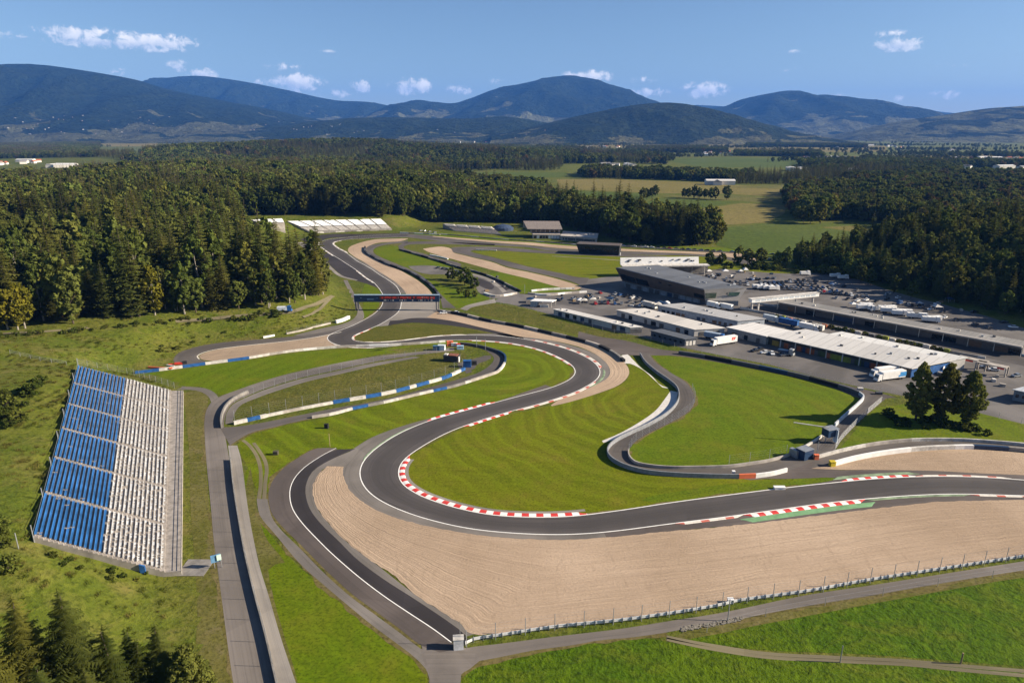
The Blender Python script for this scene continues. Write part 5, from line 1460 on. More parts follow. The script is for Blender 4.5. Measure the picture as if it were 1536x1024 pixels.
for u0, u1, v0, v1, mt in ((.02, .30, .22, .70, GLASSG), (.62, .90, .42, .70, GLASSG), (.55, .6, .55, .66, GLASS)):
    quad_on(lo3[1], lo3[2], Ct, Bt, u0, u1, v0, v1, outr, 'window', mt, pit_uf, A_)
for i in range(13):
    t_ = .05 + .9 * i / 12
    c = inn[0] + (inn[1] - inn[0]) * t_ + nrm * .03 + np.array([0, 0, 1.3])
    MB().box(c, (3.6, .2, 2.5), ang_of(A_, B_)).build('garage_door', random.choice([NAVY, STEEL_D, plain('pale garage door', (.22, .25, .29), .6), STEEL_D]), pit_gf, A_)
for i in range(16):
    f1, f2 = random.uniform(.08, .92), random.uniform(.15, .85)
    p = (At * (1 - f1) + Bt * f1) * (1 - f2) + (Dt * (1 - f1) + Ct * f1) * f2
    if i < 8: MB().box(p + [0, 0, .75], (random.uniform(.8, 2.2), random.uniform(.8, 1.4), .7), ang_of(A_, B_)).build('roof_vent', STEEL, pit_rf, A_)
# white wing behind its roof
wa, wb = P(934, 399.5, 8), P(1053, 398, 8)
wing = thing('pit_terrace', 'long white terrace deck rising behind the dark pit building', 'terrace', wa)
wd = (wb - wa) / np.linalg.norm(wb - wa); wn = np.array([-wd[1], wd[0], 0])
MB().hexa([wa + wn * 7, wb + wn * 7, wb + wn * 9.5 + [0, 0, 0], wa + wn * 9.5], [wa + wn * 8.6 + [0, 0, 4.6], wb + wn * 8.6 + [0, 0, 4.6], wb + wn * 9.4 + [0, 0, 4.6], wa + wn * 9.4 + [0, 0, 4.6]]).build('parapet', WHITE, wing, wa)
MB().hexa([wa + [0, 0, -.8], wb + wd * 6 + [0, 0, -.8], wb + wd * 6 + wn * 6.95 + [0, 0, -.8], wa + wn * 6.95 + [0, 0, -.8]], [wa, wb + wd * 6, wb + wd * 6 + wn * 6.95, wa + wn * 6.95]).build('deck', OFFW, wing, wa)
MB().box((wb + wa) / 2 + wn * 8 + wd * 6 + [0, 0, -4], (60, 1.5, 6), ang_of(wa, wb)).build('rear_wall', CONC_D, wing, wa)
for i in range(26):
    t_ = random.uniform(.05, .97); b_ = wa + (wb - wa) * t_ + wn * 7.72 + [0, 0, random.choice((1.6, 2.1, 3.1))]
    if i < 14: MB().box(b_, (random.uniform(.5, 2.2), .9, random.uniform(.3, .8)), ang_of(wa, wb)).build('window', GLASS, wing, wa)
for t_ in (.12, .5, .9, 1.06):
    q = wa + (wb - wa) * t_ + wn * 4; MB().tube((q[0], q[1], 0), q + [0, 0, -.8], .25, 8).build('column', OFFW, wing, wa)

# long row of pit garages beyond the straight
gA, gB = P(1168, 463.5), P(1532, 533.5)
gd = (gB - gA) / np.linalg.norm(gB - gA); gn = np.array([-gd[1], gd[0], 0])
def garages(root, A, B, C, D):
    n = 22
    for i in range(n):
        t_ = (i + .5) / n
        MB().box(A + (B - A) * t_ - gn * .05 + np.array([0, 0, 1.35]), (5.4, .25, 2.5), ang_of(A, B)).build('garage_door', random.choice([NAVY, STEEL_D, STEEL_D, GLASS, plain('brown shutter', (.12, .075, .05), .6)]), root, A)
    for i in range(n // 2 + 1):
        MB().tube(A + (B - A) * (i / (n // 2)) - gn * 2.0, A + (B - A) * (i / (n // 2)) - gn * 2.0 + np.array([0, 0, 4.7]), .16, 6).build('column', OFFW, root, A)
    MB().hexa([A - gn * 3.2 + [0, 0, 4.35], B - gn * 3.2 + [0, 0, 4.35], B - gn * .46 + [0, 0, 4.35], A - gn * .46 + [0, 0, 4.35]], [A - gn * 3.2 + [0, 0, 5.0], B - gn * 3.2 + [0, 0, 5.0], B - gn * .46 + [0, 0, 5.0], A - gn * .46 + [0, 0, 5.0]]).build('canopy', CLADG, root, A)
shed('pit_garages', 'long low row of pit garages with a grey roof along the pit straight', gA, gB, gB + gn * 9, 4.7, plain('dark render', (.12, .11, .105), .8), rm('grey sheet roof', (0.24, 0.225, 0.205), (1168, 463), (1532, 533), seam=2.2, contrast=.4), openings_fn=garages)
p = P(1545, 521); shed('control_tower', 'round-topped pale tower at the far right end of the pit garages', p, p + [7, -1, 0], p + [8, 5, 0], 8, CLADG, OFFW, 'tower', openings_fn=lambda r, A, B, C, D: openings(r, A, A, B, 2, 2.4, 1.6, 5.2, GLASS, 'window'))

# white bridge over the pit straight
ba, bb = P(1127, 466), P(1221, 456.5)
br = thing('pit_bridge', 'white bridge crossing the pit straight beside the dark pit building', 'bridge', ba)
dv = (bb - ba) / np.linalg.norm(bb - ba); an = ang_of(ba, bb); Lb = np.linalg.norm(bb - ba)
br_s = MB().box((ba + bb) / 2 + [0, 0, 6.2], (Lb + 3, 3.0, 2.1), an).build('span', WHITE, br, ba)
MB().box((ba + bb) / 2 + [0, 0, 7.35], (Lb + 4, 3.6, .16), an).build('roof', OFFW, br, ba)
nb_ = np.array([dv[1], -dv[0], 0])
for t_ in np.linspace(.06, .94, 11):
    MB().box(ba + (bb - ba) * t_ + nb_ * 1.5 + [0, 0, 6.3], (Lb / 14, .12, 1.0), an).build('window', plain('pale glazing', (.46, .50, .54), .2, .6), br_s, ba)
for t_ in (.0, .10, .68, .97):
    q = ba + (bb - ba) * t_; MB().box(q + [0, 0, 2.55], (.6, 1.2, 5.2), an).build('pier', OFFW, br, ba)

# paddock sheds
def dark_doors(n, w=2.6, h=2.3, skip=.2, mats2=None):
    ms = mats2 or [STEEL_D, NAVY, GLASS, plain('rust door', (.16, .10, .06), .7)]
    return lambda root, A, B, C, D: (openings(root, A, A, B, n, w, h, .15, None, 'door', skip=skip, jitter=.35, mats2=ms), openings(root, A, B, C, 2, 3.6, 2.2, .1, STEEL_D, 'door'))
WALLG = plain('pale render', (.42, .40, .375), .8, .2, .18, .25)
shed('paddock_shed', 'lowest white-roofed paddock shed at the grass bank', (830.5, 472), (945, 500), (962, 499), 3.1, WALLG, rm('white sheet roof a', (.60, .57, .53), (830, 472), (945, 500), seam=2.5), openings_fn=dark_doors(9))
shed('paddock_shed', 'second white-roofed paddock shed, behind the small dark hut', (925, 474), (1041, 504.5), (1086, 502), 3.5, WALLG, rm('white sheet roof b', (.58, .54, .49), (925, 474), (1041, 504), seam=2.5), openings_fn=dark_doors(9))
shed('paddock_shed', 'flat grey-roofed shed directly below the pit building', (987, 467.5), (1105.5, 492), (1146, 488.5), 3.8, plain('blue grey wall', (.30, .33, .37), .7), rm('grey sheet roof b', (.40, .39, .38), (987, 467), (1105, 492), seam=1.8, contrast=.4), openings_fn=dark_doors(14, 2.2, 1.6, .1))
shed('paddock_shed', 'bright white-roofed shed behind the white transporter', (1090, 503), (1148, 517), (1188, 509.5), 4.2, plain('dim render', (.24, .23, .22), .8), rm('white sheet roof c', (.66, .63, .59), (1090, 503), (1148, 517), seam=3), openings_fn=dark_doors(3))
COLM = [plain('lime stock', (.20, .22, .03), .8), plain('ochre stock', (.26, .17, .03), .8), STEEL_D, STEEL_D, plain('dim green', (.06, .08, .03), .8), plain('rust stock', (.28, .08, .03), .8), NAVY]
r5, (sA, sB, sC, sD) = shed('paddock_garages', 'longest white-roofed garage row with open yellow-green bays', (1152, 516.5), (1364.5, 566.5), (1422, 557), 4.2, plain('painted bay shade', (.05, .048, .042), .9), rm('white sheet roof d', (.58, .555, .52), (1152, 516), (1364, 566), seam=4), slope=.9, over=.9,  # solid wall coloured near black for the deep shade inside the bays
     openings_fn=lambda root, A, B, C, D: (openings(root, A, A, B, 21, 3.4, 2.5, .2, None, 'bay', mats2=COLM, jitter=.25), openings(root, A, A, B, 8, .5, 4.1, .05, WALLG, 'pier', depth=.3)))
MB().hexa([sB + [0, 0, 0], sC + [0, 0, 0], sC + (sC - sB) * 0 + (sB - sA) / np.linalg.norm(sB - sA) * .3, sB + (sB - sA) / np.linalg.norm(sB - sA) * .3], [q + np.array([0, 0, 4.0]) for q in (sB, sC, sC + (sB - sA) / np.linalg.norm(sB - sA) * .3, sB + (sB - sA) / np.linalg.norm(sB - sA) * .3)]).build('gable', BLUE, r5, sA)
for t_ in (.45, .85): MB().box(sB + (sC - sB) * t_ + (sB - sA) / np.linalg.norm(sB - sA) * .32 + [0, 0, 2.2], (.16, 2.6, 1.6), ang_of(sA, sB)).build('window', WHITE, r5, sA)
q2 = (sD - sA) * 1.02
shed('paddock_garages', 'brighter second roof joined behind the longest garage row', sD + (sC - sD) * .16 + [0, 0, 0] + (sD - sA) * .03, sC + (sC - sD) * -.005 + (sD - sA) * .03, sC + (sD - sA) * .42, 4.6, WALLG, rm('white sheet roof e', (.68, .66, .62), (1152, 516), (1364, 566), seam=5), slope=.6)
shed('paddock_hut', 'small dark flat-roofed hut below the white-roofed sheds', (976, 506), (1027, 519.5), (1044, 517.5), 3.5, plain('slate wall', (.07, .08, .10), .7), rm('dark felt roof', (.10, .105, .115), (976, 506), (1027, 519), seam=3), openings_fn=lambda r, A, B, C, D: (openings(r, A, A, B, 6, 1.2, 1.0, 1.2, GLASS, 'window'), openings(r, A, B, C, 3, 1.4, 2.2, .3, OFFW, 'door')))
shed('paddock_hut', 'small grey hut with a pale flat roof at the right edge', (1518, 600), (1550, 607), (1580, 599), 4.2, plain('hut wall', (.17, .19, .21), .7), rm('hut roof', (.42, .44, .47), (1518, 600), (1550, 607), seam=2), openings_fn=lambda r, A, B, C, D: openings(r, A, A, B, 3, 1.0, 1.2, 1.6, GLASS, 'window'))
# far buildings round the top straight
fa, fb = P(869, 380), P(928, 383); fn = np.array([-(fb - fa)[1], (fb - fa)[0], 0]); fn /= np.linalg.norm(fn)
dk = thing('race_control', 'dark glass box building hanging over the far straight', 'building', fa)
fl = (fb - fa) / np.linalg.norm(fb - fa)
dk_b = MB().hexa([fa, fb, fb + fn * 9, fa + fn * 9], [fa - fl * 2.5 - fn * 2 + [0, 0, 8], fb + fl * .8 - fn * 2 + [0, 0, 8], fb + fl * .8 + fn * 11 + [0, 0, 8], fa - fl * 2.5 + fn * 11 + [0, 0, 8]]).build('body', plain('black cladding', (.022, .026, .032), .4, .4), dk, fa)
MB().hexa([q + np.array([0, 0, 8.005]) for q in (fa - fl * 2.6 - fn * 2.1, fb + fl - fn * 2.1, fb + fl + fn * 11.1, fa - fl * 2.6 + fn * 11.1)], [q + np.array([0, 0, 8.5]) for q in (fa - fl * 2.6 - fn * 2.1, fb + fl - fn * 2.1, fb + fl + fn * 11.1, fa - fl * 2.6 + fn * 11.1)]).build('roof', plain('brown roof', (.10, .08, .07), .7), dk, fa)
for i in range(7):
    t_ = .08 + .13 * i; quad_on(fa, fb, fb - fn * 2 + [0, 0, 8], fa - fn * 2 + [0, 0, 8], t_, t_ + .1, .35, .7, -fn, 'window', GLASS, dk_b, fa)
MB().hexa([fb - fn * 1.2 + fl * .2, fb + fl * 1.6 - fn * 1.2, fb + fl * 1.6, fb + fl * .2], [q + np.array([0, 0, 2.4]) for q in (fb - fn * 1.2 + fl * 1.0, fb + fl * 1.6 - fn * 1.2, fb + fl * 1.6, fb + fl * 1.0)]).build('stair', WHITE, dk, fa)
pA, pB = P(799, 358), P(841, 358.5)
pv = thing('hospitality_pavilion', 'brown-roofed pavilion in front of the far wood', 'building', pA)
pn = np.array([0, 1, 0.])
MB().hexa([pA, pB, pB + pn * 26, pA + pn * 26], [q + np.array([0, 0, 4.2]) for q in (pA, pB, pB + pn * 26, pA + pn * 26)]).build('ground_floor', plain('buff wall', (.42, .36, .30), .8), pv, pA)
MB().hexa([q + np.array([0, 0, 4.205]) for q in (pA + pn * 9 - [2, 0, 0], pB + pn * 9, pB + pn * 25, pA + pn * 25 - [2, 0, 0])], [q + np.array([0, 0, 8]) for q in (pA + pn * 9 - [2, 0, 0], pB + pn * 9, pB + pn * 25, pA + pn * 25 - [2, 0, 0])]).build('upper_floor', plain('upper wall', (.34, .30, .27), .8), pv, pA)
MB().hexa([q + np.array([0, 0, 8.005]) for q in (pA + pn * 6 - [5, 0, 0], pB + pn * 6 + [2, 0, 0], pB + pn * 26, pA + pn * 26 - [9, 0, 0])], [q + np.array([0, 0, z]) for q, z in ((pA + pn * 6 - [5, 0, 0], 8.6), (pB + pn * 6 + [2, 0, 0], 8.6), (pB + pn * 26, 14), (pA + pn * 26 - [9, 0, 0], 14))]).build('roof', plain('brown sheet roof', (.21, .175, .155), .7), pv, pA)
openings(pv, pA, pA, pB, 9, 2.2, 2.6, .4, None, 'door', mats2=[STEEL_D, WHITE, GLASS, REDP])
openings(pv, pA, pA + pn * 9 + [-2, 0, 4.2], pB + pn * 9 + [0, 0, 4.2], 6, 3.4, 2.6, .7, GLASS, 'window')
shed('hospitality_block', 'low flat pale block right of the brown-roofed pavilion', (841, 360), (895, 364), (897, 356.5), 4.0, plain('pale buff', (.40, .37, .33), .8), plain('gravel roof', (.40, .36, .32), .9), openings_fn=lambda r, A, B, C, D: openings(r, A, A, B, 12, 2.4, 2.0, .6, STEEL_D, 'door', jitter=.4))
tA = P(737, 346.5); tn = thing('marquee', 'dark blue marquee beside the grey terrace stand', 'tent', tA)
m_ = MB(); k = 18
for i in range(k):
    a0_, a1_ = 2 * math.pi * i / k, 2 * math.pi * (i + 1) / k
    for (r0_, z0_), (r1_, z1_) in (((9, 0), (9, 2.8)), ((9, 2.8), (6, 5.2)), ((6, 5.2), (0.2, 6.6))):
        f_ = lambda r_, a, z: tA + np.array([12 + r_ * 1.25 * math.cos(a), 6 + r_ * math.sin(a), z])
        m_.add([f_(r0_, a0_, z0_), f_(r0_, a1_, z0_), f_(r1_, a1_, z1_), f_(r1_, a0_, z1_)], [(0, 1, 2, 3)])
m_.build('canopy', plain('tent cloth', (.03, .05, .10), .7), tn, tA)
MB().box(tA + [-1, -1, 1.2], (6, 4, 2.4)).build('porch', OFFW, tn, tA)

# ------------------------------------------------------------------ gantry over the track
ga, gb = P(536, 465.5), P(656.5, 465.5)
gt = thing('gantry', 'advertising gantry bridge spanning the track, navy at one end and red lettered', 'gantry', ga)
gl = (gb - ga) / np.linalg.norm(gb - ga); gang = ang_of(ga, gb); GL = np.linalg.norm(gb - ga)
MB().box((ga + gb) / 2 + [0, 0, 7.3], (GL + 2.4, 2.2, 3.9), gang).build('beam', NAVY, gt, ga)
gf = np.array([gl[1], -gl[0], 0])
MB().box((ga + gb) / 2 + gl * (GL * .13) + gf * 1.13 + [0, 0, 7.95], (GL * .68, .1, 1.9), gang).build('banner', plain('maroon banner', (.11, .035, .035), .6, .3, .5, .6), gt, ga)
MB().box((ga + gb) / 2 + [0, 0, 9.35], (GL + 2.6, 2.5, .18), gang).build('top_edge', plain('pale blue edge', (.22, .30, .38), .6), gt, ga)
mr = MB(); rr = random.Random(4); x_ = -.19
while x_ < .46:
    w_ = rr.uniform(.008, .02)
    if rr.random() < .82: mr.box((ga + gb) / 2 + gl * (GL * (x_ + w_ / 2)) + gf * 1.22 + [0, 0, 7.95 + rr.uniform(-.15, .15)], (GL * w_ * .85, .1, rr.uniform(.7, 1.3)), gang, rr.choice((0, 0, 0, 1)))
    x_ += w_
mr.build('lettering', [REDP, plain('salmon print', (.52, .20, .16), .6)], gt, ga)
mw = MB(); x_ = -.16
while x_ < .44:
    w_ = rr.uniform(.006, .016)
    if rr.random() < .5: mw.box((ga + gb) / 2 + gl * (GL * (x_ + w_ / 2)) + gf * 1.16 + [0, 0, 6.35], (GL * w_ * .8, .1, rr.uniform(.35, .8)), gang, 0)
    x_ += w_
for x_, w_ in ((-.44, .014), (-.34, .05), (-.30, .03), (-.24, .006)): mw.box((ga + gb) / 2 + gl * (GL * x_) + gf * 1.16 + [0, 0, 7.2 + (.5 if w_ < .02 else -.3)], (GL * w_, .1, .35), gang, 1)
mw.build('small_print', [OFFW, plain('faint blue print', (.16, .28, .42), .6)], gt, ga)
for q in (ga, gb):
    for s_ in (-.7, .7): MB().box(q + gl * s_ + [0, 0, 2.7], (.5, 1.6, 5.4), gang).build('leg', CONC_D, gt, ga)

# ------------------------------------------------------------------ walls and barriers
def wall_line(name, s, h, th, mats, label, cat='barrier', block=None, group=None, dz=0.0, pts=None, step=3.0, foot=None, smooth_line=True):
    """a solid wall along a line; mats alternate every block metres"""
    line = pts if pts is not None else PS(s)
    c = smooth(line, step=min(step, (block or step) / 2)) if smooth_line else np.asarray(line, float)
    c[:, 2] = terr(c[:, 0], c[:, 1]) + dz
    n = len(c); ss = np.concatenate([[0], np.cumsum(np.linalg.norm(np.diff(c[:, :2], axis=0), axis=1))])
    l, r = offset(c, th / 2), offset(c, -th / 2)
    v = []
    for q, z in ((l, -.2), (r, -.2), (r, h), (l, h)):
        w_ = q.copy(); w_[:, 2] += z; v.append(w_)
    V = np.vstack(v); F = []; M = []
    mats = mats if isinstance(mats, (list, tuple)) else [mats]
    for i in range(n - 1):
        mi = int(((ss[i] + ss[i + 1]) / 2) / block) % len(mats) if block else 0
        for a, b in ((1, 2), (2, 3), (3, 0)):
            F.append((a * n + i, a * n + i + 1, b * n + i + 1, b * n + i)); M.append(mi)
    F.append((0, n, 2 * n, 3 * n)); F.append((n - 1, 4 * n - 1, 3 * n - 1, 2 * n - 1)); M += [0, int(ss[-1] / block) % len(mats) if block else 0]
    org = c[0].copy()
    o = link_mesh(name, mesh(name, V - org, F, list(mats), midx=M), None, org)
    props(o, label, cat, group)
    return o

def fence(name, s, h, label, spacing=4.0, r=.06, wires=4, group=None, pts=None, mat=None, lean=0.0, z0=0.0, cat='fence', maxp=100, dens=1.0):
    """posts with wires strung between them"""
    line = pts if pts is not None else PS(s)
    c = smooth(line, step=spacing); c[:, 2] = terr(c[:, 0], c[:, 1]) + z0
    mat = mat or STEEL
    root = thing(name, label, cat, c[0], 0, group)
    nn = normals2d(c)
    wm = MB(); top = []
    pm = MB().tube((0, 0, -.2), (0, 0, h), r, 5); base = None
    for i, p in enumerate(c):
        t_ = p + np.array([nn[i][0] * lean, nn[i][1] * lean, h]); top.append(t_)
        if i < maxp:
            if base is None: base = pm.build('post', mat, root, (0, 0, 0)); o = base
            else: o = base.copy(); COL.objects.link(o); o.parent = root
            o.location = [float(q) for q in p - c[0]]
    for i in range(len(c) - 1):
        for k in range(wires):
            f = (k + 1) / wires * .97
            wm.tube(c[i] + (top[i] - c[i]) * f, c[i + 1] + (top[i + 1] - c[i + 1]) * f, .022 * dens, 3)
    wm.build('wire_mesh', mat, root, c[0])
    return root

BW = [BLUE, OFFW]
wall_line('tyre_barrier', "203,560.5 250,554.5 325,544.5 374,538", 1.05, 1.2, BW, 'blue and white tyre barrier along the end of the old track loop', block=9.5)
wall_line('concrete_wall', "374,538 425,529.5 475,524 525,520.7 584,518.5 620,516.5 650,514.5 668,513.2", 1.1, .5, [OFFW, CONC, OFFW, WHITE], 'long pale concrete wall between the mown lawn and the old loop', 'wall', block=8)
wall_line('tyre_barrier', "351,636.5 375,631 400,625.2", 1.2, 1.0, [OFFW, BLUE, OFFW, OFFW], 'white barrier end with one blue block at the road junction', block=4.5)
wall_line('tyre_barrier', "400,625 450,614.5 500,605", 1.0, .8, [OFFW, CONC, OFFW], 'pale barrier between the junction and the blue and white blocks', block=6)
wall_line('tyre_barrier', "500,605 540,598.5 584,590.5 630,578.5 667.5,567.8 683,561 697,554.5", 1.2, 1.0, [BLUE, OFFW], 'blue and white barrier on the inner side of the loop road', block=6)
wall_line('tyre_barrier', "468,627 500,621.8 530,613.8 580,603.8 630,591.8 680,580.6 706,572.6", .95, .8, [CONC, OFFW, BLUE, CONC_D, OFFW], 'low pale barrier with blue blocks on the outer side of the loop road', block=7)
wall_line('tyre_barrier', "706,572.6 718,568.8 734,563.5 746,559.2 755.5,549 758.5,538 755,532.5 747,528.3", 1.1, .8, [CONC, CONC, OFFW, NAVY, NAVY], 'grey and navy barrier round the end of the loop road', block=9)
wall_line('tyre_barrier', "747,528.3 735,524.4 722,521 705,518 690,516.5", 1.1, .8, [STEEL_D], 'dark barrier behind the loop road by the marshal cabins')
wall_line('concrete_wall', "333,642 332,634 334,622 341,609 353,598.5 372,589.5", 1.3, .6, [CONC_D], 'dark curved wall at the bend of the service road', 'wall')
wall_line('concrete_wall', "346,690 350,728 356,768 367,830 380.5,888 398,955 413,1019 428,1085", 1.1, .32, [CONC_D], 'long concrete wall beside the service road below the grandstand', 'wall')
wall_line('concrete_wall', "960,533 968,545.5 985,560.5 1003,573 1014.5,583 1018.5,595 1014.5,608 1000,623 975,638 948,650.5 928,660.5 915,670.5 911,680.5 917.5,691 938,702 968,710 1005,714 1055,716.5 1108,717.5", 1.5, .35, [plain('blue grey wall paint', (.20, .205, .22), .8)], 'long blue-grey wall round the outside of the winding loop road', 'wall')
wall_line('concrete_wall', "1108,717.5 1133,716.5", 1.5, .5, [ORNG], 'bright orange-red wall section at the end of the blue-grey wall', 'wall')
wall_line('concrete_wall', "1133,716.5 1158,713 1180,707.5", 1.4, .5, [WHITE], 'bright white wall section beside the orange-red one', 'wall')
wall_line('concrete_wall', "943,676 943.5,685.5 953,695.2 975.5,700.2 1005.5,702.7 1043,702.7 1093,701.2 1130.5,696.2 1152,692.7 1179,685.5 1196,678.5", 1.0, .4, [CONC], 'pale low wall round the inside of the winding loop road', 'wall')
wall_line('tyre_barrier', "1018,530.5 1060,537 1110,546.5 1152,555 1202,566 1239,576 1272,585.5 1288,592", 1.5, 1.1, [STEEL_D, TYRE, STEEL_D, NAVY], 'dark tyre wall along the upper edge of the big green infield', block=12)
wall_line('concrete_wall', "1288,592 1295,598 1287,608 1276,618 1264.5,628 1252,640", 1.5, .5, [plain('pale blue wall', (.42, .44, .47), .8)], 'pale wall bending down the right edge of the green infield', 'wall')
wall_line('concrete_wall', "1236,653 1222,662.5 1208,671", .9, .5, [OFFW], 'short pale wall left of the stilted marshal box', 'wall')
wall_line('concrete_wall', "1226,687.3 1264.5,677 1314.5,667.3 1364.5,662.2 1402,661.2 1452,662.2 1536,668.7 1650,681", 1.15, .5, [OFFW, CONC, OFFW], 'long curved pale wall below the green bank at the right', 'wall', block=20)
wall_line('tyre_barrier', "1250,698 1289.5,688 1339.5,679.7 1389.5,674.7 1439.5,672.7 1459,672.8", 1.4, 1.0, [WHITE, WHITE, OFFW], 'bright white curved barrier behind the right-hand gravel bed', block=16)
wall_line('tyre_barrier', "1459,672.8 1480,673.5 1512,675.6", 1.4, 1.0, [NAVY, NAVY], 'navy barrier continuing the white one beside the right-hand gravel', block=9)
wall_line('tyre_barrier', "1512,675.6 1536,677.5 1650,689", 1.4, 1.0, [CONC_D, NAVY], 'grey barrier at the right edge beyond the navy one', block=14)
wall_line('tyre_barrier', "657,467 692.5,472.5 730,481.5 780,490.6 830,502 868,511 900,520.6 923,532.6 936,543", 1.3, 1.3, [CONC_D, TYRE, CONC, TYRE], 'grey barrier with black tyre packs behind the curving gravel bed', block=10)
wall_line('tyre_barrier', "547.5,371 548.5,379 563,388.3 582,397.2 601,403.7 619,411.2 637,422.3 652,435 661,448", 1.2, 1.4, [TYRE, STEEL_D], 'black tyre wall between the far gravel and the loop', block=12)
wall_line('tyre_barrier', "599,375 619,380.5 644,387.8 670,396 690,402.5 712,408 740,417.5 768,431.5 781,438", 1.2, 1.0, [STEEL_D, TYRE, CONC_D], 'dark barrier behind the kart paddock', block=10)
wall_line('tyre_barrier', "504,484.6 514,481.8 523.5,477.5", 1.6, 1.4, [WHITE], 'white foam barrier at the left exit of the gantry bend')
wall_line('concrete_wall', "430,501.5 455,496.5 480,490 496,486", .9, .5, [CONC], 'grey wall at the foot of the bank below the van', 'wall')
wall_line('concrete_wall', "395,507 412,504", .9, .8, [WHITE], 'short white wall at the foot of the bank above the old loop', 'wall')
wall_line('concrete_wall', "250,548 262,550", .5, .6, [OFFW], 'low pale kerb block at the left end of the old loop', 'wall')
wall_line('pit_wall', "1110,463 1153,471.5 1203,482.6 1286,499.5 1376,516.5 1429,529.5 1478,538.5", 1.2, .5, [OFFW, CONC, OFFW], 'lower pit wall with stored goods along the pit straight', 'wall', block=11)
wall_line('pit_wall', "1130,455.6 1160,459.2 1200,466 1280,482 1345,495.2 1420,509.5 1530,533 1640,556", 1.0, .3, [plain('pale rail blue', (.28, .34, .40), .6)], 'upper pale-blue pit wall in front of the pit garages', 'wall')
wall_line('concrete_wall', "797,437.5 815,435.5 840,434.4 862,433.8", 1.2, 1.0, [WHITE, OFFW], 'white blocks at the end of the small lawn by the paddock entrance', 'barrier', block=4)
wall_line('concrete_wall', "792,441 820,443.5 850,440.5 880,438.6", 1.1, 1.0, [CONC, WHITE, OFFW], 'row of pale blocks along the paddock entrance road', 'barrier', block=5)
wall_line('concrete_wall', "726,441 742,445 760,443.5 775,440.5", 1.2, 1.2, [WHITE, OFFW, CONC], 'white blocks at the corner of the kart paddock', 'barrier', block=5)
wall_line('concrete_wall', "600,349.6 640,351.2 660,352.5", 1.0, .8, [WHITE, CONC], 'white blocks beside the far hairpin straight', 'barrier', block=8)
wall_line('concrete_wall', "464,351.5 500,348.8 560,346.3 588,345.3", 1.2, .8, [CONC_D, OFFW, CONC_D], 'dark and pale wall in front of the far white grandstand', 'wall', block=7)
wall_line('concrete_wall', "660,351.5 700,354.6 750,359 800,362.2 866,367.5", .9, .7, [OFFW, CONC_D, CONC_D, CONC], 'broken pale wall along the grass above the top gravel', 'wall', block=9)
wall_line('concrete_wall', "905,368.5 960,371.6 1040,376.5 1100,379.6", .9, .7, [CONC_D, CONC], 'low wall between the parked cars and the top gravel', 'wall', block=9)
wall_line('concrete_wall', "714,375.2 745,376.2", .9, .8, [OFFW], 'pale wall at the tip of the far inner lawn', 'wall')
wall_line('concrete_wall', "645,383 660,386 672,389", .9, .9, [WHITE], 'white wall left of the kart paddock barrier', 'wall')

# armco rail and debris fence of the big gravel bed
ARM = PS("698,967.5 712,961 746,955.5 838.6,941.5 928.5,932.6 1012,921 1080,909.5 1113,902 1208,889 1303,872 1398,857.3 1493,842.8 1660,817")
am = smooth(ARM, step=2.0)
arm = thing('guard_rail', 'steel guard rail on posts along the lower edge of the big gravel bed', 'guard rail', am[0])
m1 = MB()
for z0_, z1_ in ((.30, .58), (.66, .94)):
    l, r = offset(am, .05), offset(am, -.05)
    for i in range(len(am) - 1):
        m1.add([tuple(l[i][:2]) + (z0_,), tuple(l[i + 1][:2]) + (z0_,), tuple(l[i + 1][:2]) + (z1_,), tuple(l[i][:2]) + (z1_,)], [(0, 1, 2, 3)])
        m1.add([tuple(r[i][:2]) + (z0_,), tuple(r[i + 1][:2]) + (z0_,), tuple(r[i + 1][:2]) + (z1_,), tuple(r[i][:2]) + (z1_,)], [(3, 2, 1, 0)])
        m1.add([tuple(l[i][:2]) + (z1_,), tuple(l[i + 1][:2]) + (z1_,), tuple(r[i + 1][:2]) + (z1_,), tuple(r[i][:2]) + (z1_,)], [(3, 2, 1, 0)])
m1.build('rail', plain('rail zinc', (.62, .62, .62), .5, .5, .15, .8, .0), arm, am[0])
pb = None
for i, p in enumerate(am[::1][:98]):
    if pb is None: pb = MB().box((0, 0, .45), (.14, .5, 1.2)).build('post', STEEL, arm, (0, 0, 0)); o = pb
    else: o = pb.copy(); COL.objects.link(o); o.parent = arm
    q = p - am[0]; o.location = (q[0], q[1], 0)
fence('debris_fence', None, 4.2, 'tall debris fence on slim posts along the big gravel bed', 6.3, .085, 6, pts=offset(smooth(ARM, step=3), -.6), dens=.55)
fence('debris_fence', None, 2.2, 'low field fence on the far side of the perimeter road', 13, .06, 2, pts=PS("1060,948 1113,932 1208,913 1303,897 1398,880 1493,866 1640,842"), dens=.7)
fence('debris_fence', None, 2.6, 'fence on top of the long wall beside the service road', 7.5, .055, 3, pts=PS("346,690 350,728 356,768 367,830 380.5,888 398,955 413,1019 428,1085"), z0=1.0, dens=.22)
fence('debris_fence', None, 3.0, 'fence beside the upper service road round the grassy mound', 5.0, .07, 5, pts=PS("352,604 375,593 400,583 450,568 500,557 550,546 584,539.5 620,534 655,529.5"), dens=1.0)
fence('debris_fence', None, 4.5, 'tall catch fence at the foot of the grassy mound', 6.0, .07, 6, pts=PS("352,632 400,621.5 450,611 500,601.8 584,587 630,575.5 667,564.5 694,552"), dens=.8)
fence('debris_fence', None, 3.0, 'fence on the inside of the winding loop road', 4.5, .07, 5, pts=PS("943,678 950.5,664.5 968,652 993,639.5 1018,627 1036,614.5 1042.5,600 1038,585"), dens=1.2)
fence('debris_fence', None, 4.0, 'catch fence standing in the green infield above the pale low wall', 7.0, .07, 5, pts=PS("1093,699.5 1130.5,694.5 1152,691 1179,684"), dens=.6)
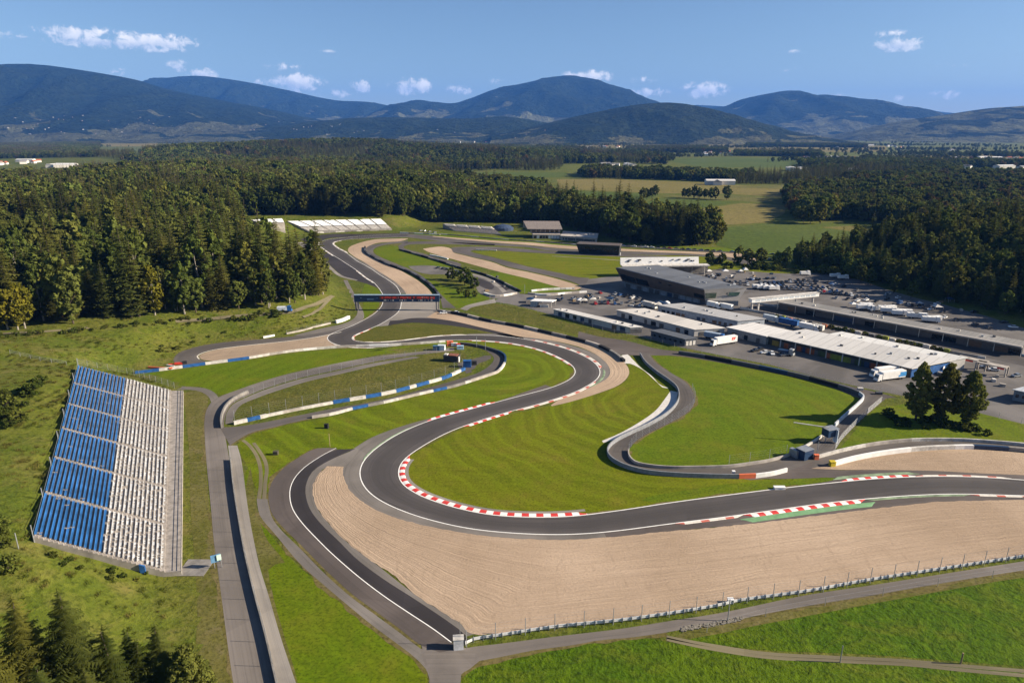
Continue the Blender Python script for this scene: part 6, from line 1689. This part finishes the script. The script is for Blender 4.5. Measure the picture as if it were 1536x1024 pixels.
fence('debris_fence', None, 2.6, 'fence along the right side of the lane below the three trees', 4.0, .07, 6, pts=PS("1322,603.5 1302,620.5 1283,638.5 1262,660.5 1252,675.5"), dens=1.3)
fence('debris_fence', None, 2.4, 'fence at the right-hand edge of the paddock', 6.0, .07, 4, pts=PS("1408,603 1460,618 1536,637 1640,662"), dens=.8)
fence('debris_fence', None, 2.2, 'long wire fence between the paddock and the grass bank', 7.0, .06, 4, pts=PS("737,454.5 790,464.5 860,483 905,496 958,506 1018,522 1093,537 1152,548 1227,568 1302,585 1352,596"), dens=.9)
fence('debris_fence', None, 3.0, 'tall fence behind the top end of the blue grandstand', 4.0, .07, 6, pts=GS("118,548 140,552 165,556 195,562 225,571 262,583"), dens=1.2)
fence('debris_fence', None, 1.6, 'old wire fence on the meadow left of the grandstand top', 5.0, .08, 3, pts=GS("15,530 45,537 75,543 100,547"), dens=2.0)
fence('debris_fence', None, 1.5, 'low fence below the bank along the gantry bend', 5.0, .06, 3, pts=GS("430,499 455,494 480,488 500,483"), dens=1.2)
for px, py, h, lb in ((663.5, 0, 0, ''),):
    pass
for i, (px, py, h, lb) in enumerate(((1260, 993, 4.0, 'lone slim pole beside the farm track'), (1441, 995, 2.6, 'weathered post beside the farm track at the right'), (1091.5, 931, 5.5, 'taller double post at the bend of the perimeter road'),
                                     (495, 670, 4.8, 'brown pole on the grass above the dark perimeter track'), (28, 823, 4.0, 'pole in the scrub left of the grandstand'), (978, 652, .1, ''), (1225, 684, 5.2, 'thin mast beside the small red block'),
                                     (715, 521, 5.5, 'left one of two thin masts at the loop end'), (728, 525, 5.5, 'right one of two thin masts at the loop end'), (787, 440, 6.0, 'grey mast at the paddock entrance'), (735, 452, 4.5, 'mast at the gate of the paddock'))):
    if h < 1: continue
    q = G(px, py); o = MB().tube(q + [0, 0, -.2], q + [0, 0, h], .11 if h > 3 else .16, 6).build('pole', plain('timber', (.28, .2, .12), .9) if 'brown' in lb or 'weathered' in lb else STEEL, None, q)
    props(o, lb, 'pole')

# ------------------------------------------------------------------ marshal posts, boxes and signs
q = P(1243, 662)
mt = thing('marshal_post', 'navy marshal box on stilts with a long pointing arm', 'marshal post', q)
MB().box(q + [0, 0, 3.6], (4.2, 3.0, 2.6), .35).build('cabin', NAVY, mt, q)
MB().box(q + [1.6, -1.0, 2.6], (.25, 1.8, 4.6), .35).build('front_panel', plain('pale blue panel', (.50, .56, .62), .6), mt, q)
for a, b in ((-1.7, -1.1), (1.7, -1.1), (-1.7, 1.1), (1.7, 1.1)): MB().tube(q + [a, b, -.1], q + [a, b, 2.4], .14, 6).build('leg', STEEL, mt, q)
MB().tube(q + [-.5, 0, 5.1], q + [-11.5, 2.5, 5.9], .22, 6).build('arm', OFFW, mt, q)
MB().box(q + [0, 0, 5.0], (4.6, 3.4, .16), .35).build('roof', STEEL, mt, q)
q = P(1206, 686); ct = thing('equipment_container', 'navy container standing on the lane with a grey side', 'container', q)
MB().box(q + [0, 0, 1.6], (4.2, 3.4, 3.2), .5).build('body', [NAVY], ct, q)
MB().box(q + [0, 0, 3.24], (4.4, 3.6, .08), .5).build('lid', STEEL, ct, q)
MB().box(q + [-2.9, .8, 1.3], (1.4, 3.0, 2.6), .5).build('annex', STEEL, ct, q)
q = P(688, 971); cb = thing('equipment_cabinet', 'pale grey cabinet at the near end of the guard rail', 'cabinet', q)
MB().box(q + [0, 0, 1.25], (2.0, 1.5, 2.5), .1).build('body', plain('cabinet grey', (.55, .55, .56), .6), cb, q)
MB().box(q + [0, 0, 2.54], (2.2, 1.7, .08), .1).build('lid', OFFW, cb, q)
MB().tube(q + [.3, .6, 2.5], q + [.3, .6, 6.0], .05, 5).build('aerial', STEEL, cb, q)
q = P(328, 851); sg = thing('notice_board', 'tilted blue and white notice board on posts beside the service road', 'sign', q)
MB().box(q + [-.4, 0, 2.6], (2.2, .3, 1.9), .5).build('board', plain('board blue', (.10, .22, .36), .5), sg, q)
MB().box(q + [.35, .12, 2.8], (1.0, .34, 1.4), .5).build('poster', plain('board mint', (.50, .66, .56), .6), sg, q)
for s_ in (-.8, .7): MB().tube(q + [s_, s_ * .3, -.1], q + [s_, s_ * .3, 3.0], .09, 5).build('post', STEEL, sg, q)
MB().box(q + [-5.5, 0, .05], (6.5, 6.5, .1), .0).build('dark_pad', CONC_D, sg, q)  # low dark square slab left of the board
q = P(678, 541); ch = thing('marshal_cabin', 'small dark marshal cabin with a rusty roof at the end of the mound', 'cabin', q)
MB().box(q + [0, 0, 1.4], (7.0, 3.6, 2.8), -.25).build('wall', plain('dark timber', (.05, .045, .045), .8), ch, q)
MB().box(q + [.8, -.2, 2.95], (4.0, 3.4, .25), -.25).build('roof', plain('orange roof', (.20, .075, .045), .7), ch, q)
MB().box(q + [-2.6, .6, 3.0], (1.6, 2.2, .4), -.25).build('roof_box', OFFW, ch, q)
MB().box(q + [3.2, -1.6, 1.2], (.5, 1.0, 2.4), -.25).build('door', WHITE, ch, q)
for px, py, sz, mt_, lb in ((655, 525, (3.2, 2.2, 2.2), plain('cabin blue', (.05, .12, .2), .6), 'small blue cabin left of the red hoarding'), (662.5, 524.5, (3.4, 2, 2.4), plain('pale cabin', (.5, .56, .6), .6), 'pale cabin beside the blue one at the loop end'),
                            (675, 518.5, (3.0, 1.2, 2.4), ORNG, 'bright red hoarding behind the loop end'), (687.5, 519.5, (1.8, 1.2, 1.3), REDP, 'smaller red box right of the bright hoarding'), (681.5, 518.8, (3.0, 1, 1.6), WHITE, 'white box between the two red hoardings'),
                            (690.5, 523.5, (3.2, 1.6, 1.7), plain('blue screen', (.35, .5, .62), .5), 'pale blue screen on the loop barrier'), (701, 550, (3.4, 2.2, 3.0), BLUE, 'blue block at the end of the inner loop barrier'), (710.5, 547, (2.6, 1.6, 1.6), TYRE, 'black block on the tarmac beside the blue block'),
                            (1224, 688.5, (1.4, 1.0, 1.6), ORNG, 'small orange-red block at the start of the long curved wall'), (1248, 698.5, (1.6, 1.4, 1.6), YELW, 'yellow and red block at the start of the white barrier'), (1169, 733, (3.2, 1.2, .7), WHITE, 'small white block on the grass beside the track'),
                            (490, 642, (1.3, 1.0, 1.6), TYRE, 'small black box lying on the grass slope'), (414, 681.5, (1.5, 1.2, 1.2), plain('brown box', (.07, .06, .04), .8), 'small brown heap on the grass by the dirt tracks'), (1100, 711.5, (.8, .8, 1.2), WHITE, 'tiny white marker above the orange-red wall'),
                            (1095.5, 903.5, (1.2, .9, 1.0), WHITE, 'white box on the guard rail of the big gravel bed'), (1290, 585, (2, 1.2, 1), OFFW, 'pale block beside the lane above the infield'), (1318, 591, (2.4, 1.2, .9), STEEL_D, 'dark block on the lane below the paddock fence')):
    q = G(px, py); m_ = MB().box(q + [0, 0, sz[2] / 2], sz, .1 * random.uniform(-2, 2)); m_.box(q + [0, 0, sz[2] + .04], (sz[0] + .15, sz[1] + .15, .08), 0)
    o = m_.build('equipment_box', mt_, None, q); props(o, lb, 'box')
# little junk near the tip of the old loop
q = P(268, 546.5); o = MB().box(q + [0, 0, .5], (3.2, 1.2, .8), .2).box(q + [2.4, .8, .7], (1.8, 1.2, 1.2), .4, 1).box(q + [-2.6, -.5, .35], (3.0, .5, .5), .15, 0).build('barrier_pile', [REDP, TYRE], None, q); props(o, 'heap of red and black barrier pieces at the tip of the old loop', 'barrier')
q = P(238, 553); o = MB().box(q + [0, 0, .5], (10, .5, .7), -.16).box(q + [6.0, -1.2, .8], (1.4, .7, .6), .3).build('barrier_pile', [ORNG], None, q); props(o, 'orange-red low barrier behind the blue and white tyre barrier', 'barrier')
for i in range(9):
    a, b = random.uniform(0, 1), random.uniform(-.5, .5)
    q = P(1048 + 30 * a, 944 - 14 * a + 4 * b)
o = MB(); rr = random.Random(3); q0 = P(1060, 939)
for i in range(260):
    a = rr.uniform(0, 1); q = P(1022 + 92 * a, 945 - 17 * a + rr.uniform(-4, 2.5)); s_ = rr.uniform(.2, .45)
    o.box(q + [0, 0, s_ * .2], (s_, s_ * rr.uniform(.6, 1), s_ * .6), rr.uniform(0, 3))
o = o.build('rubble_bank', plain('rubble stone', (.19, .17, .14), .9, .2, .4, 2), None, q0); props(o, kind='stuff')
# ------------------------------------------------------------------ vehicles
CARP = {'white': plain('car white', (.72, .72, .71), .25, .6, .05), 'silver': plain('car silver', (.34, .35, .36), .25, .6, .08, .8, .5), 'black': plain('car black', (.016, .016, .018), .2, .6, .1),
        'blue': plain('car blue', (.03, .08, .22), .25, .6, .1), 'red': plain('car red', (.45, .025, .02), .25, .6, .1), 'grey': plain('car grey', (.10, .10, .105), .25, .6, .1)}
def extrude_profile(mb, prof, w0, w1, m=0):
    """side profile (x, z, half width) swept across"""
    n = len(prof)
    L_ = [(x, -w, z) for x, z, w in prof]; R_ = [(x, w, z) for x, z, w in prof]
    mb.add(L_ + R_, [tuple(range(n)), tuple(range(2 * n - 1, n - 1, -1))] + [(i, n + i, n + (i + 1) % n, (i + 1) % n) for i in range(n)], m)
CAR_BODY = MB(); extrude_profile(CAR_BODY, [(-2.15, .35, .84), (-2.2, .75, .86), (-1.75, .95, .84), (-.95, 1.0, .84), (-.1, 1.0, .84), (1.6, 1.0, .84), (2.1, .92, .84), (2.2, .6, .84), (2.12, .32, .82)], 0, 0)
CAR_TOP = MB(); extrude_profile(CAR_TOP, [(-.95, 1.005, .78), (-.25, 1.42, .62), (1.15, 1.44, .62), (1.85, 1.005, .76)], 0, 0)
CAR_ROOF = MB(); CAR_ROOF.box((.45, 0, 1.455), (1.5, 1.22, .05))
WHEEL = MB().tube((0, -.1, 0), (0, .1, 0), .33, 10)
def car_meshes():
    b = {}
    for k, m in CARP.items():
        v = CAR_BODY.v + CAR_ROOF.v; f = CAR_BODY.f + [tuple(i + len(CAR_BODY.v) for i in q) for q in CAR_ROOF.f]
        b[k] = mesh('body', v, f, m)
    return b, mesh('windows', CAR_TOP.v, CAR_TOP.f, GLASS), mesh('wheel', WHEEL.v, WHEEL.f, TYRE)
CB, CW, CWH = car_meshes()
def car(x, y, rz, colour, label, group=None, scale=1.0, wheels=True, name='parked_car'):
    r = thing(name, label, 'car', (x, y, tz(x, y) + .03), rz, group); r.scale = (scale,) * 3
    link_mesh('body', CB[colour], r); link_mesh('windows', CW, r)
    if wheels:
        for sx, sy in ((-1.35, -.78), (-1.35, .78), (1.35, -.78), (1.35, .78)): link_mesh('wheel', CWH, r, (sx, sy, .33))
    return r
def pick(): return random.choices(['black', 'grey', 'silver', 'white', 'blue', 'red'], [36, 22, 14, 16, 9, 2])[0]
CNAME = {'black': 'black', 'grey': 'dark grey', 'silver': 'silver', 'white': 'white', 'blue': 'blue', 'red': 'red'}
def car_row(s, gap, where, group, skip=.12, across=True, wheels=False):
    c = smooth(PS(s), step=gap); a = np.arctan2(np.gradient(c[:, 1]), np.gradient(c[:, 0]))
    for p, an in zip(c, a):
        if random.random() < skip: continue
        k = pick()
        car(p[0] + random.gauss(0, .25), p[1] + random.gauss(0, .4), an + (math.pi / 2 if across else 0) + random.gauss(0, .05) + (math.pi if random.random() < .5 else 0), k, '%s car parked %s' % (CNAME[k], where), group + ', ' + CNAME[k], 1.0, wheels)
PARK = 'in the crowded rows of the car park below the wooded slope'
for s in ("1140,424.5 1180,424 1222,426", "1148,428 1200,428.5 1248,433", "1158,431 1205,432.5 1262,438", "1176,434 1225,437 1276,442", "1185,421 1225,422.5 1264,430", "1232,440 1270,443.5 1300,445"):
    car_row(s, 2.9, PARK, 'cars in the crowded car park rows', .10)
for s in ("1285,436 1310,440 1345,447", "1283,448 1300,451 1330,456", "1330,441 1370,449 1420,460", "1350,456 1390,464 1430,472", "1240,446 1275,450 1300,455", "1400,474 1440,482 1480,492", "1300,444 1340,451 1380,459"):
    car_row(s, 5.6, 'along the open part of the car park near the trees', 'cars in the open part of the car park', .3)
for s in ("1126,420 1160,418", "1100,417 1140,420", "1060,414.5 1096,413.5"):
    car_row(s, 4.4, 'on the lot behind the dark pit building', 'cars behind the pit building', .3)
car_row("908,367.8 960,370.6 1040,375.2 1100,378.6 1140,381 1188,384", 5.2, 'in the long line beside the far straight', 'cars in the line beside the far straight', .12, False)
car_row("1120,386 1150,389 1176,394", 4.5, 'on the verge at the end of the far straight', 'cars at the end of the far straight', .2)
car_row("884,443 905,440 930,443 958,449", 4.2, 'in the shade in front of the dark pit building', 'cars in front of the pit building', .25)
car_row("905,452 930,451 952,455 975,458", 4.4, 'in front of the white paddock sheds', 'cars in front of the paddock sheds', .3)
for s in ("880,448 905,446 935,447 965,452", "893,456 930,456 960,459", "1100,427 1122,428", "1046,416 1090,419", "1085,423 1120,424"):
    car_row(s, 3.6, 'among the scattered vehicles round the dark pit building', 'scattered cars round the pit building', .3)
car_row("838,451 850,448 873,452 882,455", 6.0, 'on the paddock apron by the grass bank', 'cars on the paddock apron', .2)
car_row("630,401 650,402 668,404 690,409", 4.5, 'in the kart paddock inside the far loop', 'cars in the kart paddock', .3)
car_row("614,345.5 625,346 640,348 652,349.5", 6.0, 'on the grass at the end of the long white grandstand', 'cars beside the long white grandstand', .2)
car_row("1440,462 1465,470 1500,482 1520,492", 9.0, 'in the deep shade at the foot of the wooded slope', 'cars in the shade of the wooded slope', .2)
for px, py, k, a, lb in ((665, 470.5, 'white', .2, 'white car at the right leg of the gantry'), (683, 470, 'white', -.1, 'white car just behind the one at the gantry leg'), (1132, 527, 'black', .5, 'black car in the small cluster before the long garages'),
                         (1139, 525, 'black', .6, 'second dark car of the cluster before the long garages'), (1147, 530, 'white', .2, 'white car in the cluster before the long garages'), (1158, 531.5, 'white', 1.4, 'white car nearest the grey van before the long garages'),
                         (1176, 534, 'grey', .2, 'dark grey pickup-like car at the right of the small cluster'), (1427, 560, 'black', .2, 'black car at the corner of the blue gable'), (1524, 565, 'silver', .3, 'silver car alone on the tarmac at the far right'),
                         (1490, 556, 'white', -.3, 'white car at the end of the low structures by the pit exit'), (1478, 552, 'silver', -.3, 'silver car beside the white one at the pit exit')):
    p = P(px, py); car(p[0], p[1], a, k, lb)

def truck_parts(length, h, mat, cab, logo=None):
    body = MB().box((0, 0, h / 2 + .95), (length, 2.5, h)); 
    return body
def truck(px, py, rz, label, length=13.0, h=2.9, mat=WHITE, cab=WHITE, group=None, logo=None, name='transporter', cat='truck', pxy=None):
    p = P(px, py); r = thing(name, label, cat, (p[0], p[1], .035), rz, group)
    MB().box((0, 0, h / 2 + .95), (length, 2.5, h)).build('trailer', mat, r)
    MB().box((0, 0, .75), (length * .92, 1.9, .35)).build('chassis', STEEL_D, r)
    c = MB(); x = length / 2 + .25
    c.hexa([(x, -1.2, .5), (x + 2.2, -1.2, .5), (x + 2.2, 1.2, .5), (x, 1.2, .5)], [(x, -1.15, 3.3), (x + 1.6, -1.1, 3.3), (x + 1.6, 1.1, 3.3), (x, 1.15, 3.3)])
    cb_ = c.build('cab', cab, r)
    MB().hexa([(x + 2.16, -1.05, 1.7), (x + 2.22, -1.05, 1.7), (x + 2.22, 1.05, 1.7), (x + 2.16, 1.05, 1.7)], [(x + 1.78, -1.0, 2.8), (x + 1.86, -1.0, 2.8), (x + 1.86, 1.0, 2.8), (x + 1.78, 1.0, 2.8)]).build('windscreen', GLASS, r)
    for sx in (-length / 2 + 1.6, -length / 2 + 2.9, length / 2 + .9):
        for sy in (-1.05, 1.05): link_mesh('wheel', CWH, r, (sx, sy, .42)).scale = (1.3, 1.6, 1.3)
    if logo == 'red':
        m = MB()
        for (x0, x1) in ((-4.9, -3.9), (-3.6, -2.9)):
            for s_ in (-1.265, 1.265): m.add([(x0 - .5, s_, h + .4), (x0 + .9, s_, h + .4), (x1 + .2, s_, 1.7), (x1 - .1, s_, 1.7)], [(0, 1, 2, 3) if s_ < 0 else (3, 2, 1, 0)])
        m.build('emblem', REDP, r)
    if logo == 'blue':
        m = MB()
        for s_ in (-1.265, 1.265):
            m.box((-4.6, s_, 2.4), (3.2, .03, 2.0)); m.box((-2.6, s_, 1.7), (.7, .03, .9))
        m.build('emblem', plain('sky blue print', (.05, .25, .55), .5), r)
    return r
sh = ang_of(P(1152, 516.5), P(1364, 566.5))
truck(1088, 516, math.pi + .42, 'white transporter with a red emblem parked by the pale sheds', 12.5, 3.0, logo='red')
truck(1068, 508, sh + .2, 'blue-grey truck half hidden behind the white transporter', 8, 2.4, plain('truck blue grey', (.28, .33, .40), .5), BLUE)
truck(1337, 569, math.pi + .30, 'white transporter with a sky-blue print near the blue gable', 12, 3.0, logo='blue')
truck(1330, 563, math.pi + .30, 'plain white transporter behind the sky-blue printed one', 12, 3.0)
truck(1175, 531, sh + .1, 'dark flat-bed trailer in the small cluster before the garages', 5, 1.2, NAVY, STEEL)
for i, (px, py, a) in enumerate(((1293, 464.5, .0), (1300, 462, .1), (1308, 466, -.2), (1318, 466.5, .0), (1328, 469, -.3), (1336, 466, .2), (1345, 473, -.3), (1358, 472, -.25), (1368, 477, -.3), (1380, 477.5, -.2), (1392, 483, -.3), (1402, 482, .1))):
    truck(px, py, a + math.pi * (i % 2), 'white motorhome in the row behind the pit garages', random.choice((5.5, 6.5, 7.5)), 2.2, WHITE, WHITE, 'white motorhomes behind the pit garages', name='motorhome', cat='motorhome')
for i, (px, py, m_, lb, ln) in enumerate(((1154, 482, plain('tank grey', (.38, .42, .46), .5), 'pale grey truck behind the flat grey-roofed shed', 7), (1183, 488, BLUE, 'blue truck behind the bright white-roofed shed', 10), (1210, 494.5, WHITE, 'white truck right of the blue one behind the garages', 8),
                                       (1226, 496.5, OFFW, 'pale van-like truck beside the second white roof', 6), (1068, 461, WHITE, 'white truck below the pit building corner', 6), (1090, 464.5, WHITE, 'white truck beside the pit lane end', 7), (972, 461, OFFW, 'pale truck on the apron left of the grey-roofed shed', 7))):
    truck(px, py, sh + math.pi * (i % 2), lb, ln, 2.6, m_, m_)
for i, (px, py) in enumerate(((1134, 433), (1140, 434), (1149, 434.5), (1158, 435.5), (1205, 413), (1250, 416.5), (1262, 419))):
    p = P(px, py); truck(px, py, .1, 'white van on the lot behind the pit building', 5.0, 1.9, WHITE, WHITE, 'white vans behind the pit building', name='delivery_van', cat='van')
q = G(424, 468); r = truck(424, 468, 0, 'white and blue van parked on the forest path', 5.2, 1.9, plain('van white', (.6, .64, .7), .4), BLUE, name='delivery_van', cat='van'); r.location = (q[0], q[1], q[2] + .2); r.rotation_euler = (0, 0, .1)
# inflatable white arch tent on the apron
q = P(795, 460); tt = thing('canopy_tent', 'white swoop-roofed canopy on the apron above the grass bank', 'tent', q)
MB().hexa([q + [0, 0, 3.2], q + [13, -2, 3.2], q + [16, 3, 3.2], q + [3, 6, 3.2]], [q + [0, 0, 3.6], q + [13, -2, 3.6], q + [16, 3, 3.6], q + [3, 6, 3.6]]).build('roof', WHITE, tt, q)
MB().hexa([q + [.2, .2, 0], q + [3.5, -.4, 0], q + [5, 2, 0], q + [2.5, 4, 0]], [q + [.2, .2, 3.18], q + [4.5, -.5, 3.18], q + [6, 2, 3.18], q + [2.5, 4, 3.18]]).build('booth', plain('booth grey', (.3, .32, .34), .6), tt, q)
MB().box(q + [8.5, -1.0, .8], (5, 2.0, 1.6), -.1).build('counter', OFFW, tt, q)
for a, b in ((12.6, -1.6), (15.4, 2.6)): MB().tube(q + [a, b, 0], q + [a, b, 3.18], .12, 6).build('leg', OFFW, tt, q)
# the open structures at the pit exit
for i, (px, py, lb) in enumerate(((1434, 548, 'open red-striped shelter on pale columns at the pit exit'), (1462, 556, 'second open shelter with a red corner at the pit exit'))):
    q = P(px, py); s_ = thing('pit_shelter', lb, 'shelter', q)
    an_ = sh
    u = np.array([math.cos(an_), math.sin(an_), 0]); v = np.array([-u[1], u[0], 0])
    c = [q, q + u * 11, q + u * 11 + v * 4, q + v * 4]
    MB().hexa([p + np.array([0, 0, 3.8]) for p in c], [p + np.array([0, 0, 4.1]) for p in c]).build('roof', CONC, s_, q)
    for p in c: MB().box(p + np.array([0, 0, 1.88]), (.5, .5, 3.8), an_).build('column', CONC, s_, q)
    MB().box(q + u * (3 if i == 0 else 9) - v * .05 + [0, 0, 3.4], (6 if i == 0 else 2.5, .2, .7), an_).build('fascia', REDP, s_, q)
# goods, small trees and umbrellas along the lower pit wall
for i in range(26):
    f = i / 25; c = P(1165 + 255 * f, 475 + 52 * f + random.uniform(.4, 1.8))
    if random.random() < .5:
        m_ = random.choice([plain('lime stock', (.2, .22, .03)), plain('ochre stock', (.26, .17, .03)), STEEL_D, plain('rust stock', (.28, .08, .03)), OFFW])
        o = MB().box(c + [0, 0, .8], (random.uniform(1.5, 3), 1.4, 1.6), sh).box(c + [0, 0, 1.64], (1.2, 1.2, .08), sh).build('stacked_goods', m_, None, c); props(o, 'covered goods stacked against the lower pit wall', 'goods', 'goods along the lower pit wall')
    else: plant(BUSH[i % 3], c[0], c[1], .8, None, 'potted shrub standing against the lower pit wall', 'bush', 'shrubs along the lower pit wall')

# awnings and pallets about the apron
for i in range(20):
    c = P(*random.choice(((870 + random.uniform(0, 70), 447 + random.uniform(0, 10)), (965 + random.uniform(0, 40), 458 + random.uniform(0, 3)), (1060 + random.uniform(0, 60), 405 + random.uniform(0, 8)), (770 + random.uniform(0, 60), 446 + random.uniform(0, 8)), (1270 + random.uniform(0, 160), 452 + random.uniform(0, 20)))))
    s_ = random.uniform(1.5, 2.4); m_ = random.choice((WHITE, WHITE, OFFW, NAVY))
    tt = thing('awning', '%s peaked awning standing among the vehicles of the paddock' % ('navy' if m_ is NAVY else 'white' if m_ is WHITE else 'off-white'), 'tent', c, 0, 'peaked awnings in the paddock, %s' % m_.name)
    b = [c + np.array([x * s_, y * s_, 2.3]) for x, y in ((-1, -1), (1, -1), (1, 1), (-1, 1))]
    MB().add(b + [c + np.array([0, 0, 3.4])], [(0, 1, 4), (1, 2, 4), (2, 3, 4), (3, 0, 4), (3, 2, 1, 0)]).build('canopy', m_, tt, c)
    for q_ in b: MB().tube((q_[0], q_[1], 0), q_, .06, 5).build('leg', STEEL, tt, c)
for i in range(46):
    c = P(*random.choice(((860 + random.uniform(0, 90), 440 + random.uniform(0, 20)), (1065 + random.uniform(0, 120), 408 + random.uniform(0, 22)), (1280 + random.uniform(0, 180), 448 + random.uniform(0, 28)), (690 + random.uniform(0, 70), 408 + random.uniform(0, 30)), (1380 + random.uniform(0, 130), 560 + random.uniform(0, 22)), (800 + random.uniform(0, 120), 444 + random.uniform(0, 10)))))
    m_ = random.choice((STEEL_D, STEEL_D, OFFW, CONC, NAVY, plain('pallet wood', (.20, .14, .08), .9)))
    w_ = random.uniform(1, 2.6)
    o = MB().box(c + [0, 0, .6], (w_, 1.2, 1.2), random.uniform(0, 3)).box(c + [w_ * .5, .9, .35], (1.0, .8, .7), random.uniform(0, 3)).build('stacked_goods', m_, None, c); props(o, 'low stack of goods left out on the paddock tarmac', 'goods', 'goods left out on the paddock')

# ------------------------------------------------------------------ houses of the valley
HW = plain('house render', (.62, .58, .52), .8, .2, .12, .05); HR = plain('clay roof', (.36, .12, .06), .8, .2, .25, .05); HG = plain('grey roof', (.22, .21, .2), .8, .2, .25, .05)
def house_mesh(l, w_, h, rmat, rise):
    m = MB().box((0, 0, h / 2 - .5), (l, w_, h + 1))
    a, b = l / 2 + .5, w_ / 2 + .6
    m.add([(-a, -b, h), (a, -b, h), (a, b, h), (-a, b, h), (-a, 0, h + rise), (a, 0, h + rise)], [(0, 1, 5, 4), (2, 3, 4, 5), (1, 2, 5), (3, 0, 4), (3, 2, 1, 0)], 1)
    return mesh('house', m.v, m.f, [HW, rmat], midx=m.m)
HM = [house_mesh(14, 10, 6, HR, 4), house_mesh(18, 11, 7, HG, 4), house_mesh(12, 10, 6, HR, 5), house_mesh(55, 22, 8, plain('pale hall roof', (.6, .58, .55), .7, .2, .1, .02), 2.5), house_mesh(34, 16, 7, HG, 3)]
def houses(s, n, spread, big, label, group, scale=1.0):
    c = smooth(PS(s), n=n) if len(pl(s)) > 1 else np.repeat(PS(s), n, 0)
    for p in c:
        k = random.choice((3, 4)) if random.random() < big else random.randrange(3)
        sc = scale * max(1.0, p[1] / 4200)
        o = link_mesh('house', HM[k]); x, y = p[0] + random.gauss(0, spread), p[1] + random.gauss(0, spread * 1.6)
        o.location = (x, y, tz(x, y)); o.rotation_euler = (0, 0, random.choice((0, 1.57)) + random.gauss(.1, .25)); o.scale = (sc,) * 3
        props(o, label, 'house', group)
houses("-20,250 8,247 20,248 30,246 46,247 50,245", 9, 14, .1, 'pale house with an orange roof in the hamlet at the far left', 'houses of the far left hamlet')
houses("70,252 90,252 104,251", 4, 12, .9, 'long pale hall beside the far left hamlet', 'halls by the far left hamlet')
houses("2,271 40,270.5 88,270", 4, 3, 1, 'long white greenhouse roof in the fields at the far left', 'greenhouses at the far left')
houses("1190,257 1200,258 1225,257 1240,256 1262,258", 10, 14, .4, 'pale house in the village between the woods at the right', 'houses of the near village')
houses("1250,274 1275,275 1290,272 1300,271 1320,276 1345,275", 16, 14, .05, 'house with a bright orange roof half hidden in the right-hand wood', 'orange-roofed houses by the right wood')
houses("1228,239 1260,238 1290,239 1310,240", 16, 30, .5, 'pale building of the distant industrial village', 'buildings of the distant village')
houses("1055,233 1090,231 1115,230", 10, 50, .5, 'pale building at the foot of the central hill', 'buildings at the foot of the central hill')
houses("910,249 925,249 955,250", 5, 14, .9, 'long pale hall at the edge of the tan field', 'halls at the edge of the tan field')
houses("1412,242 1430,241 1460,239 1500,238 1530,240", 14, 40, .4, 'pale building in the far right settlement', 'buildings of the far right settlement')
houses("1465,253 1480,253.5 1520,252", 6, 22, .8, 'long pale hall at the right above the green field', 'halls at the far right')
houses("1075,277 1079,277", 2, 4, 1, 'white farm building alone in the tan fields', 'farm in the tan fields')
houses("180,210 240,211 290,210 330,212", 26, 160, .3, 'tiny pale house in the distant left valley town', 'houses of the distant left town', .9)
houses("20,207 50,207 90,208", 16, 160, .3, 'tiny pale house in the valley at the far left', 'houses of the far left valley', .9)
houses("520,211 560,212 640,213 720,215", 22, 120, .5, 'tiny pale building on the plain below the centre hills', 'buildings below the centre hills', .9)
houses("870,222 940,221 1010,222", 14, 70, .5, 'tiny pale building below the round near hill', 'buildings below the near hill')
houses("1240,221 1290,219 1340,222 1400,224 1480,225", 26, 160, .3, 'tiny pale house in the valley mouth at the right', 'houses of the right valley mouth', .9)

HWD = plain('dim render', (.34, .31, .28), .8); HRD = plain('dim clay roof', (.20, .11, .08), .8)
HMD = [house_mesh(14, 10, 6, HRD, 4), house_mesh(18, 11, 7, HG, 4), house_mesh(24, 12, 6, HG, 3)]
for q_ in HMD: q_.materials[0] = HWD
def hill_houses(x0, x1, y0, y1, n, label, group, sc0=.62):
    k = 0
    for _ in range(n * 3):
        if k >= n: break
        d = Vector(ray(random.uniform(x0, x1), random.uniform(y0, y1))); best = None
        for b in RIDGES:
            h = b.ray_cast(Vector((0, 0, CAM_H)), d.normalized())
            if h[0] is not None and (best is None or h[3] < best[3]): best = h
        if best is None or best[0].z > 260: continue
        o = link_mesh('house', random.choice(HMD)); o.location = best[0]; o.rotation_euler = (0, 0, random.uniform(0, 3)); o.scale = (sc0 * random.uniform(.8, 1.3),) * 3
        props(o, label, 'house', group); k += 1
hill_houses(0, 260, 172, 203, 34, 'tiny pale house scattered on the settled foot of the left mountain', 'houses on the foot of the left mountain')
hill_houses(260, 560, 182, 206, 24, 'tiny pale house scattered on the low slopes left of the central peak', 'houses on the slopes left of the central peak')
hill_houses(600, 860, 195, 208, 6, 'tiny pale house on the wooded slope below the central peak', 'houses below the central peak')
